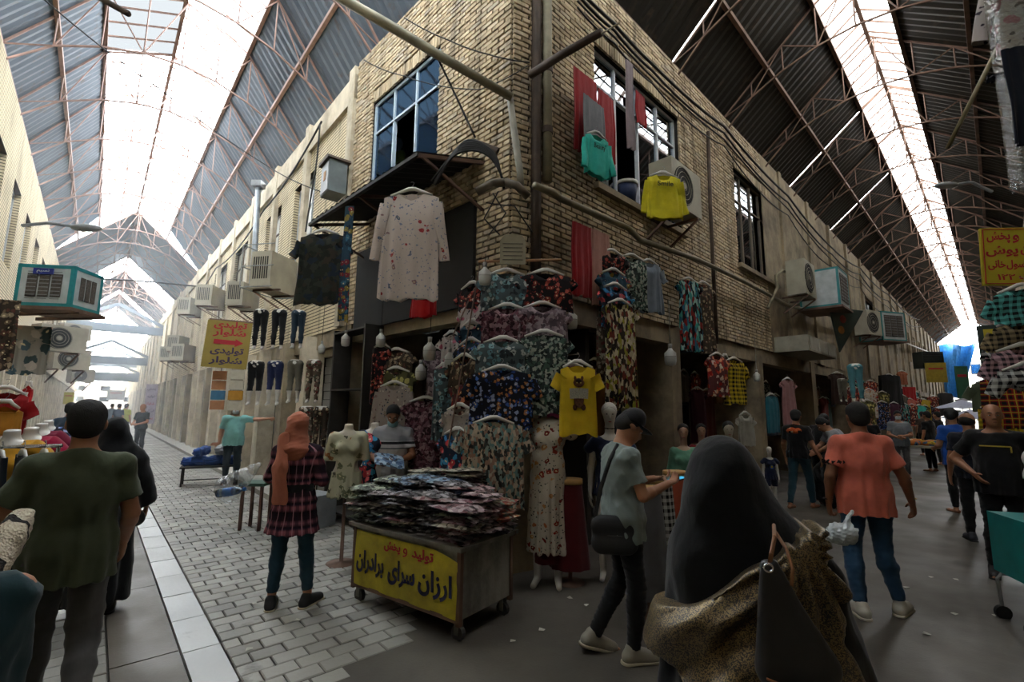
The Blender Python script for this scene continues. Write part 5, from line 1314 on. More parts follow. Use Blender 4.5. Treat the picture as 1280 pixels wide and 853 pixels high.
# along the right wall
def R_(px, py, o): return W_R.hit(px, py, o)
hang('fabric_length', 'deep red cloth hanging from the pipe rail beside the peach one', R_(727, 281, .32), .36, .95, C_RED, W_R.rz()-.05, kind='panel', hanger=False, sleeve=None)
hang('fabric_length', 'peach pleated cloth hanging from the pipe rail', R_(750, 290, .32), .40, 1.02, C_PEACH, W_R.rz()-.05, kind='panel', hanger=False, sleeve=None, nf=9)
for lb, nm, px, py, w, h, mt, o, sl in (
    ('black flowered blouse, uppermost of the stack beside the peach cloth', 'blouse', 765, 308, .42, .5, F_BLKRED, .35, 'cap'),
    ('blue and black blouse in the stack beside the peach cloth', 'blouse', 767, 332, .40, .5, F_BLUG, .45, 'cap'),
    ('red and blue blouse in the stack beside the peach cloth', 'blouse', 769, 350, .40, .6, F_REDBL, .52, 'cap'),
    ('long cream, yellow and black patterned dress above the turbaned mannequin', 'dress', 775, 370, .42, 1.32, F_YBLK, .6, 'cap'),
    ('narrow white and red patterned dress behind the cream and yellow one', 'dress', 758, 340, .30, 1.30, F_LEGG, .3, None),
    ('grey blouse with dark leaves left of the plain blue-grey T-shirt', 'blouse', 790, 314, .48, .80, F_GREEN, .35, None),
    ('plain blue-grey T-shirt on the rail under the brick wall', 'tshirt', 811, 321, .42, .80, C_BLG, .35, 'short'),
    ('long black dress with teal and red diamonds under the pipe', 'dress', 861, 344, .44, 1.22, F_TEALR, .35, 'cap'),
    ('long brown patterned dress right of the teal and red one', 'dress', 879, 349, .40, 1.25, F_BROWN, .35, 'cap'),
    ('yellow and black checked shirt hanging at the mouth of the second shop', 'shirt', 917, 444, .46, .78, PL_YEL, .7, 'short'),
    ('blue striped child shirt beside the yellow checked one', 'shirt', 906, 440, .2, .6, F_BLUG, .62, None),
    ('red flowered child set in clear plastic left of the yellow checked shirt', 'dress', 896, 438, .42, .72, F_REDFL, .6, 'cap'),
    ('white child party dress below the yellow checked shirt', 'dress', 931, 512, .36, .62, fabric('off_white_tulle', '#9a988c'), .5, 'cap'),
    ('pink lace dress hanging in the third shop', 'dress', 984, 470, .44, 1.1, fabric('dusty_pink_lace', '#8a5f5e'), .3, 'cap'),
    ('teal skirt hanging in the dark between the second and third shop', 'skirt', 964, 490, .42, .9, fabric('teal_cloth', '#1c5a66'), .05, None),
    ('black dress panel with white hangers under the big cooler', 'dress', 1111, 466, 1.1, 1.25, BLK, .7, None),
    ('orange child outfit right of the black panel', 'dress', 1127, 462, .5, .7, fabric('orange_cloth', '#a05c3c'), .6, 'cap'),
    ('bright red cloth further down the right alley', 'fabric_length', 1136, 484, .8, .8, fabric('bright_red_cloth', '#b0141a'), .7, None),
    ('salmon dress below the bright red cloth', 'dress', 1137, 497, .7, 1.3, fabric('salmon_cotton', '#c96a58'), .7, 'cap'),
    ('mustard top hanging deep in the right alley', 'blouse', 1155, 498, .8, 1.2, C_YEL, .7, 'cap'),
    ('light blue top hanging deep in the right alley', 'blouse', 1149, 505, .7, 1.2, C_TUR, .9, 'cap'),
    ('red and white dress hanging deep in the right alley', 'dress', 1166, 494, .8, 1.5, F_REDFL, .8, 'cap'),
    ('black coat hanging deep in the right alley', 'coat', 1181, 490, 1.4, 1.8, BLK, .8, 'long')):
    hang(nm, lb, R_(px, py, o), w, h, mt, W_R.rz()-rad(18 if px < 1000 else 30), sleeve=sl, kind='panel' if nm == 'fabric_length' else 'top', hanger=nm != 'fabric_length')
# rack of T-shirts with the yellow cat shirt in front
rk = H_(722, 446, 4.66)
t = hang('tshirt', 'yellow T-shirt printed with a cat reading a newspaper, in front of the rack', rk, sz(44, 4.66), sz(98, 4.66), C_YEL, rad(4), sleeve='short', th=.06, folds=.006)
CATB = M('cat_brown_print', '#5b3820', .9, scale=60, var=.4); CATD = M('cat_dark_print', '#241812', .9); NEWS = M('newsprint', '#8f8c7e', .9, scale=80, var=.35)
pr = []
def blob(cx, cz, rx, rz_, y=-.041, mat=CATB): m = MB().ell((cx, y, cz), (rx, .0055, rz_), 12, 6); m.build('cat_print', mat, t)
blob(0, -.26, .055, .045); blob(.0, -.43, .05, .075); blob(-.04, -.50, .022, .03); blob(.045, -.50, .022, .03); blob(0, -.245, .03, .02, -.044, CATD)
for sg in (-1, 1): blob(sg*.035, -.215, .014, .022); blob(sg*.018, -.262, .007, .006, -.047, M('cat_eye_print', '#c9b04a', .6))
for sg in (-1, 1): MB().box((sg*.045, -.047, -.365), (.09, .006, .10), Matrix.Rotation(sg*.06, 3, 'Y')).build('newspaper_print', NEWS, t)
for i in range(4):
    hang('tshirt', ('magenta T-shirt behind the yellow cat shirt', 'purple T-shirt behind the magenta one', 'brown T-shirt at the back of the short rack', 'pale pink T-shirt behind the yellow cat shirt')[i], rk+Vector((-.10-.02*i, .13+.08*i, .01)), .40, .62+.05*i, (C_MAG, fabric('purple_cotton', '#4a2c50'), F_BROWN, fabric('pale_pink_cotton', '#a88c8c'))[i], rad(-16), sleeve='short')
m = MB().tube([rk+Vector((0, -.02, .028)), rk+Vector((-.14, .55, .06))], .011, 8); tag(m.build('clothes_rail', M('chrome', '#c8c8c8', .2, 1)), 'short chrome rail holding the yellow cat T-shirt', 'rail')
# washing in the windows of the brick wall
hang('fabric_length', 'deep red cloth hanging from the window of the brick wall', R_(731, 93, .22), .48, 1.20, C_RED, W_R.rz(), kind='panel', hanger=False, sleeve=None)
hang('fabric_length', 'second deep red cloth, right of the first, under the window frame', R_(757, 118, .2), .38, 1.05, C_RED, W_R.rz(), kind='panel', hanger=False, sleeve=None)
hang('tshirt', 'grey cloth hanging between the two deep red ones', R_(742, 126, .35), .44, 1.10, C_GRY, W_R.rz(), kind='panel', hanger=False, sleeve=None)
t = hang('shirt', 'turquoise long-sleeved shirt on a hanger below the window', R_(746, 161, .5), .36, .62, C_TUR, W_R.rz()-.25, sleeve='long', flare=1.15)
lettering('Beauty', .09, M('dark_print', '#1b2a2c', .8), t, (0.0, -.052, -.27), width=.17)
hang('fabric_length', 'taupe shawl hanging edge-on from the middle of the window', R_(786, 78, .25), .20, 1.45, C_TAU, W_R.rz(), kind='panel', hanger=False, sleeve=None, nf=4)
hang('fabric_length', 'dark red cloth just inside the open window', R_(800, 118, .02), .30, .6, C_RED, W_R.rz(), kind='panel', hanger=False, sleeve=None)
t = hang('shirt', 'lemon yellow long-sleeved shirt in front of the window cooler', R_(829, 211, .95), .42, .66, C_YEL2, W_R.rz()-rad(38), sleeve='long', flare=1.12)
lettering('Smile', .09, M('dark_print', '#1b2a2c', .8), t, (0.0, -.052, -.22), width=.2)
# blue bucket standing on the sill
p = R_(783, 246, -.05); p.z = WN_R1[2]+.01; t = thing('bucket', 'dark blue bucket with white rim on the window sill', 'bucket', p)
MB().lathe([(.13, 0), (.17, .30)], n=16).build('bucket_body', fabric('blue_plastic', '#1f2c4c', .5), t, True); MB().lathe([(.175, .28), (.182, .29), (.182, .33), (.172, .335)], n=16).build('rim', WPL, t, True)
# ---- far right edge: clothes in clear plastic, plaid shirts
YB = 2.35
hang('blouse', 'white blouse with pink flowers hanging at the top right edge', H_(1285, -75, 2.5), .40, .72, F_PINKW, rad(-20), sleeve='long')
t = hang('trousers', 'navy trousers with gold buttons hanging at the top right edge', H_(1290, 55, 2.3), .26, .64, fabric('navy_twill', '#161b27'), rad(-20), kind='panel', sleeve=None, hanger=False)
hang('trousers', 'second pair of navy trousers in the clear bag below the pink flowered blouse', H_(1250, 92, 2.5), .12, .10, fabric('navy_twill', '#161b27'), rad(-20), kind='panel', sleeve=None, hanger=False)
def plast():
    t = NT('clear_plastic'); g = t.n('ShaderNodeBsdfGlossy'); g.inputs['Roughness'].default_value = .12
    tr = t.n('ShaderNodeBsdfTransparent'); tr.inputs[0].default_value = (.93, .95, .95, 1); f = t.n('ShaderNodeLayerWeight'); f.inputs[0].default_value = .35
    b = t.n('ShaderNodeBump'); b.inputs['Strength'].default_value = 1; b.inputs['Distance'].default_value = .03; t.l(t.noise(t.coord((1, 1, 2)), 22, 3, .6), b.inputs['Height']); t.l(b.outputs[0], g.inputs['Normal']); t.l(b.outputs[0], f.inputs['Normal'])
    mx = t.n('ShaderNodeMixShader'); t.l(t.math('ADD', t.math('MULTIPLY', f.outputs['Facing'], .5), .12), mx.inputs[0]); t.l(tr.outputs[0], mx.inputs[1]); t.l(g.outputs[0], mx.inputs[2]); t.l(mx.outputs[0], t.out.inputs[0]); return t.m
PLAST = plast()
hang('garment_bag', 'clear plastic bag hanging round the navy trousers at the top right edge', H_(1280, -40, 2.42), .38, 1.42, PLAST, rad(-20), kind='panel', sleeve=None, hanger=False, th=.3)
for lb, px, py, w, h, mt, Y, sl in (
    ('teal checked shirt, uppermost of the checked shirts at the right edge', 1277, 350, .40, .42, PL_TEAL, 4.3, 'short'),
    ('brown checked shirt below the teal one at the right edge', 1275, 393, .40, .42, PL_BRN, 4.5, 'short'),
    ('pink checked shirt at the right edge', 1280, 424, .46, .42, PL_PNK, 4.4, 'short'),
    ('black and white checked shirt beside the pink one', 1252, 418, .22, .55, PL_BW, 4.7, 'short'),
    ('grey checked shirt, lowest of the checked shirts at the right edge', 1284, 448, .40, .24, PL_BW, 4.3, 'short'),
    ('olive plain shirt hanging beyond the checked shirts', 1240, 470, .5, .55, fabric('olive_cotton', '#434a36'), 7.5, 'short'),
    ('red checked shirt below the black and white checked one', 1252, 462, .4, .7, PL_RED, 5.6, None),
    ('yellow checked shirt below the olive one', 1246, 500, .4, .6, PL_YEL, 6.5, None)):
    hang('shirt', lb, H_(px, py, Y), w, h, mt, rad(-40), sleeve=sl)
# ---- left edge goods
for lb, nm, px, py, wp, hp, mt, Y, sl in (
    ('camouflage-print cloth hanging under the left evaporative cooler', 'fabric_length', 42, 408, 38, 68, floral('pastel_camo', '#8f8a80', ['#4c6068', '#a88c7c', '#3c4c4c', '#b0a498'], 7, .8, seed=22), 7.0, None),
    ('patterned reddish cloth hanging at the left edge', 'fabric_length', 10, 375, 26, 100, F_BROWN, 5.0, None),
    ('red long-sleeved shirt hanging at the left edge', 'shirt', 10, 478, 44, 64, C_RED, 4.2, 'short'),
    ('mustard vest hanging in front of the red shirt at the left edge', 'shirt', 8, 495, 34, 50, fabric('mustard_cotton', '#a8701f'), 4.0, None),
    ('small red child outfit on the left wall', 'dress', 37, 474, 9, 32, fabric('bright_red_cloth', '#b0141a'), 6.5, None),
    ('small turquoise child outfit on the left wall', 'dress', 31, 488, 8, 22, C_TUR, 6.3, None)):
    hang(nm, lb, H_(px, py, Y), sz(wp, Y), sz(hp, Y), mt, rad(22), sleeve=sl, kind='panel' if nm == 'fabric_length' else 'top', hanger=nm != 'fabric_length')
# rack of dark jeans
rx = H_(2, 563, 3.2); t = thing('clothes_rack', 'chrome rack of dark jeans at the left edge beside the olive T-shirt', 'rack', (rx.x, rx.y, 0), rad(30))
m = MB().tube([(-.6, 0, rx.z+.02), (.30, 0, rx.z+.02)], .012, 8); m.build('rail', M('chrome', '#c8c8c8', .2, 1), t)
for xx in (-.58, .28): MB().tube([(xx, 0, .02), (xx, 0, rx.z+.02)], .012, 8).build('post', M('chrome', '#c8c8c8', .2, 1), t); MB().box((xx, 0, .015), (.03, .4, .03)).build('foot', MB_STEELR, t)
for i in range(7):
    q = Vector((rx.x, rx.y, rx.z+.03))+Matrix.Rotation(rad(30), 3, 'Z') @ Vector((-.42+.105*i, 0, 0))
    hang('trousers', 'dark jeans on the chrome rack at the left edge, %s' % ('leftmost', 'second from the left', 'third from the left', 'the middle pair', 'third from the right', 'second from the right', 'rightmost')[i], q, .34, .85, fabric('dark_denim', '#151c26') if i % 2 else fabric('ink_denim', '#1a2634'), rad(30-62), kind='panel', sleeve=None, group='dark jeans on the chrome rack', th=.1, folds=.015)
# ---------------------------------------------------------------- mannequins
MANQ = M('mannequin_white', '#b5b0a6', .35, var=.05); MANB = M('mannequin_cream', '#a89f8c', .4, var=.05); MANS = M('mannequin_skin', '#a07e68', .45, var=.05)
def legs_mannequin(label, at, h, mat, cloth=.72, rz=0.0, fabric_long=True, group='leg mannequins in leggings'):
    """cut-off hips and legs in leggings; at = top centre, h = height, cloth = share of the height the leggings cover"""
    t = thing('leg_mannequin', label, 'mannequin', (at.x, at.y, at.z-h), rz, group)
    v = .013; S = SDF((-.2*h, -.2*h, -.01), (.2*h, .25*h, h+.03), v)
    def body(S, e, zmin):
        S.ell((0, 0, .90*h), (.155*h, .10*h, .10*h), .03)
        for sg in (-1, 1):
            S.cap((sg*.075*h, 0, .88*h), (sg*.085*h, .015*h, .48*h), .088*h+e, .052*h+e, .03); S.cap((sg*.085*h, .015*h, .48*h), (sg*.09*h, -.01*h, .30*h), .050*h+e, .050*h+e, .02); S.cap((sg*.09*h, -.01*h, .30*h), (sg*.09*h, .0, .07*h), .048*h+e, .03*h+e, .02)
    body(S, 0, 0)
    for sg in (-1, 1): S.cap((sg*.09*h, .0, .06*h), (sg*.10*h, -.12*h, .025*h), .032*h, .022*h, .02)
    S.cut((0, 0, .985*h), (0, 0, 1)); mobj('legs', S.mesh('legs', MANQ), t)
    S = SDF((-.22*h, -.2*h, -.01), (.22*h, .25*h, h+.03), v); body(S, .007, 0); S.cut((0, 0, .975*h), (0, 0, 1)); S.cut((0, 0, h*(1-cloth)), (0, 0, -1))
    mobj('leggings', S.mesh('leggings', mat, folds=dict(amp=.003, freq=30, seed=1)), t)
    return t
SLATE = fabric('slate_leggings', '#1e2c38'); OLV = fabric('olive_grey_leggings', '#5a564a'); NVY = fabric('navy_leggings', '#182040')
lm = [('leg mannequin in black leggings, upper row, left', 327, 386, 54, BLK, .90, 8.2), ('leg mannequin in black leggings, upper row, middle', 350, 386, 54, CH_TOP, .88, 8.0), ('leg mannequin in slate blue leggings, upper row, right', 374, 387, 52, SLATE, .86, 7.8),
      ('leg mannequin in black cropped leggings, lower row, left', 321, 450, 58, BLK, .68, 8.2), ('leg mannequin in navy cropped leggings, lower row, middle', 345, 450, 58, NVY, .66, 8.0), ('leg mannequin in olive grey leggings, lower row, right', 370, 449, 56, OLV, .72, 7.8),
      ('leg mannequin in flowered leggings beside the olive grey one', 393, 449, 56, F_LEGG, .95, 7.7), ('leg mannequin in flowered leggings, lowest row, left', 384, 507, 58, F_LEGG, .95, 7.6), ('leg mannequin in brown flowered leggings, lowest row, right', 402, 507, 56, F_BROWN, .95, 7.5)]
for l, px, py, hp, mt, cv, Y in lm: legs_mannequin(l, H_(px, py, Y), sz(hp, Y), mt, cv, rad(10))
for l, px, py, hp, mt, Y in (('leg mannequin in teal leggings on the shelf of the third shop', 1068, 454, 50, fabric('light_teal_leggings', '#4a7c84'), 9.4), ('leg mannequin in dark leggings left of the teal one', 1052, 473, 30, OLV, 9.6)):
    legs_mannequin(l, H_(px, py, Y), sz(hp, Y), mt, .9, rad(-20), group=None)
def bust(name, label, at, topm, h=.62, rz=0.0, mann=MANB, dress=None, hem=None, neck=True, arms=False, head=None, scale=1.0, hair=None, skirt_r=.2, stand=True, feet=False, cloth_name='dress'):
    """torso mannequin standing on the ground at `at`; garment down to `hem`"""
    t = thing(name, label, 'mannequin', at, rz); X = Matrix.Scale(scale, 4); v = .014 if scale < .95 else .0125 if scale < 1.1 else .0095
    S = SDF((-.42, -.3, -.02), (.42, .3, 1.82), v)
    S.ell((0, 0, 1.25), (.145, .105, .17), .05); S.ell((0, 0, 1.08), (.115, .085, .14), .05); S.ell((0, 0, .95), (.15, .11, .12), .05)
    for sg in (-1, 1): S.cap((sg*.03, 0, 1.38), (sg*.15, 0, 1.35), .05, .048, .04); S.ell((sg*.07, .085, 1.24), (.055, .05, .055), .03)
    S.cap((0, -.01, 1.38), (0, 0, 1.50), .05, .047, .03)
    if not head: S.cut((0, 0, 1.50), (0, .1, 1), .2)
    if arms:
        for sg in (-1, 1):
            S.cap((sg*.155, 0, 1.35), (sg*.20, -.02, 1.08), .042, .034, .02); S.cap((sg*.20, -.02, 1.08), (sg*.21, .05, .86), .033, .024, .02); hand(S, (sg*.21, .05, .86), (0, .1, -1), sg)
    if feet or head or arms:
        for sg in (-1, 1):
            S.cap((sg*.08, 0, .9), (sg*.09, .01, .48), .08, .05, .03); S.cap((sg*.09, .01, .48), (sg*.09, 0, .09), .052, .032, .02); S.cap((sg*.09, 0, .05), (sg*.11, .15, .03), .032, .024, .02)
    if head:
        S.ell((0, .0, 1.665), (.074, .092, .085), .02); S.ell((0, .022, 1.60), (.056, .065, .08), .03); S.cap((0, .088, 1.64), (0, .104, 1.605), .008, .011, .01); S.cap((0, 0, 1.48), (0, .0, 1.58), .045, .045, .02)
        S.cap((-.015, .08, 1.565), (.015, .08, 1.565), .007, .007, .006)
    mobj('mannequin_body', S.mesh('mannequin_body', mann, xform=X), t)
    if dress:
        T = SDF((-.5, -.45, .0), (.5, .45, 1.6), v)
        T.ell((0, 0, 1.25), (.162, .120, .175), .05); T.ell((0, 0, 1.08), (.128, .098, .13), .04); T.cap((-.14, 0, 1.35), (.14, 0, 1.35), .058, .058, .04)
        for sg in (-1, 1): T.ell((sg*.07, .088, 1.24), (.062, .055, .06), .04)
        T.cap((0, 0, 1.02), (0, 0, (hem or .85)-.1), .155, skirt_r, .05, flat=((0, 1, 0), .8))
        sl = dress.get('sleeve')
        for sg in (-1, 1):
            if sl == 'cap': T.cap((sg*.14, 0, 1.37), (sg*.215, 0, 1.29), .060, .062, .03)
            elif sl: T.cap((sg*.15, 0, 1.36), (sg*.20, -.02, 1.08), .062, .060, .03); T.cap((sg*.20, -.02, 1.08), (sg*.205, .03, .92), .058, .05, .02) if sl == 'long' else None; 
            if sl == 'half': T.cut((sg*.205, -.02, 1.10), (sg*.05, 0, -1), .10)
            if sl == 'long': T.cut((sg*.205, .03, .90), (0, .1, -1), .08)
        T.cut((0, 0, hem or .85), (0, 0, -1), .6); T.cut((0, .03, 1.405), (0, .5, 1), .13)
        mobj(cloth_name, T.mesh(cloth_name, topm, folds=dict(amp=.006, freq=14, seed=2, drape=.016, dfreq=24, ztop=1.0, zbot=hem or .85), xform=X), t)
    if hair:
        T = SDF((-.14, -.16, 1.5), (.14, .16, 1.82), .008); T.ell((0, -.012, 1.68), (.083, .10, .09), .02); T.cut((0, .06, 1.69), (0, 1, -.8))
        T.cut((0, -.03, 1.60), (0, .5, -1)); mobj('hair' if hair is HAIRB else 'turban', T.mesh('hair', hair, folds=dict(amp=.003, freq=60, zs=1), xform=X), t)
        for sg in (-1, 1):
            m = MB().ell((sg*.028, .083, 1.645), (.012, .006, .006)); m.xf(X); m.build('painted_eye', HAIRB, t)
        m = MB().ell((0, .092, 1.566), (.018, .006, .006)); m.xf(X); m.build('painted_lips', M('lip_red', '#8a3030', .5), t)
    if stand and not feet:
        m = MB().lathe([(.16, 0), (.16, .02), (.02, .035), (.018, .9)], n=16); m.xf(X); m.build('stand', MB_STEELR, t, True)
    return t
x, y = spot(686, 737); bd = bust('dress_mannequin', 'headless mannequin in a white dress with red and orange flowers beside the cart', (x, y+.12, 0), F_WHITE, rz=rad(170), dress=dict(sleeve='cap'), hem=.28, skirt_r=.175, feet=True, stand=False, mann=MANQ, scale=1.12)
T = SDF((-.3, -.3, .2), (.3, .3, .8), .009); T.cap((0, 0, .5), (0, 0, .16), .13, .135, .02, flat=((0, 1, 0), .8)); T.cut((0, 0, .20), (0, 0, -1)); mobj('underskirt', T.mesh('underskirt', fabric('dark_red_skirt', '#4c1014'), folds=dict(amp=.005, freq=20)), bd)
m = MB().lathe([(.135, 1.055), (.14, 1.065), (.135, 1.08)], n=24); m.v = [(a, b*.74, c) for a, b, c in m.v]; m.build('waist_cord', M('cream_cord', '#b0a58c', .8), bd, True)
p = aty(430, 640, 5.4); bust('shirt_mannequin', 'headless mannequin in a cream shirt with green leaf print left of the cart', (p.x, p.y, 0), F_LEAF, rz=rad(196), dress=dict(sleeve='half'), hem=.72, skirt_r=.19, cloth_name='shirt')
p = aty(463, 640, 5.9); bust('shirt_mannequin', 'headless mannequin in a blue and red flowered blouse behind the shopkeeper', (p.x, p.y, 0), F_REDBL, rz=rad(175), dress=dict(sleeve='half'), hem=.8, cloth_name='shirt', mann=MANQ)
p = aty(765, 700, 5.05); bm = bust('turban_mannequin', 'white mannequin in a turban and navy T-shirt behind the man with the cap', (p.x, p.y, 0), fabric('navy_cotton_print', '#26304c'), rz=rad(172), dress=dict(sleeve='cap'), hem=.82, head=True, arms=True, hair=MANQ, stand=False, cloth_name='tshirt', mann=MANQ)
m = MB().ell((0, .155, 1.20), (.07, .012, .07)); m.build('shirt_print', M('dark_print', '#1b2a2c', .8), bm, True); m = MB().ell((0, .163, 1.19), (.045, .010, .05)); m.build('shirt_print', M('grey_print', '#84868a', .8), bm, True)
m = MB().lathe([(.05, 1.485), (.052, 1.495), (.05, 1.505)], n=20); m.build('choker', BLK, bm, True)
for l, px, Y, sc_, col, hr, mn in (('child mannequin in a pale green jumper left of the chador woman', 858, 6.2, .93, fabric('mint_cotton', '#5f8c74'), HAIRB, MANS), ('child mannequin in a red top beside the pale green one', 881, 6.9, .92, C_RED, HAIRB, MANS), ('doll-faced mannequin with dark hair just above the chador woman', 916, 6.4, .95, F_REDFL, HAIRB, MANB)):
    p = aty(px, 640, Y); bust('child_mannequin', l, (p.x, p.y, 0), col, rz=rad(165), dress=dict(sleeve='long'), hem=.84, head=True, arms=True, hair=hr, stand=False, scale=sc_*1.62/1.75, cloth_name='jumper', mann=mn)
x, y = spot(966, 634); cm = bust('child_mannequin', 'small white child mannequin in a navy T-shirt and shorts on the ground by the shops', (x, y, 0), fabric('navy_jersey', '#171d33'), rz=rad(170), dress=dict(sleeve='cap'), hem=.80, head=True, arms=True, hair=None, stand=False, scale=.60, cloth_name='tshirt', mann=MANQ)
T = SDF((-.3, -.2, .4), (.3, .2, 1.0), .009); T.ell((0, 0, .93), (.165, .125, .12), .03)
for sg in (-1, 1): T.cap((sg*.085, 0, .9), (sg*.10, 0, .56), .095, .085, .03)
T.cut((0, 0, .60), (0, 0, -1)); mobj('shorts', T.mesh('shorts', fabric('navy_jersey', '#171d33'), xform=Matrix.Scale(.6, 4)), cm)
m = MB().tube([(.05*math.cos(a), .150-.0*a, 1.17+.05*math.sin(a)) for a in [2*PI*i/24 for i in range(25)]], .007, 6); m.xf(Matrix.Scale(.6, 4)); m.build('ring_print', M('blue_print', '#3c6cc0', .7), cm)
m = MB().ell((0, .148, 1.17), (.03, .012, .035)); m.xf(Matrix.Scale(.6, 4)); m.build('ring_print', M('yellow_print', '#b9a23a', .7), cm)
# skirts on stands beside the phone man
for l, px, Y, mt, w, hh in (('grey skirt on a stand right of the man with the cap', 808, 4.2, fabric('grey_skirt', '#5f6064'), .19, 1.02), ('black and white checked skirt on a stand with a wooden top', 826, 4.5, PL_BW, .16, 1.05), ('orange skirt on a stand with a wooden top', 843, 4.8, fabric('orange_skirt', '#a04a34'), .17, 1.08), ('dark red skirt on a stand behind the white flowered dress', 712, 4.9, fabric('dark_red_skirt', '#4c1014'), .20, .98)):
    p = aty(px, 600, Y); t = thing('skirt_stand', l, 'skirt', (p.x, p.y, 0))
    R = []
    for i in range(13):
        f = i/12; R.append([((w*.62+w*.38*f)*math.cos(a)*(1+.06*f*math.sin(a*9)), (w*.5+w*.3*f)*math.sin(a)*(1+.06*f*math.sin(a*9)), hh-.02-(hh-.18)*f) for a in [2*PI*j/36 for j in range(36)]])
    MB().add(*loft(R)).build('skirt_cloth', mt, t, True)
    m = MB().lathe([(w*.60, hh-.03), (w*.66, hh-.03), (w*.66, hh+.02), (w*.60, hh+.02)], n=24); m.v = [(a, b*.8, c) for a, b, c in m.v]; m.build('wooden_top', M('pale_wood', '#a8834c', .6), t, True)
    MB().lathe([(.14, 0), (.14, .02), (.02, .03), (.02, hh-.05)], n=14).build('stand', MB_STEELR, t, True)
# left-edge busts
for l, px, Y, mt in (('headless mannequin in a mustard top on the left stall', 6, 3.6, fabric('mustard_cotton2', '#b0801f')), ('headless mannequin in a crimson top on the left stall', 30, 4.0, fabric('crimson_cotton', '#8a1034')), ('headless mannequin in a dark crimson top behind the first crimson one', 42, 4.8, fabric('crimson_cotton2', '#6a0f2c')), ('headless mannequin in a patterned black top beyond the crimson ones', 50, 5.6, F_BLUE)):
    p = aty(px, 600, Y); bust('stall_mannequin', l, (p.x, p.y, 0), mt, rz=rad(-160), dress=dict(sleeve='cap'), hem=.9, mann=MANQ, cloth_name='top')
# ---------------------------------------------------------------- the cart with its packed shirts
A_ = spot(573, 806); B_ = spot(441, 752); ca = Vector((A_[0], A_[1], 0)); cb = Vector((B_[0], B_[1], 0)); cu_ = (cb-ca).normalized(); CL = (cb-ca).length; CW = .62
rz_c = math.atan2(cu_.y, cu_.x)-PI     # local -Y faces the viewer's left front
cart = thing('cart', 'wheeled sheet-metal cart with a yellow lettered banner, piled with packed shirts', 'cart', ca, rz_c)
GALV = grime('dented_galvanised', '#8d8b80', '#3f3c34', .55, .55); cart_top = .70
MB().box((-CL/2, CW/2, .40), (CL, .02+CW, .52)).box((0, 0, 0), (.001, .001, .001)) if False else None
for nm, c, d in (('side_panel', (-CL/2, .0, .41), (CL, .018, .50)), ('side_panel', (-CL/2, CW, .41), (CL, .018, .50)), ('end_panel', (0, CW/2, .41), (.018, CW, .50)), ('end_panel', (-CL, CW/2, .41), (.018, CW, .50)), ('tray', (-CL/2, CW/2, .66), (CL+.10, CW+.10, .03)), ('floor_plate', (-CL/2, CW/2, .17), (CL, CW, .02))):
    MB().box(c, d).build(nm, GALV, cart)
for xx in (0, -CL):
    for yy in (0, CW): MB().box((xx, yy, .40), (.035, .035, .56)).build('corner_post', MB_STEELR, cart)
for yy in (-.005, CW+.005): MB().box((-CL/2, yy, .655), (CL+.1, .02, .035)).build('edge_rail', MB_STEELR, cart); MB().box((-CL/2, yy, .155), (CL, .03, .03)).build('edge_rail', MB_STEELR, cart)
for yy in (0.0,): pass
for xx in (-.04, -CL+.04):
    for yy in (.04, CW-.04):
        w = MB().tube([(xx, yy-.018, .055), (xx, yy+.018, .055)], .055, 14).build('wheel', M('grey_rubber', '#3f3e3c', .7), cart)
        MB().box((xx-.0, yy-.026, .10), (.04, .006, .11)).box((xx, yy+.026, .10), (.04, .006, .11)).box((xx, yy, .15), (.05, .058, .012)).build('caster_fork', GALV, w)
YLB = grime('yellow_banner', '#d2c02e', '#8a7c26', .3, .7); NVYT = M('navy_lettering', '#15183c', .7); REDT = M('red_lettering', '#a3182a', .7)
# banner: a sagging sheet tied over the long side
n = 16; V = []; F = []
for i in range(n+1):
    x_ = -CL+.03+(CL-.04)*i/n
    for j in range(5): z_ = .165+.45*j/4-(.05*max(0, (i/n-.82)*6)*(j/4)); V.append((x_, -.022-.006*math.sin(i*1.3+j), z_)) 
for i in range(n):
    for j in range(4): a = i*5+j; F.append((a, a+5, a+6, a+1))
MB().add(V, F).build('banner', YLB, cart, True)
bcx = -CL/2
lettering(arab('تولید')[::1], .1, REDT, cart, (bcx+.26, -.034, .545), width=.24, height=.10, bold=.003); lettering(arab('و'), .1, REDT, cart, (bcx+.06, -.034, .535), width=.05, height=.07); lettering(arab('پخش'), .1, REDT, cart, (bcx-.10, -.034, .545), width=.20, height=.09, bold=.003)
lettering(arab('ارزان'), .1, NVYT, cart, (bcx+.40, -.034, .36), width=.36, height=.20, bold=.003); lettering(arab('سرای'), .1, NVYT, cart, (bcx+.02, -.034, .36), width=.32, height=.20, bold=.003); lettering(arab('برادران'), .1, NVYT, cart, (bcx-.38, -.034, .37), width=.36, height=.19, bold=.003)
def pack_mat(name, cols, seed):
    t = NT(name); v = t.coord(loc=(seed, seed, 0)); vn = t.voro(v, 26, 'Color'); sp = t.n('ShaderNodeSeparateColor'); t.l(vn, sp.inputs[0]); k = len(cols)
    col = t.ramp(sp.outputs[0], [(i/k, c) for i, c in enumerate(cols)], 'CONSTANT'); oi = t.n('ShaderNodeObjectInfo')
    t.bump(t.noise(t.coord((1, 1.6, 3), rot=(0, 0, .6)), 17, 3, .6), 1.0, .045)
    t.b.inputs['Coat Weight'].default_value = 1.0; t.b.inputs['Coat Roughness'].default_value = .16; t.b.inputs['Coat IOR'].default_value = 1.8
    return t.done(col, .5)
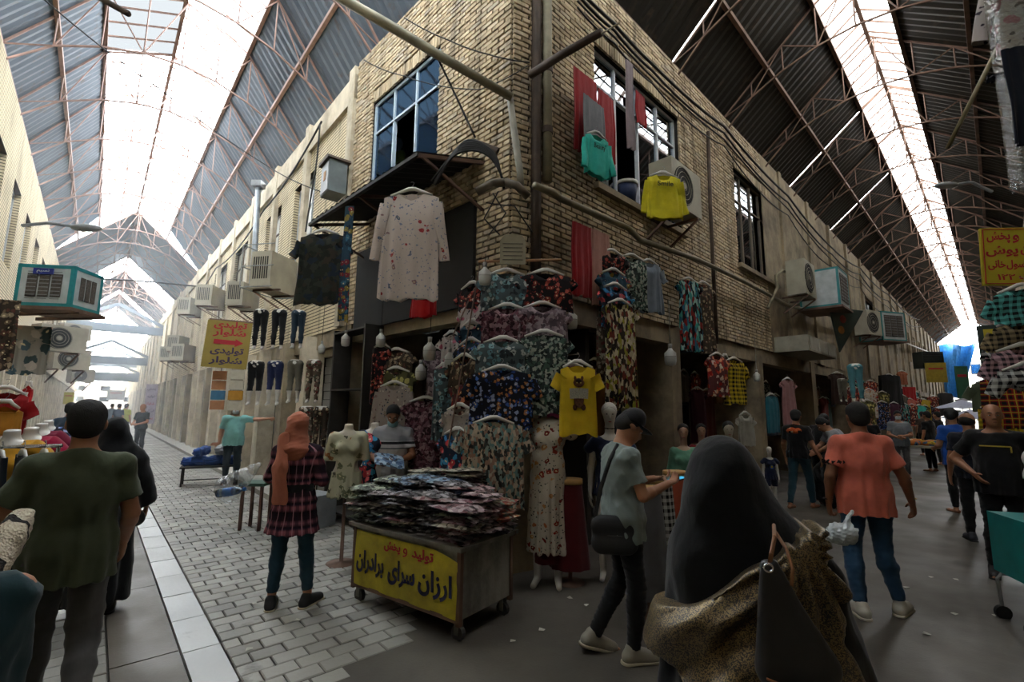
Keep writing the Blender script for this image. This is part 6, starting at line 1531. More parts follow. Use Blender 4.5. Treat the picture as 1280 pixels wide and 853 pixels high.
PKM = [pack_mat('packed_dark_print', ['#3c3a3c', '#6f6a6c', '#b0acae', '#242225'], 1), pack_mat('packed_maroon_print', ['#6c3a42', '#9c8488', '#3c262c', '#c0acac'], 2), pack_mat('packed_pink_print', ['#a07c7c', '#c8b4b0', '#7a3c40', '#ac9c98'], 3), pack_mat('packed_blue_print', ['#3c5c80', '#a8bccc', '#26303f', '#7a98b0'], 4), pack_mat('packed_cream_print', ['#b5b09c', '#8c8670', '#d0c8b4', '#5c5648'], 5), pack_mat('packed_green_print', ['#8a9884', '#4c5648', '#c0c8b0', '#2c3228'], 6), pack_mat('packed_orange_print', ['#a0583c', '#7c8c7c', '#b0a088', '#8a3424'], 7)]
def pack_mesh(mat, seed):
    rn = random.Random(seed); V = []; F = []; nx, ny = 8, 7; w, d = .34, .26
    ph = [rn.uniform(0, 6) for _ in range(4)]
    for s_ in (0, 1):
        for i in range(nx+1):
            for j in range(ny+1):
                u, v = i/nx, j/ny; e = min(1, min(u, 1-u, v, 1-v)*7); h = (.010 if s_ == 0 else .016)*e+.004*math.sin(u*9+ph[0])*math.sin(v*8+ph[1])*e
                V.append(((u-.5)*w, (v-.5)*d, (h if s_ else -h*.8)+.006*math.sin(u*5+ph[2]+v*4)))
    q = (nx+1)*(ny+1)
    for i in range(nx):
        for j in range(ny):
            a = i*(ny+1)+j; F.append((q+a, q+a+ny+1, q+a+ny+2, q+a+1)); F.append((a, a+1, a+ny+2, a+ny+1))
    for i in range(nx): a = i*(ny+1); b = a+ny; F.append((a, a+ny+1, q+a+ny+1, q+a)); F.append((b, q+b, q+b+ny+1, b+ny+1))
    for j in range(ny): a = j; b = nx*(ny+1)+j; F.append((a, q+a, q+a+1, a+1)); F.append((b, b+1, q+b+1, q+b))
    return MB().add(V, F).mesh('packed_shirt', mat, True)
PKS = [[pack_mesh(mt, i*3+k) for k in range(2)] for i, mt in enumerate(PKM)]
rp = random.Random(4); RC = Matrix.Rotation(rz_c, 3, 'Z')
cols_ = []
piles = [(-.13, .10, 10, 1), (-.13, .34, 12, 1), (-.13, .55, 9, 6), (-.40, .12, 12, 0), (-.40, .36, 14, 2), (-.40, .57, 12, 1), (-.68, .10, 11, 0), (-.68, .34, 15, 0), (-.68, .56, 14, 3), (-.96, .10, 10, 0), (-.96, .34, 14, 3), (-.96, .56, 16, 4), (-1.22, .10, 11, 5), (-1.22, .34, 13, 5), (-1.22, .56, 12, 5), (-.62, .68, 17, 4)]
PLP = tuple('%s pile, %s' % (b, a) for a in ('right end', 'right half', 'middle', 'left half', 'left end') for b in ('front', 'centre', 'back'))+('rearmost pile, middle',)
PLN = ('dark printed', 'maroon printed', 'pink printed', 'blue printed', 'cream printed', 'green printed', 'orange printed')
for ip, (px_, py_, n_, ci) in enumerate(piles):
    z_ = .69; px_ = px_*CL/1.26+.02
    for k in range(n_):
        cc = ci if rp.random() < .7 else rp.randrange(6)
        q = RC @ Vector((px_+rp.uniform(-.03, .03), py_+rp.uniform(-.03, .03), 0))+ca
        o = mobj('packed_shirt', PKS[cc][rp.randrange(2)], None, (q.x, q.y, z_+.012), rot=(rp.uniform(-.07, .07), rp.uniform(-.07, .07), rz_c+rp.uniform(-.3, .3)+(PI if rp.random() < .5 else 0)))
        tag(o, 'folded %s shirt in clear plastic, %s of the cart' % (PLN[cc], PLP[ip]), 'packed shirt', 'shirts packed in plastic on the cart, %s: %s' % (PLP[ip], PLN[cc])); z_ += .026
# ---------------------------------------------------------------- small things on the ground
x, y = spot(383, 662); t = thing('cooler_box', 'grey window cooler standing on the ground behind the plaid coat', 'air cooler', (x, y+.15, 0), rad(-28))
MB().box((0, 0, .24), (.52, .40, .44)).build('casing', M('pale_grey_metal', '#85888a', .5), t); MB().box((.05, -.203, .24), (.30, .006, .26)).build('grille', M('dark_grille', '#3a3c3e', .6), t)
for k in range(9): MB().box((.05, -.209, .13+.026*k), (.29, .006, .008)).build('slat', M('pale_grey_metal', '#85888a', .5), t)
# bench with blue bundles by the masked man
x, y = spot(262, 606); t = thing('bench', 'low dark metal bench under the blue bundles beside the masked man', 'bench', (x, y, 0), rad(30))
for a in (-.5, .5):
    for b in (-.2, .2): MB().box((a, b, .19), (.03, .03, .38)).build('leg', MB_DARK, t)
MB().box((0, 0, .39), (1.1, .48, .03)).build('seat', MB_DARK, t); MB().box((0, -.2, .14), (1.0, .02, .02)).build('stretcher', MB_DARK, t)
BLUB = fabric('blue_bundle_cloth', '#24427c')
for i, (dx, dz, r) in enumerate(((-.32, .50, .17), (.05, .50, .19), (.35, .50, .16), (-.2, .70, .17), (.15, .72, .18))):
    S = SDF((-.35, -.25, -.2), (.35, .25, .2), .012); S.cap((-.14, 0, 0), (.14, .02, .01), .10, .11, .05)
    q = Vector((x, y, 0))+Matrix.Rotation(rad(30), 3, 'Z') @ Vector((dx, 0, dz))
    tag(mobj('bundle', S.mesh('bundle', BLUB if i < 4 else M('clear_white_bundle', '#8d9098', .4), folds=dict(amp=.02, freq=14, zs=1.2, seed=i)), None, q, rad(30+20*i)), ('blue cloth bundle at the left end of the low bench', 'blue cloth bundle in the middle of the low bench', 'blue cloth bundle at the right end of the low bench', 'blue cloth bundle on top of the left ones', 'pale wrapped bundle on top of the blue ones')[i], 'bundle', 'cloth bundles on the bench')
# low table and mannequin leg beside the plaid coat; plastic bag with a water bottle
x, y = spot(305, 668); t = thing('shop_stool', 'brown stool left of the woman in the plaid coat', 'stool', (x, y+.25, 0))
for a in (-.13, .13):
    for b in (-.13, .13): MB().box((a, b, .3), (.035, .035, .6)).build('leg', M('brown_wood', '#4a2e24', .6), t)
MB().box((0, 0, .62), (.34, .34, .04)).build('seat', M('green_vinyl', '#2c4a3c', .5), t)
p = aty(300, 600, 4.35); t = thing('plastic_bag', 'clear plastic bag with a water bottle held by the woman in the plaid coat', 'bag', p, rad(15), rot=(0, rad(50), 0))
S = SDF((-.2, -.12, -.3), (.2, .12, .3), .009); S.cap((0, 0, .2), (0, 0, -.12), .03, .13, .03, flat=((0, 1, 0), .6)); mobj('bag_film', S.mesh('bag_film', PLAST, folds=dict(amp=.008, freq=20)), t)
t = thing('water_bottle', 'clear water bottle with blue label inside the plastic bag', 'bottle', p+Vector((-.07, -.02, -.10)), 0, rot=(0, rad(80), 0))
MB().lathe([(.034, -.11), (.037, -.10), (.037, .05), (.032, .08), (.014, .10), (.014, .12)], n=14).build('bottle_body', glass('bottle_plastic', '#c8d8e0', .1), t, True); MB().lathe([(.038, -.05), (.038, .03)], n=14).build('bottle_label', M('blue_label', '#1f6cc0', .5), t, True); MB().lathe([(.016, .12), (.016, .14)], n=12).build('cap', M('blue_label', '#1f6cc0', .5), t)
# white carrier bag in the salmon man's hand
q = atz(1052, 660, .9) if False else aty(1052, 663, 3.9); t = thing('carrier_bag', 'knotted white plastic bag in the left hand of the salmon shirt man', 'bag', q)
S = SDF((-.22, -.18, -.2), (.22, .18, .2), .008); S.ell((0, 0, -.03), (.125, .09, .095), .02); S.cap((.05, 0, .04), (.085, 0, .14), .03, .018, .03); mobj('bag_film', S.mesh('bag_film', M('white_bag_film', '#bcc4c8', .35, var=.15, scale=14), folds=dict(amp=.012, freq=26, zs=.6, seed=3)), t)
# shoulder bag of the man with the cap
x, y = spot(786, 822); q = aty(768, 668, y-.14); t = thing('shoulder_bag', 'black cross-body bag of the man with the cap', 'bag', q, rad(-8))
S = SDF((-.2, -.12, -.17), (.2, .12, .17), .007); S.cap((-.085, 0, -.06), (.085, 0, -.06), .075, .075, .02, flat=((0, 1, 0), .6)); S.cap((-.085, 0, .05), (.085, 0, .05), .075, .075, .02, flat=((0, 1, 0), .55)); mobj('bag_body', S.mesh('bag_body', M('black_nylon', '#17171a', .6)), t)
MB().tube([(-.13, 0, .10), (-.09, -.01, .3), (-.02, .0, .50), (.04, .06, .60)], .014, 8, flat=.4).build('strap', M('black_nylon', '#17171a', .6), t)
MB().tube([(-.05, -.055, .0), (.05, -.055, .0)], .004, 6).build('zip', M('chrome', '#c8c8c8', .2, 1), t)
# the phone he looks at
q = Vector(PC['wrR']); ph = thing('smartphone', 'smartphone with a lit blue screen in the hands of the man with the cap', 'phone', (0, 0, 0))
wp_ = cp.matrix_world if False else Matrix.Translation(cp.location) @ Matrix.Rotation(cp.rotation_euler.z, 4, 'Z') @ Vector((0.0, .42, 1.205*PC['sc'])); ph.location = wp_; ph.rotation_euler = (rad(10), 0, rad(-80))
MB().box((0, 0, 0), (.075, .155, .009)).build('phone_body', M('black_glass', '#101114', .15), ph)
ts = NT('phone_screen'); ts.b.inputs['Emission Color'].default_value = srgb('#3aa0c8'); ts.b.inputs['Emission Strength'].default_value = 1.2; ts.done('#203038', .2)
MB().box((0, 0, .0055), (.068, .145, .002)).build('screen', ts.m, ph)
# seller's packed shirt in hand
q = Matrix.Translation(se.location) @ Matrix.Rotation(se.rotation_euler.z, 4, 'Z') @ Vector((.0, .36, 1.09)); o = mobj('packed_shirt', PKS[3][0], None, q, rot=(.5, .2, .4)); tag(o, 'packed shirt with a teal edge in the hands of the shopkeeper', 'packed shirt')
# black sack, teal crate on a trolley
x, y = spot(1040, 636); S = SDF((-.45, -.4, -.02), (.45, .4, 1.1), .014); S.ell((0, 0, .42), (.30, .26, .44), .05); S.cap((0, 0, .7), (.02, 0, .95), .18, .08, .05); S.cut((0, 0, .0), (0, 0, -1)); tag(mobj('sack', S.mesh('sack', M('black_bin_plastic', '#111214', .35), folds=dict(amp=.02, freq=12, seed=3)), None, (x, y, 0)), 'big black sack standing between the men at the shops', 'sack')
q = spot(1318, 805); tr = thing('hand_trolley', 'grey tubular trolley with black wheels under the teal crate at the right edge', 'trolley', (q[0]+.12, q[1]+.12, 0), rad(-18))
m = MB().tube([(-.16, -.1, .10), (-.17, -.1, .32), (-.14, -.1, .36), (.2, -.1, .36)], .013, 8); m.build('frame', M('grey_tube', '#8a8d8c', .4, .5), tr)
m = MB().tube([(-.16, .25, .10), (-.17, .25, .32), (-.14, .25, .36), (.2, .25, .36)], .013, 8); m.build('frame', M('grey_tube', '#8a8d8c', .4, .5), tr)
for yy in (-.1, .25): MB().tube([(-.16, yy-.018, .055), (-.16, yy+.018, .055)], .055, 14).build('wheel', SOLE_B, tr)
TEALP = M('teal_plastic', '#0f7a78', .4); t = thing('cooler_crate', 'teal evaporative cooler with white louvred panel on the trolley at the right edge', 'air cooler', (q[0]+.12, q[1]+.12, .375), rad(-18))
MB().box((.16, .08, .24), (.62, .48, .48)).build('casing', TEALP, t); MB().box((.17, -.163, .23), (.48, .012, .37)).build('louvre_panel', M('pale_white_panel', '#a9b0b0', .5), t)
for k in range(11): MB().box((.19, -.172, .10+.025*k), (.36, .008, .010)).build('louvre', MB_DARK, t)
# litter
PAP = M('paper_scrap', '#b5b2a6', .8)
rl = random.Random(9); sp_ = [(742, 782), (712, 748), (733, 757), (755, 760), (641, 802), (677, 788), (1113, 722), (1133, 735), (1164, 722), (1193, 768), (1244, 770), (1158, 793), (600, 742), (880, 750), (1060, 715), (412, 713), (425, 692), (312, 812), (372, 776), (318, 755), (815, 800), (930, 640), (1020, 690), (1195, 725)]
lm_ = [MB().add([(-.02*s, -.012, .003), (.018, -.015*s, .009), (.022, .013, .003), (-.015, .016*s, .007)], [(0, 1, 2, 3)]).add([(-.02*s, -.012, .001), (.018, -.015*s, .007), (.022, .013, .001), (-.015, .016*s, .005)], [(3, 2, 1, 0)]).mesh('paper_scrap', PAP) for s in (1, 1.4)]
for i, (px, py) in enumerate(sp_):
    p = atz(px, py, .016); tag(mobj('paper_scrap', lm_[i % 2], None, (p.x, p.y, .016), rl.uniform(0, 6)), 'tiny scrap of white paper lying on the worn ground', 'litter', 'paper scraps on the ground')
p = atz(440, 722, .018); tag(MB().tube([Vector((.07*math.cos(a)*(1+.4*math.sin(2*a)), .03*math.sin(a)*1.3, .004)) for a in [2*PI*i/20 for i in range(21)]], .003, 5).build('packing_cord', WPL, None, False, p), 'loop of white packing cord on the pavers by the cart wheel', 'cord')
# ---------------------------------------------------------------- awning
AWM = M('dark_corrugated_iron', '#2b2926', .6, .4, var=.3, scale=5)
aw = thing('awning', 'rusty corrugated iron awning below the window with the blue frame', 'awning', (0, 0, 0))
a0, a1 = W_NL.sz(607, 250)[0], 3.3
n = int((a1-a0)/.076); V = []; F = []
for i in range(n+1):
    s = a0+(a1-a0)*i/n; dz = .012*(1 if i % 2 else -1); V += [W_NL.P(s, .0, 4.72+dz), W_NL.P(s, .98, 4.42+dz)]
for i in range(n): F.append((2*i, 2*i+1, 2*i+3, 2*i+2))
MB().add(V, F).build('iron_sheet', AWM, aw)
for s in (a0+.02, (a0+a1)/2, a1-.02): MB().bar(W_NL.P(s, .02, 4.66), W_NL.P(s, .97, 4.37), .04).build('bracket', MB_STEELR, aw); MB().bar(W_NL.P(s, .02, 4.05), W_NL.P(s, .9, 4.38), .03).build('strut', MB_STEELR, aw)
MB().bar(W_NL.P(a0, .96, 4.38), W_NL.P(a1, .96, 4.38), .05, .04).build('front_rail', AWM, aw)
# flat near-black panel between awning and shop
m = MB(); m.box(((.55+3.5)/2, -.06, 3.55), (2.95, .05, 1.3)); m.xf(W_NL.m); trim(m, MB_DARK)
# ---------------------------------------------------------------- window mannequin
p = W_NL.hit(498, 172, -.45); p.z -= .87; t = thing('window_mannequin', 'mannequin with blue-grey head and green top standing in the open window', 'mannequin', (p.x, p.y, p.z), W_NL.rz()+PI)
S = SDF((-.3, -.2, 0), (.3, .2, .95), .009); S.cap((-.12, 0, .52), (.12, 0, .52), .065, .065, .05); S.ell((0, 0, .35), (.16, .11, .22), .05); S.cap((0, 0, .05), (0, 0, .3), .15, .14, .05, flat=((0, 1, 0), .7))
for sg in (-1, 1): S.cap((sg*.15, 0, .52), (sg*.19, 0, .1), .05, .045, .03)
S.cut((0, 0, .02), (0, 0, -1)); mobj('green_top', S.mesh('green_top', fabric('lime_cloth', '#7c9a4c'), folds=dict(amp=.006, freq=14)), t)
S = SDF((-.15, -.15, .5), (.15, .15, .95), .008); S.cap((0, 0, .55), (0, 0, .66), .045, .045, .02); S.ell((0, 0, .76), (.075, .09, .105), .02); mobj('head', S.mesh('head', M('blue_grey_head', '#8fa4b0', .4)), t)
# ---------------------------------------------------------------- pipes and poles
PIPE = M('old_pipe', '#7d7660', .55, .3, var=.3, scale=5); PIPED = M('rust_pipe', '#43352a', .7, .3, var=.4, scale=5); CABL = M('black_cable', '#141312', .6); GPIPE = M('grey_pipe', '#8c9296', .45, .4)
def pipe(name, label, pts, r, mat=PIPE, clamps=0, n=12):
    o = MB().tube(pts, r, n).build(name, mat, None, True); tag(o, label, 'pipe')
    return o
c = W_CH.P(.30, .12, 0)
g0 = W_R.hit(668, 100, .02); g1 = W_R.hit(686, 100, .10)
pipe('drain_pipe', 'dark rusty square downpipe on the corner of the brick building', [Vector((.26, 5.20, z)) for z in (2.9, 4, 6, 8)], .062, PIPED, n=4)
pipe('drain_pipe', 'tall tan drainpipe beside the rusty one on the corner', [Vector((.40, 5.26, z)) for z in (4.35, 6, 8)], .058, PIPE)
for z in (5.0, 5.8, 6.9): tag(MB().tube([(.40, 5.26, z-.04), (.40, 5.26, z+.04)], .068, 12).build('pipe_clamp', PIPED, None), ('lowest', 'middle', 'top')[int(z > 5.5)+int(z > 6.5)]+' rusty clamp round the tan drainpipe on the corner', 'clamp')
pts = [(668, 232, .3), (690, 240, .3), (700, 248, .28), (745, 268, .25), (785, 285, .25), (800, 300, .22), (873, 325, .22), (930, 352, .22), (985, 382, .22), (1060, 400, .2), (1160, 440, .2)]
pipe('water_pipe', 'long tan pipe running along the right brick wall above the shops', [R_(*p) for p in pts], .04)
pipe('water_pipe', 'bent pipe elbow rising beside the wall cooler on the right wall', [R_(*p) for p in ((960, 385, .25), (972, 360, .25), (970, 345, .25), (978, 338, .25), (990, 343, .25), (993, 365, .25))], .035)
pipe('drain_pipe', 'white bent plastic downpipe left of the corner drainpipes', [H_(637, 118, 4.85), H_(641, 150, 4.83), H_(645, 180, 4.82), H_(650, 215, 4.8), H_(651, 232, 4.8)], .038, M('grey_white_pipe', '#8f8b7e', .5))
pipe('steel_pole', 'thick steel pole reaching from the corner up to the left roof', [H_(640, 122, 4.8), H_(555, 73, 4.7), H_(480, 28, 4.6), H_(380, -28, 4.5)], [.045, .05, .055, .055])
pipe('steel_pole', 'dark steel pole sticking out of the corner to the right', [H_(664, 93, 5.0), H_(700, 70, 4.6), H_(752, 40, 4.2)], [.05, .045, .04], PIPED)
pipe('thin_rod', 'thin pale rod at the tip of the dark steel pole', [H_(752, 42, 4.2), H_(774, 29, 4.0)], .009, PIPE)
pipe('wall_pipe', 'rusty vertical pipe on the brick wall right of the yellow shirt', [R_(885, 165, .12), R_(888, 260, .12), R_(892, 345, .12), R_(896, 430, .12)], .035, PIPED)
VP = pipe('vent_pipe', 'grey vent pipe with a square cap on the far left facade', [W_FL.hit(323, 235, .3), W_FL.hit(318, 320, .3), W_FL.hit(313, 372, .3)], .07, GPIPE)
q = W_FL.hit(323, 231, .3); MB().box(q, (.26, .26, .16)).build('vent_cap', M('pale_grey_metal', '#85888a', .5), VP)
pipe('steel_pole', 'dark steel tube crossing the top left corner of the view', [H_(108, -12, 4.4), H_(160, 17, 4.2)], .03, PIPED)
pipe('wooden_pole', 'bamboo pole slanting up at the right edge behind the bagged clothes', [H_(1184, 186, 4.6), H_(1213, 128, 4.4), H_(1262, 30, 4.1)], .02, M('bamboo', '#6f6446', .6))
m = MB().tube([H_(590, 178, 4.9), H_(622, 190, 4.85)], .05, 8, flat=.5); tag(m.build('wall_bracket', PIPED), 'short dark iron bracket above the cable bundle on the corner', 'bracket')
# cables
def cable(name, label, pts, r=.012, sag=.0, nn=8):
    P = [Vector(p) for p in pts]; out = []
    if len(P) > 2 and sag < .012:      # smooth the run of a stiff cable
        Q = []
        for i in range(len(P)-1):
            p0, p1, p2, p3 = P[max(i-1, 0)], P[i], P[i+1], P[min(i+2, len(P)-1)]
            for k in range(5):
                t = k/5; Q.append(.5*((2*p1)+(p2-p0)*t+(2*p0-5*p1+4*p2-p3)*t*t+(3*p1-p0-3*p2+p3)*t**3))
        P = Q+[P[-1]]; nn = 1
    for a, b in zip(P, P[1:]):
        L = (b-a).length
        for i in range(nn): f = i/nn; q = a.lerp(b, f); q.z -= sag*L*4*f*(1-f); out.append(q)
    out.append(P[-1]); o = MB().tube(out, r, 6).build(name, CABL, None, True); tag(o, label, 'cable')
cb_ = [(722, -15), (768, 30), (815, 80), (905, 158), (985, 245), (1040, 310), (1075, 335), (1110, 368), (1150, 400)]
for i, (dy, r, sg) in enumerate(((0, .024, .02), (8, .02, .035), (16, .014, .015), (24, .012, .05))):
    cable('power_cable', ('thickest', 'second', 'third', 'lowest')[i]+' of the black cables sagging along the right brick wall', [R_(x_, y_+dy, .16+.03*i) for x_, y_ in cb_], r, sg)
cable('power_cable', 'black cable crossing the left skylight down to the facade', [H_(42, -12, 5.5), H_(195, 108, 8), H_(330, 205, 10.5), H_(402, 240, 9.2)], .012, .02)
cable('power_cable', 'black cable from the pole down to the iron bracket', [H_(545, 68, 4.7), H_(565, 110, 4.85), H_(594, 172, 4.88)], .012)
cable('power_cable', 'thin cable from the left roof to the corner drainpipes', [H_(505, 22, 5.1), H_(560, 50, 5.05), H_(610, 68, 5.05), H_(662, 78, 5.05)], .008, .03)
cable('power_cable', 'second thin cable looping to the corner drainpipes', [H_(455, 75, 5.6), H_(505, 95, 5.4), H_(600, 112, 5.0), H_(660, 82, 5.0)], .007, .04)
cable('power_cable', 'cable running along the far left facade under its parapet', [W_FL.hit(x_, y_, .14) for x_, y_ in ((402, 152), (330, 262), (270, 335), (225, 385))], .02, .04)
cable('power_cable', 'cable hanging down beside the grey meter box', [W_FL.hit(x_, y_, .16) for x_, y_ in ((400, 155), (396, 200), (388, 250), (382, 290))], .018)
cable('power_cable', 'cable spanning the left alley at lamp height', [H_(95, 350, 15), H_(155, 350, 17), H_(245, 358, 20)], .03, .01)
rc = random.Random(5)
for i in range(6):
    a = (542+rc.uniform(-3, 3), 226+rc.uniform(-4, 6)); cable('cable_bundle', 'strand %s of the looped cable bundle on the corner' % ('a lowest', 'second', 'third', 'fourth', 'fifth', 'topmost')[i].replace('a ', ''), [H_(a[0], a[1], 4.9), H_(566+i, 196-i*2, 4.8), H_(590, 188-i*2.5, 4.78), H_(612+i, 196-i, 4.78), H_(626, 218, 4.8), H_(630, 236, 4.85)], .014, 0)
for i in range(3):
    cable('loose_wire', 'loose black wire %s under the pipe elbow at the corner' % ('looping left', 'hanging straight', 'looping right', 'bent to the rod', 'running to the plaque', 'dropping behind the bulb', 'curling upward')[i], [H_(600+rc.uniform(-5, 40), 245+rc.uniform(-8, 10), 4.85), H_(625+rc.uniform(-20, 30), 262+rc.uniform(-8, 14), 4.8), H_(640+rc.uniform(-30, 40), 290+rc.uniform(-5, 35), 4.85)], .007, .015)
for i, (l, x0, y0, x1, y1) in enumerate((('iron elbow pipe at the left of the corner bundle', 596, 240, 635, 228), ('short pipe stub at the corner under the white downpipe', 632, 228, 660, 246))):
    pipe('pipe_elbow', l, [H_(x0, y0, 4.8), H_((x0+x1)/2, (y0+y1)/2-5, 4.75), H_(x1, y1, 4.82)], .045, M('dusty_pipe', '#5c5244', .7))
# paper plaque on the corner and the cable across it
p = H_(641, 312, 4.95); pl = thing('notice', 'faded paper notice with an arched top on the corner pier', 'notice', p)
MB().prism([(-.14, -.17), (.14, -.17), (.14, .10), (.09, .16), (0, .18), (-.09, .16), (-.14, .10)], -.008, .004).build('paper', M('old_paper', '#8d8670', .8), pl)
for k in range(5): MB().box((0, -.011, -.12+.045*k), (.22-.02*(k % 2), .003, .007)).build('printed_line', M('black_ink', '#1c1a18', .8), pl)
# ---------------------------------------------------------------- boxes and coolers on the walls
def acunit(label, at, rz, w=.85, d=.32, h=.58, mat=None, fan=True, name='air_conditioner', bracket=True):
    mat = mat or M('aged_white_metal', '#a39d8c', .5, var=.15, scale=3); t = thing(name, label, 'air conditioner', at, rz)
    MB().box((0, 0, h/2), (w, d, h)).build('casing', mat, t)
    g = MB()
    for k in range(int(w/.045)): g.box((-w/2+.04+.045*k, -d/2-.006, h/2), (.008, .008, h-.08)) if False else None
    if fan:
        MB().tube([(-w*.12, -d/2-.012, h/2), (-w*.12, -d/2+.004, h/2)], h*.42, 24).build('fan_opening', MB_DARK, t)
        for k in range(4):
            r = h*.42*(k+1)/4.2; MB().tube([(-w*.12+r*math.cos(a), -d/2-.018, h/2+r*math.sin(a)) for a in [2*PI*i/20 for i in range(21)]], .004, 4).build('guard_ring', mat, t)
        MB().tube([(-w*.12, -d/2-.02, h/2), (-w*.12, -d/2-.01, h/2)], .05, 12).build('fan_hub', mat, t)
    for k in range(7): MB().box((w/2+.004, -d*.35+d*.11*k, h*.55), (.008, .02, h*.6)).build('side_grille', MB_DARK, t)
    if bracket:
        for xx in (-w*.35, w*.35): MB().bar((xx, -d/2, -.02), (xx, d/2+.15, -.02), .035).build('bracket', MB_STEELR, t); MB().bar((xx, -d/2, -.03), (xx, d/2+.15, -.40), .03).build('strut', MB_STEELR, t)
    return t
def evap(label, at, rz, w=.95, d=.85, h=.95, col='#1f7a7c', lettered=False):
    t = thing('evaporative_cooler', label, 'air cooler', at, rz); tl_ = M('teal_paint_'+col[1:], col, .5, var=.15); wh = M('pale_white_panel', '#a9b0b0', .5); sl = M('cooler_pad', '#4c4640', .9, scale=40, var=.4)
    fr = .05
    for z in (fr/2, h-fr/2): MB().box((0, 0, z), (w, d, fr)).build('frame_plate', tl_, t)
    for a in (-1, 1):
        for b in (-1, 1): MB().box((a*(w/2-fr/2), b*(d/2-fr/2), h/2), (fr, fr, h)).build('corner_post', tl_, t)
    for nm, c, s in (('front', (0, -d/2+.015, h/2), (w-.08, .02, h-.1)), ('right', (w/2-.015, 0, h/2), (.02, d-.08, h-.1)), ('left', (-w/2+.015, 0, h/2), (.02, d-.08, h-.1))):
        MB().box(c, s).build('white_panel', wh, t)
    for i in range(3):
        x_ = -w/2+.13+(w-.26)*(i+.5)/3; MB().box((x_, -d/2+.0, h/2), ((w-.26)/3-.03, .02, h-.28)).build('cooler_pad', sl, t)
        for k in range(8): MB().box((x_, -d/2-.012, h*.18+k*(h*.64/7)), ((w-.26)/3-.04, .006, .012)).build('louvre', M('grey_louvre', '#77797a', .5), t)
        y_ = -d/2+.13+(d-.26)*(i+.5)/3; MB().box((w/2-.0, y_, h/2), (.02, (d-.26)/3-.03, h-.28)).build('cooler_pad', sl, t)
    MB().box((0, 0, -.03), (w+.1, d+.1, .05)).build('tray', MB_STEELR, t)
    if lettered: MB().box((-.02, -d/2-.02, h*.83), (.26, .012, .09)).build('name_plate', M('navy_plate', '#1f2c7c', .5), t); lettering(arab('سپهر') if False else arab('نسیم'), .1, WPL, t, (-.02, -d/2-.03, h*.83), width=.16, height=.055)
    return t
def above(W, px, py, o, rz=None): p = W.hit(px, py, o); return p
# left facade: two condensers in a cage, meter box
p = W_FL.hit(341, 366, .55); acunit('large condenser unit on brackets on the far left facade, nearest the vent pipe', p, W_FL.rz()-.9, .8, .45, .75)
m = MB()
for z in (0, .42, .86):
    for a, b in (((-.5, -.35), (.5, -.35)), ((.5, -.35), (.5, .35)), ((-.5, -.35), (-.5, .35))): m.tube([(a[0], a[1], z), (b[0], b[1], z)], .012, 6)
for a in ((-.5, -.35), (.5, -.35), (0, -.35)): m.tube([(a[0], a[1], 0), (a[0], a[1], .86)], .012, 6)
m.xf(Matrix.Translation(p) @ Matrix.Rotation(W_FL.rz()-.9, 4, 'Z')); tag(m.build('steel_cage', M('grey_tube', '#8a8d8c', .4, .5)), 'tubular steel cage round the nearest condenser on the left facade', 'cage')
p = W_FL.hit(303, 386, .5); acunit('older condenser unit beyond the vent pipe on the left facade', p, W_FL.rz()-.7, .8, .4, .6)
for l, px, py in (('small condenser high on the far left facade above the sign', 262, 385), ('pale condenser further along the left facade', 236, 395), ('condenser unit near the far end of the left facade', 222, 440), ('upright condenser near the far end of the left facade', 212, 452), ('condenser under a ledge far along the left facade', 228, 452)):
    acunit(l, W_FL.hit(px, py, .45), W_FL.rz()-.6, .9, .5, .7)
p = W_NL.hit(416, 246, .3); t = thing('meter_box', 'grey metal meter box with a pitched lid and orange label on the left facade', 'meter box', p, W_NL.rz()-.1)
MB().box((0, 0, .3), (.42, .3, .58)).build('box', M('grey_green_metal', '#59605f', .5), t); MB().box((-.0, -.155, .28), (.36, .015, .50)).build('box_door', M('pale_grey_metal', '#85888a', .5), t); MB().box((.02, -.168, .32), (.10, .008, .16)).build('orange_label', M('orange_label', '#9a7048', .7), t)
MB().prism([(-.26, .58), (.26, .58), (.22, .64), (-.22, .64)], -.2, .2).build('lid', PIPED, t)
# left-wall side: the big teal cooler, lamp
p = H_(72, 388, 7.0); e = evap('teal evaporative cooler with a blue name plate on the left wall', p-Vector((.0, .0, .0)), rad(8), .74, .6, .62, '#1a7c80', True)
m = MB().bar(Vector((-.8, .1, -.05)), Vector((.45, -.1, -.05)), .05, .05); m.bar((-.8, .5, -.05), (.45, .3, -.05), .05, .05); m.xf(Matrix.Translation(p)); tag(m.build('cooler_shelf', MB_STEELR), 'rusty steel shelf carrying the teal cooler on the left wall', 'shelf')
m = MB().tube([H_(28, 282, 9.2), H_(60, 279, 9.2), H_(92, 283, 9.2)], .035, 8); lp = thing('street_lamp', 'grey street lamp on an arm above the teal cooler on the left', 'lamp', (0, 0, 0)); m.build('arm', GPIPE, lp)
q = H_(108, 285, 9.2); MB().ell(q, (.32, .14, .075)).build('lamp_head', M('pale_grey_metal', '#85888a', .5), lp, True)
q = H_(1183, 232, 9); lp = thing('street_lamp', 'pale street lamp under the right roof near the bagged clothes', 'lamp', (0, 0, 0)); MB().ell(q, (.24, .12, .06)).build('lamp_head', M('pale_grey_metal', '#85888a', .5), lp, True); MB().tube([q, H_(1215, 228, 9), H_(1240, 240, 9)], .03, 8).build('arm', GPIPE, lp)
for l, px, py, Y in (('white condenser on the left wall under the teal cooler', 72, 440, 11), ('white condenser beyond the camouflage cloth on the left wall', 84, 462, 14), ('white condenser far along the left wall', 92, 425, 18), ('pale condenser near the end of the left wall', 100, 478, 22)):
    acunit(l, H_(px, py, Y), rad(70), .9, .4, .6)
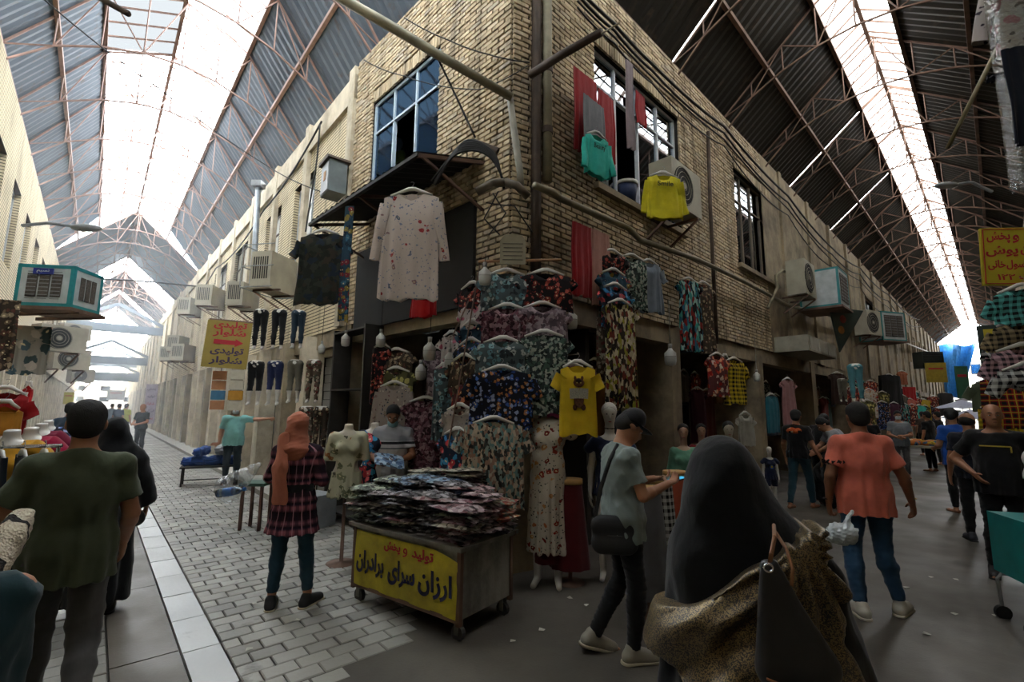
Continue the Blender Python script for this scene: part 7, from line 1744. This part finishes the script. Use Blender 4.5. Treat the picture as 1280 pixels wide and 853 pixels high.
# right facade: window cooler, condenser, teal coolers
p = R_(846, 268, .45); t = acunit('condenser unit on the ledge right of the lemon yellow shirt', p, W_R.rz(), .95, .36, .70, M('aged_cream_metal', '#96907c', .5, var=.2, scale=3), True)
p2 = R_(1003, 372, .5); acunit('cream condenser unit at the far end of the brick wall', p2, W_R.rz(), .9, .4, .85, M('aged_cream_metal', '#96907c', .5))
evap('teal-framed cooler on struts right of the cream condenser', R_(1032, 388, .6), W_R.rz(), 1.1, .9, 1.0)
evap('teal-framed cooler further along, above the black dress panel', R_(1104, 428, .7), W_R.rz()-.5, 1.2, .9, 1.1)
acunit('grey condenser left of the further teal cooler', R_(1086, 420, .5), W_R.rz()-.3, .9, .45, .9)
for l, px, py, wd in (('dark green louvred box hanging over the right alley', 1161, 458, 2.4),):
    q = R_(px, py, 1.2); t = thing('air_cooler', l, 'air cooler', q, rad(0)); MB().box((0, 0, .3), (1.1, .6, .85)).build('casing', M('dark_green_metal', '#26302c', .6), t)
    for k in range(9): MB().box((0, -.31, -.06+.09*k), (1.0, .02, .03)).build('louvre', MB_DARK, t)
# pale shop canopy box under the coolers, triangular hanging sign
q0 = R_(1020, 440, .7); t = thing('shop_canopy', 'pale metal shop canopy box under the teal cooler on the right', 'canopy', W_R.P((q0-W_R.p).dot(W_R.u)+.6, .35, 3.05), W_R.rz())
MB().box((0, 0, .18), (2.6, .75, .36)).build('canopy_box', M('pale_canopy', '#8d8878', .6), t)
for k in range(3): MB().box((-.8+.8*k, -.38, .18), (.74, .015, .30)).build('panel', M('pale_canopy2', '#989486', .6), t)
q = R_(1056, 402, .9); t = thing('hanging_sign', 'dark triangular shop sign with faded orange spots', 'sign', q, rad(20)); MB().prism([(-.55, .35), (.75, .35), (-.3, -.85)], -.02, .02).build('sign_plate', M('dark_green_plate', '#20302a', .6), t)
for a, b, c_ in ((-.1, .05, '#7c2a20'), (-.2, -.25, '#8f5a1c')): MB().ell((a, -.025, b), (.12, .008, .11)).build('painted_spot', M('spot_'+c_[1:], c_, .7), t)
# ---------------------------------------------------------------- signs
SGY = M('sign_ochre', '#8f7c38', .6, var=.08); SGV = M('violet_lettering', '#33204c', .6)
p = H_(284, 431, 9.3); sw_, sh_ = sz(52, 9.3), sz(60, 9.3); sg = thing('shop_sign', 'ochre sign with Persian lettering and a red arrow on the left facade', 'sign', p, rad(12), rot=(0, rad(3), rad(12)))
MB().box((0, 0, 0), (sw_, .03, sh_)).build('sign_board', SGY, sg)
for i, (tx, c_, z) in enumerate((('تولیدی', REDT, .42), ('شلوار', REDT, .25), ('تولیدی', SGV, -.15), ('شلوار', SGV, -.36))): lettering(arab(tx), .1, c_, sg, (.02, -.018, z*sh_*.97), width=sw_*.74, height=sh_*.18, bold=.003)
MB().prism([(-.30*sw_, .10*sh_), (.18*sw_, .09*sh_), (.18*sw_, .13*sh_), (.36*sw_, .045*sh_), (.18*sw_, -.04*sh_), (.18*sw_, 0), (-.30*sw_, .0)], -.022, -.016).build('arrow', REDT, sg)
MB().tube([(-sw_*.5, .05, sh_*.5+.02), (sw_*.6, .05, sh_*.5+.02)], .02, 6).build('hanging_bar', MB_STEELR, sg)
p = H_(1268, 321, 4.6); sw_, sh_ = sz(72, 4.6), sz(78, 4.6); sg = thing('shop_sign', 'yellow sign with red Persian lettering and the number 122 at the right edge', 'sign', p, rad(-12), rot=(0, rad(3), rad(-14)))
MB().box((0, 0, 0), (sw_, .03, sh_)).build('sign_board', M('sign_yellow', '#b0a024', .6, var=.06), sg)
for x0, z0, x1, z1 in ((-1, 1, 1, 1), (-1, -1, 1, -1), (-1, -1, -1, 1), (1, -1, 1, 1)): MB().bar((x0*sw_*.47, -.017, z0*sh_*.47), (x1*sw_*.47, -.017, z1*sh_*.47), .012, .006).build('border', REDT, sg)
for tx, xx, z, w_, h_ in (('پخش', -.24, .33, .32, .17), ('و', .02, .30, .09, .12), ('پوش', -.20, .08, .44, .17), ('ن', .14, .09, .12, .13), ('خانی', -.29, -.15, .24, .15), ('رسول', .02, -.15, .30, .14), ('پلاک', .16, -.36, .24, .13)): lettering(arab(tx), .1, REDT, sg, (xx*sw_, -.018, z*sh_), width=w_*sw_*1.1, height=h_*sh_*1.2, bold=.0025)
lettering('١٢٢', .1, REDT, sg, (-.16*sw_, -.018, -.36*sh_), width=.26*sw_, height=.10*sh_, bold=.002)
p = H_(1240, 440, 6.8); t = thing('shop_sign', 'small yellow and green sign below the number 122 sign', 'sign', p, rad(-30)); MB().box((0, 0, 0), (.26, .04, .78)).build('sign_board', M('dark_green_plate', '#20302a', .6), t); MB().box((.02, -.024, .0), (.18, .01, .66)).build('yellow_field', M('sign_yellow', '#b0a024', .6), t)
lettering(arab('پوش'), .1, REDT, t, (.02, -.032, .2), width=.15, height=.1); lettering(arab('ارزان'), .1, NVYT, t, (.02, -.032, -.1), width=.15, height=.1)
p = H_(188, 505, 16.5); t = thing('banner', 'white upright banner with red and violet lettering far down the left alley', 'banner', p, rad(10)); MB().box((0, 0, 0), (.36, .02, 1.35)).build('banner_sheet', M('white_banner', '#a8a0ae', .7), t)
for k in range(5): lettering(arab(('پخش', 'تولید', 'شلوار', 'ارزان', 'پوش')[k]), .1, (SGV, SGV, REDT, SGV, REDT)[k], t, (0, -.016, .5-.25*k), width=.26, height=.1)
for l, px, py, Y, w_, h_, c_ in (('yellow shop sign deep in the right alley on the left facade', 1170, 466, 24, .9, 1.0, '#8f7a22'), ('green banner hanging deep in the right alley', 1203, 478, 22, .5, 1.5, '#2c5a40'), ('small yellow sign on the left wall far down the left alley', 86, 498, 20, .35, .5, '#b0ac4c'), ('small white notice panel far down the left alley', 145, 494, 45, 1.4, .9, '#b8bcc0')):
    t = thing('shop_sign', l, 'sign', H_(px, py, Y), rad(-15 if px > 600 else 15)); MB().box((0, 0, 0), (w_, .04, h_)).build('sign_board', M('plate_'+c_[1:], c_, .6), t); MB().box((0, -.025, h_*.2), (w_*.7, .01, h_*.08)).build('painted_line', REDT, t)
for l, px, Y, c1, c2 in (('hanging strip of orange and blue children clothes under the ochre sign', 273, 9.6, '#b07c5a', '#4c7c9a'), ('hanging strip of white and orange printed squares under the ochre sign', 295, 9.2, '#b5ae9c', '#b08030')):
    t = thing('clothes_strip', l, 'clothes', H_(px, 488, Y), rad(10))
    for k in range(4): MB().box((0, 0, .30-.2*k), (.26, .03, .18)).build('folded_shirt', fabric('strip_'+(c1 if k % 3 < 2 else c2)[1:], c1 if k < 2 else c2), t)
# ---------------------------------------------------------------- hanging bulbs (switched off)
BUL = M('frosted_bulb', '#a8a79f', .35, var=.03); BULW = M('bulb_base', '#8f8e88', .4)
for i, (l, px, py, Y, L, hp) in enumerate((('squat white bulb left of the teal ring-print blouse', 606, 345, 4.8, 0, 24), ('white bulb beside the deep red cloth, right of the corner display', 714, 400, 5.2, 0, 24), ('white bulb on a long cord in the dark mouth of the first shop', 838, 446, 6.0, 45, 22), ('conical bulb hanging in the second shop', 946, 471, 7.2, 30, 12), ('white bulb above the left shop, left of the pair', 476, 425, 5.6, 25, 18), ('larger white bulb above the left shop, right of the tunic hem', 537, 439, 5.3, 20, 24), ('grey bulb below and left of the larger one in the left shop', 526, 465, 5.8, 0, 20), ('white bulb under the blue flowered trousers', 432, 425, 5.2, 0, 16), ('small bulb beside the leg mannequins', 402, 436, 6.4, 35, 13), ('grey bulb right of the larger one in the left shop', 562, 450, 5.7, 0, 20))):
    q = H_(px, py, Y); r = sz(hp*.33, Y); h_ = sz(hp*.5, Y); t = thing('light_bulb', l, 'bulb', q, 0, 'unlit hanging bulbs')
    MB().lathe([(r*.25, h_*1.0), (r*.45, h_*.75), (r*.98, h_*.42), (r, -h_*.55), (r*.85, -h_*.95), (r*.3, -h_*1.05)], n=18).build('bulb_globe', BUL, t, True)
    MB().lathe([(r*1.02, h_*.05), (r*1.04, 0), (r*1.02, -h_*.05)], n=18).build('collar', BULW, t, True); MB().lathe([(r*.32, h_*.95), (r*.36, h_*1.5)], n=12).build('socket', BULW, t, True)
    MB().tube([(0, 0, h_*1.4), (.005, 0, h_*1.5+sz(L+12, Y))], .004, 5).build('cord', M('grey_flex', '#8a8880', .6) if px in (838, 946) else CABL, t)
# ---------------------------------------------------------------- shop fittings in the dark
def shelfunit(l, W, s, o, z1=2.4, w=1.4, rows=5, mat=None, items=True):
    t = thing('shelf_unit', l, 'shelf', W.P(s, -o, 0), W.rz()); mat = mat or M('shelf_steel', '#3f3c38', .6, .3)
    for x_ in (-w/2, w/2): MB().box((x_, 0, z1/2), (.04, .3, z1)).build('upright', mat, t)
    for k in range(rows): MB().box((0, 0, .15+(z1-.2)*k/(rows-1)), (w, .3, .025)).build('shelf_board', mat, t)
shelfunit('dark steel shelving at the left of the left shop', W_NL, 3.2, -.15, 2.9, 1.0, 4); shelfunit('dark shelving at the back of the first right shop', W_R, 1.9, 1.2); shelfunit('dark shelving at the back of the second right shop', W_R, 5.4, 1.2); shelfunit('dark shelving at the back of the third right shop', W_R, 9.3, 1.0)
rj = random.Random(12); CC = ['#3c2a24', '#2c3440', '#5a2c24', '#4c4638', '#2f4840', '#6b4a20', '#4a2438', '#3c3c44', '#702820', '#5c5448']
k = 0
DSC = ('high at the back', 'at the back', 'low at the back', 'near the left side', 'in the middle', 'near the right side', 'behind the bulb', 'close to the pillar', 'in the gloom', 'by the shelving')
for si, (W, s0, s1, o) in enumerate(((W_R, .7, 3.2, .9), (W_R, 3.8, 7.0, .9), (W_R, 7.7, 11.2, .8), (W_R, 12, 15.8, .6), (W_R, 16.6, 20.8, .5))):
    for i in range(9):
        s = s0+(s1-s0)*(i+.5)/9; c_ = CC[(i*3+si) % 10]; mt = fabric('dim_'+c_[1:], c_) if i % 3 else (F_BROWN, F_MAROON, F_REDFL, F_GREEN, F_LEGG)[(i+si) % 5]
        hang('dress' if i % 2 else 'blouse', ('garment hanging %s of the %s right shop' % (DSC[i], ('first', 'second', 'third', 'fourth', 'fifth')[si])), W.P(s, -o+.1*(i % 3), 2.55-.35*(i % 2)), .42, 1.15 if i % 2 else .7, mt, W.rz()-.3*(i % 2), sleeve='cap', group='clothes hanging inside the right shops')
for si in range(8):                     # clothes displayed along the far right facade
    s = 13+si*2.6
    for j in range(3):
        c_ = CC[(si*2+j) % 10]; mt = (fabric('front_'+c_[1:], c_), F_TEALR, F_REDFL, F_WHITE, F_OLIVE, F_BLUE)[(si+j*2) % 6]
        hang('dress', 'garment hung outside the shops deep in the right alley, %s of bay %s' % (('upper', 'middle', 'lower')[j], ('one', 'two', 'three', 'four', 'five', 'six', 'seven', 'eight')[si]), W_R.P(s+j*.5, .3+.25*j, 2.9-.4*j), .5, 1.0, mt, W_R.rz()-.6, sleeve='cap', group='clothes outside the far right shops')
# stalls deep in the right alley: tables heaped with goods, umbrellas, blue tarpaulin, houses
for i, (px, py, c_, l) in enumerate(((1150, 590, '#a0602c', 'stall table with orange toys deep in the right alley'), (1186, 560, '#5c6c8c', 'stall table with blue goods deep in the right alley'), (1225, 562, '#5c8c84', 'stall table with green goods at the far end of the right alley'))):
    x, y = spot(px, py); t = thing('stall_table', l, 'table', (x, y, 0), rad(-45)); MB().box((0, 0, .72), (1.8, .9, .05)).build('table_top', M('pale_canopy', '#8d8878', .6), t)
    for a in (-.8, .8):
        for b in (-.38, .38): MB().box((a, b, .35), (.04, .04, .7)).build('leg', MB_STEELR, t)
    S = SDF((-1, -.5, -.05), (1, .5, .4), .03); [S.ell((rj.uniform(-.7, .7), rj.uniform(-.3, .3), .05), (.22, .18, .12), .04) for _ in range(12)]; S.cut((0, 0, 0), (0, 0, -1)); o = mobj('heaped_goods', S.mesh('heaped_goods', floral('heap_'+c_[1:], c_, ['#b0a894', '#8a3424', '#3c5c7c', '#a89030'], 9, .8)), None, (x, y, .75)); tag(o, 'heap of small goods on the '+l.split(' with')[0]+' with '+l.split('with ')[1].split(' deep')[0].split(' at the')[0], 'goods', kind='stuff')
for i, (l, px, py, Y, c_) in enumerate((('grey umbrella open over the stalls at the end of the right alley', 1222, 492, 26, '#6a6468'), ('white umbrella open over the stalls at the end of the right alley', 1202, 500, 24, '#a8acc0'), ('second white umbrella lower at the end of the right alley', 1212, 512, 22, '#b0b4c8'))):
    q = H_(px, py, Y); t = thing('umbrella', l, 'umbrella', (q.x, q.y, 0)); V = [(0, 0, q.z)]; F = []
    for k in range(16): a = 2*PI*k/16; r = 1.2 if k % 2 == 0 else 1.12; V.append((r*math.cos(a), r*math.sin(a), q.z-.45+(.0 if k % 2 == 0 else .06)))
    for k in range(16): F.append((0, 1+k, 1+(k+1) % 16))
    MB().add(V, F).build('canopy', fabric('umbrella_'+c_[1:], c_), t); MB().tube([(0, 0, .02), (0, 0, q.z+.05)], .02, 6).build('pole', GPIPE, t)
n = 10; V = []; F = []
q0 = FRp(60, -3.5); 
for i in range(n+1):
    for j in range(n+1):
        u, v = i/n, j/n; V.append(tuple(FRp(60.5+.4*math.sin(u*9+v*3), -3.6+2.6*u*(1-.5*v), 8.0-4.8*v+.2*math.sin(u*7))))
for i in range(n):
    for j in range(n): a = i*(n+1)+j; F.append((a, a+1, a+n+2, a+n+1))
tag(MB().add(V, F).build('tarpaulin', M('blue_tarpaulin', '#2f7cc4', .5)), 'bright blue tarpaulin hanging at the open end of the right alley', 'tarpaulin')
def house(l, F, s, w0, w1, h, mat, d=6, az=AZR, cols=3, rows=3):
    c = F(s, (w0+w1)/2); t = thing('house', l, 'building', c, -rad(az)); MB().box((0, d/2, h/2), (w1-w0, d, h)).build('walls', mat, t)
    for i in range(cols):
        for j in range(rows): fm = MB().box((-(w1-w0)/2+(w1-w0)*(i+.5)/cols, -.03, h*(j+.55)/rows), ((w1-w0)/cols*.4, .08, h/rows*.45)).build('window', MB_INT, t); MB().box((-(w1-w0)/2+(w1-w0)*(i+.5)/cols, -.08, h*(j+.55)/rows), ((w1-w0)/cols*.34, .02, h/rows*.38)).build('pane', MB_GLASS, fm)
house('pale house beyond the open end of the right alley', FRp, 72, -6.5, -.5, 7.5, MB_HOUSE); house('lower cream house closing the right alley', FRp, 78, -1.5, 6, 5.5, MB_PALE)
house('low pale building at the hazy end of the left alley', FLp, 88, -3, 5, 4.5, MB_HOUSE, az=AZL)
# crossing galleries and gables over the far left alley
m = MB()
for s_, z_, hgt in ((40, 6.6, .5), (50, 5.2, .6), (58, 4.2, .8), (64, 6.0, 1.0)):
    c = FLp(s_, .6, z_); m.box(c, (5.2, .5, hgt), Matrix.Rotation(-rad(AZL), 3, 'Z'))
    m.bar(FLp(s_, -1.9, z_+.3), FLp(s_, .6, z_+1.6), .2, .2); m.bar(FLp(s_, .6, z_+1.6), FLp(s_, 3.2, z_+.3), .2, .2)
trim(m, MB_SHEETL)

# thin dusty haze standing in the left alley
t = NT('alley_haze'); t.t.nodes.remove(t.b); vs_ = t.n('ShaderNodeVolumeScatter'); vs_.inputs['Color'].default_value = (.86, .93, 1, 1); vs_.inputs['Density'].default_value = .014; vs_.inputs['Anisotropy'].default_value = .35; t.l(vs_.outputs[0], t.out.inputs['Volume'])
hz = MB().box((0, 0, 0), (4.7, 52, 8.0), Matrix.Rotation(-rad(AZL), 3, 'Z')); hz.xf(Matrix.Translation(FLp(36, .62, 4.05))); o = hz.build('haze', t.m); tag(o, 'pale bluish haze hanging in the far left alley', 'haze', kind='stuff')
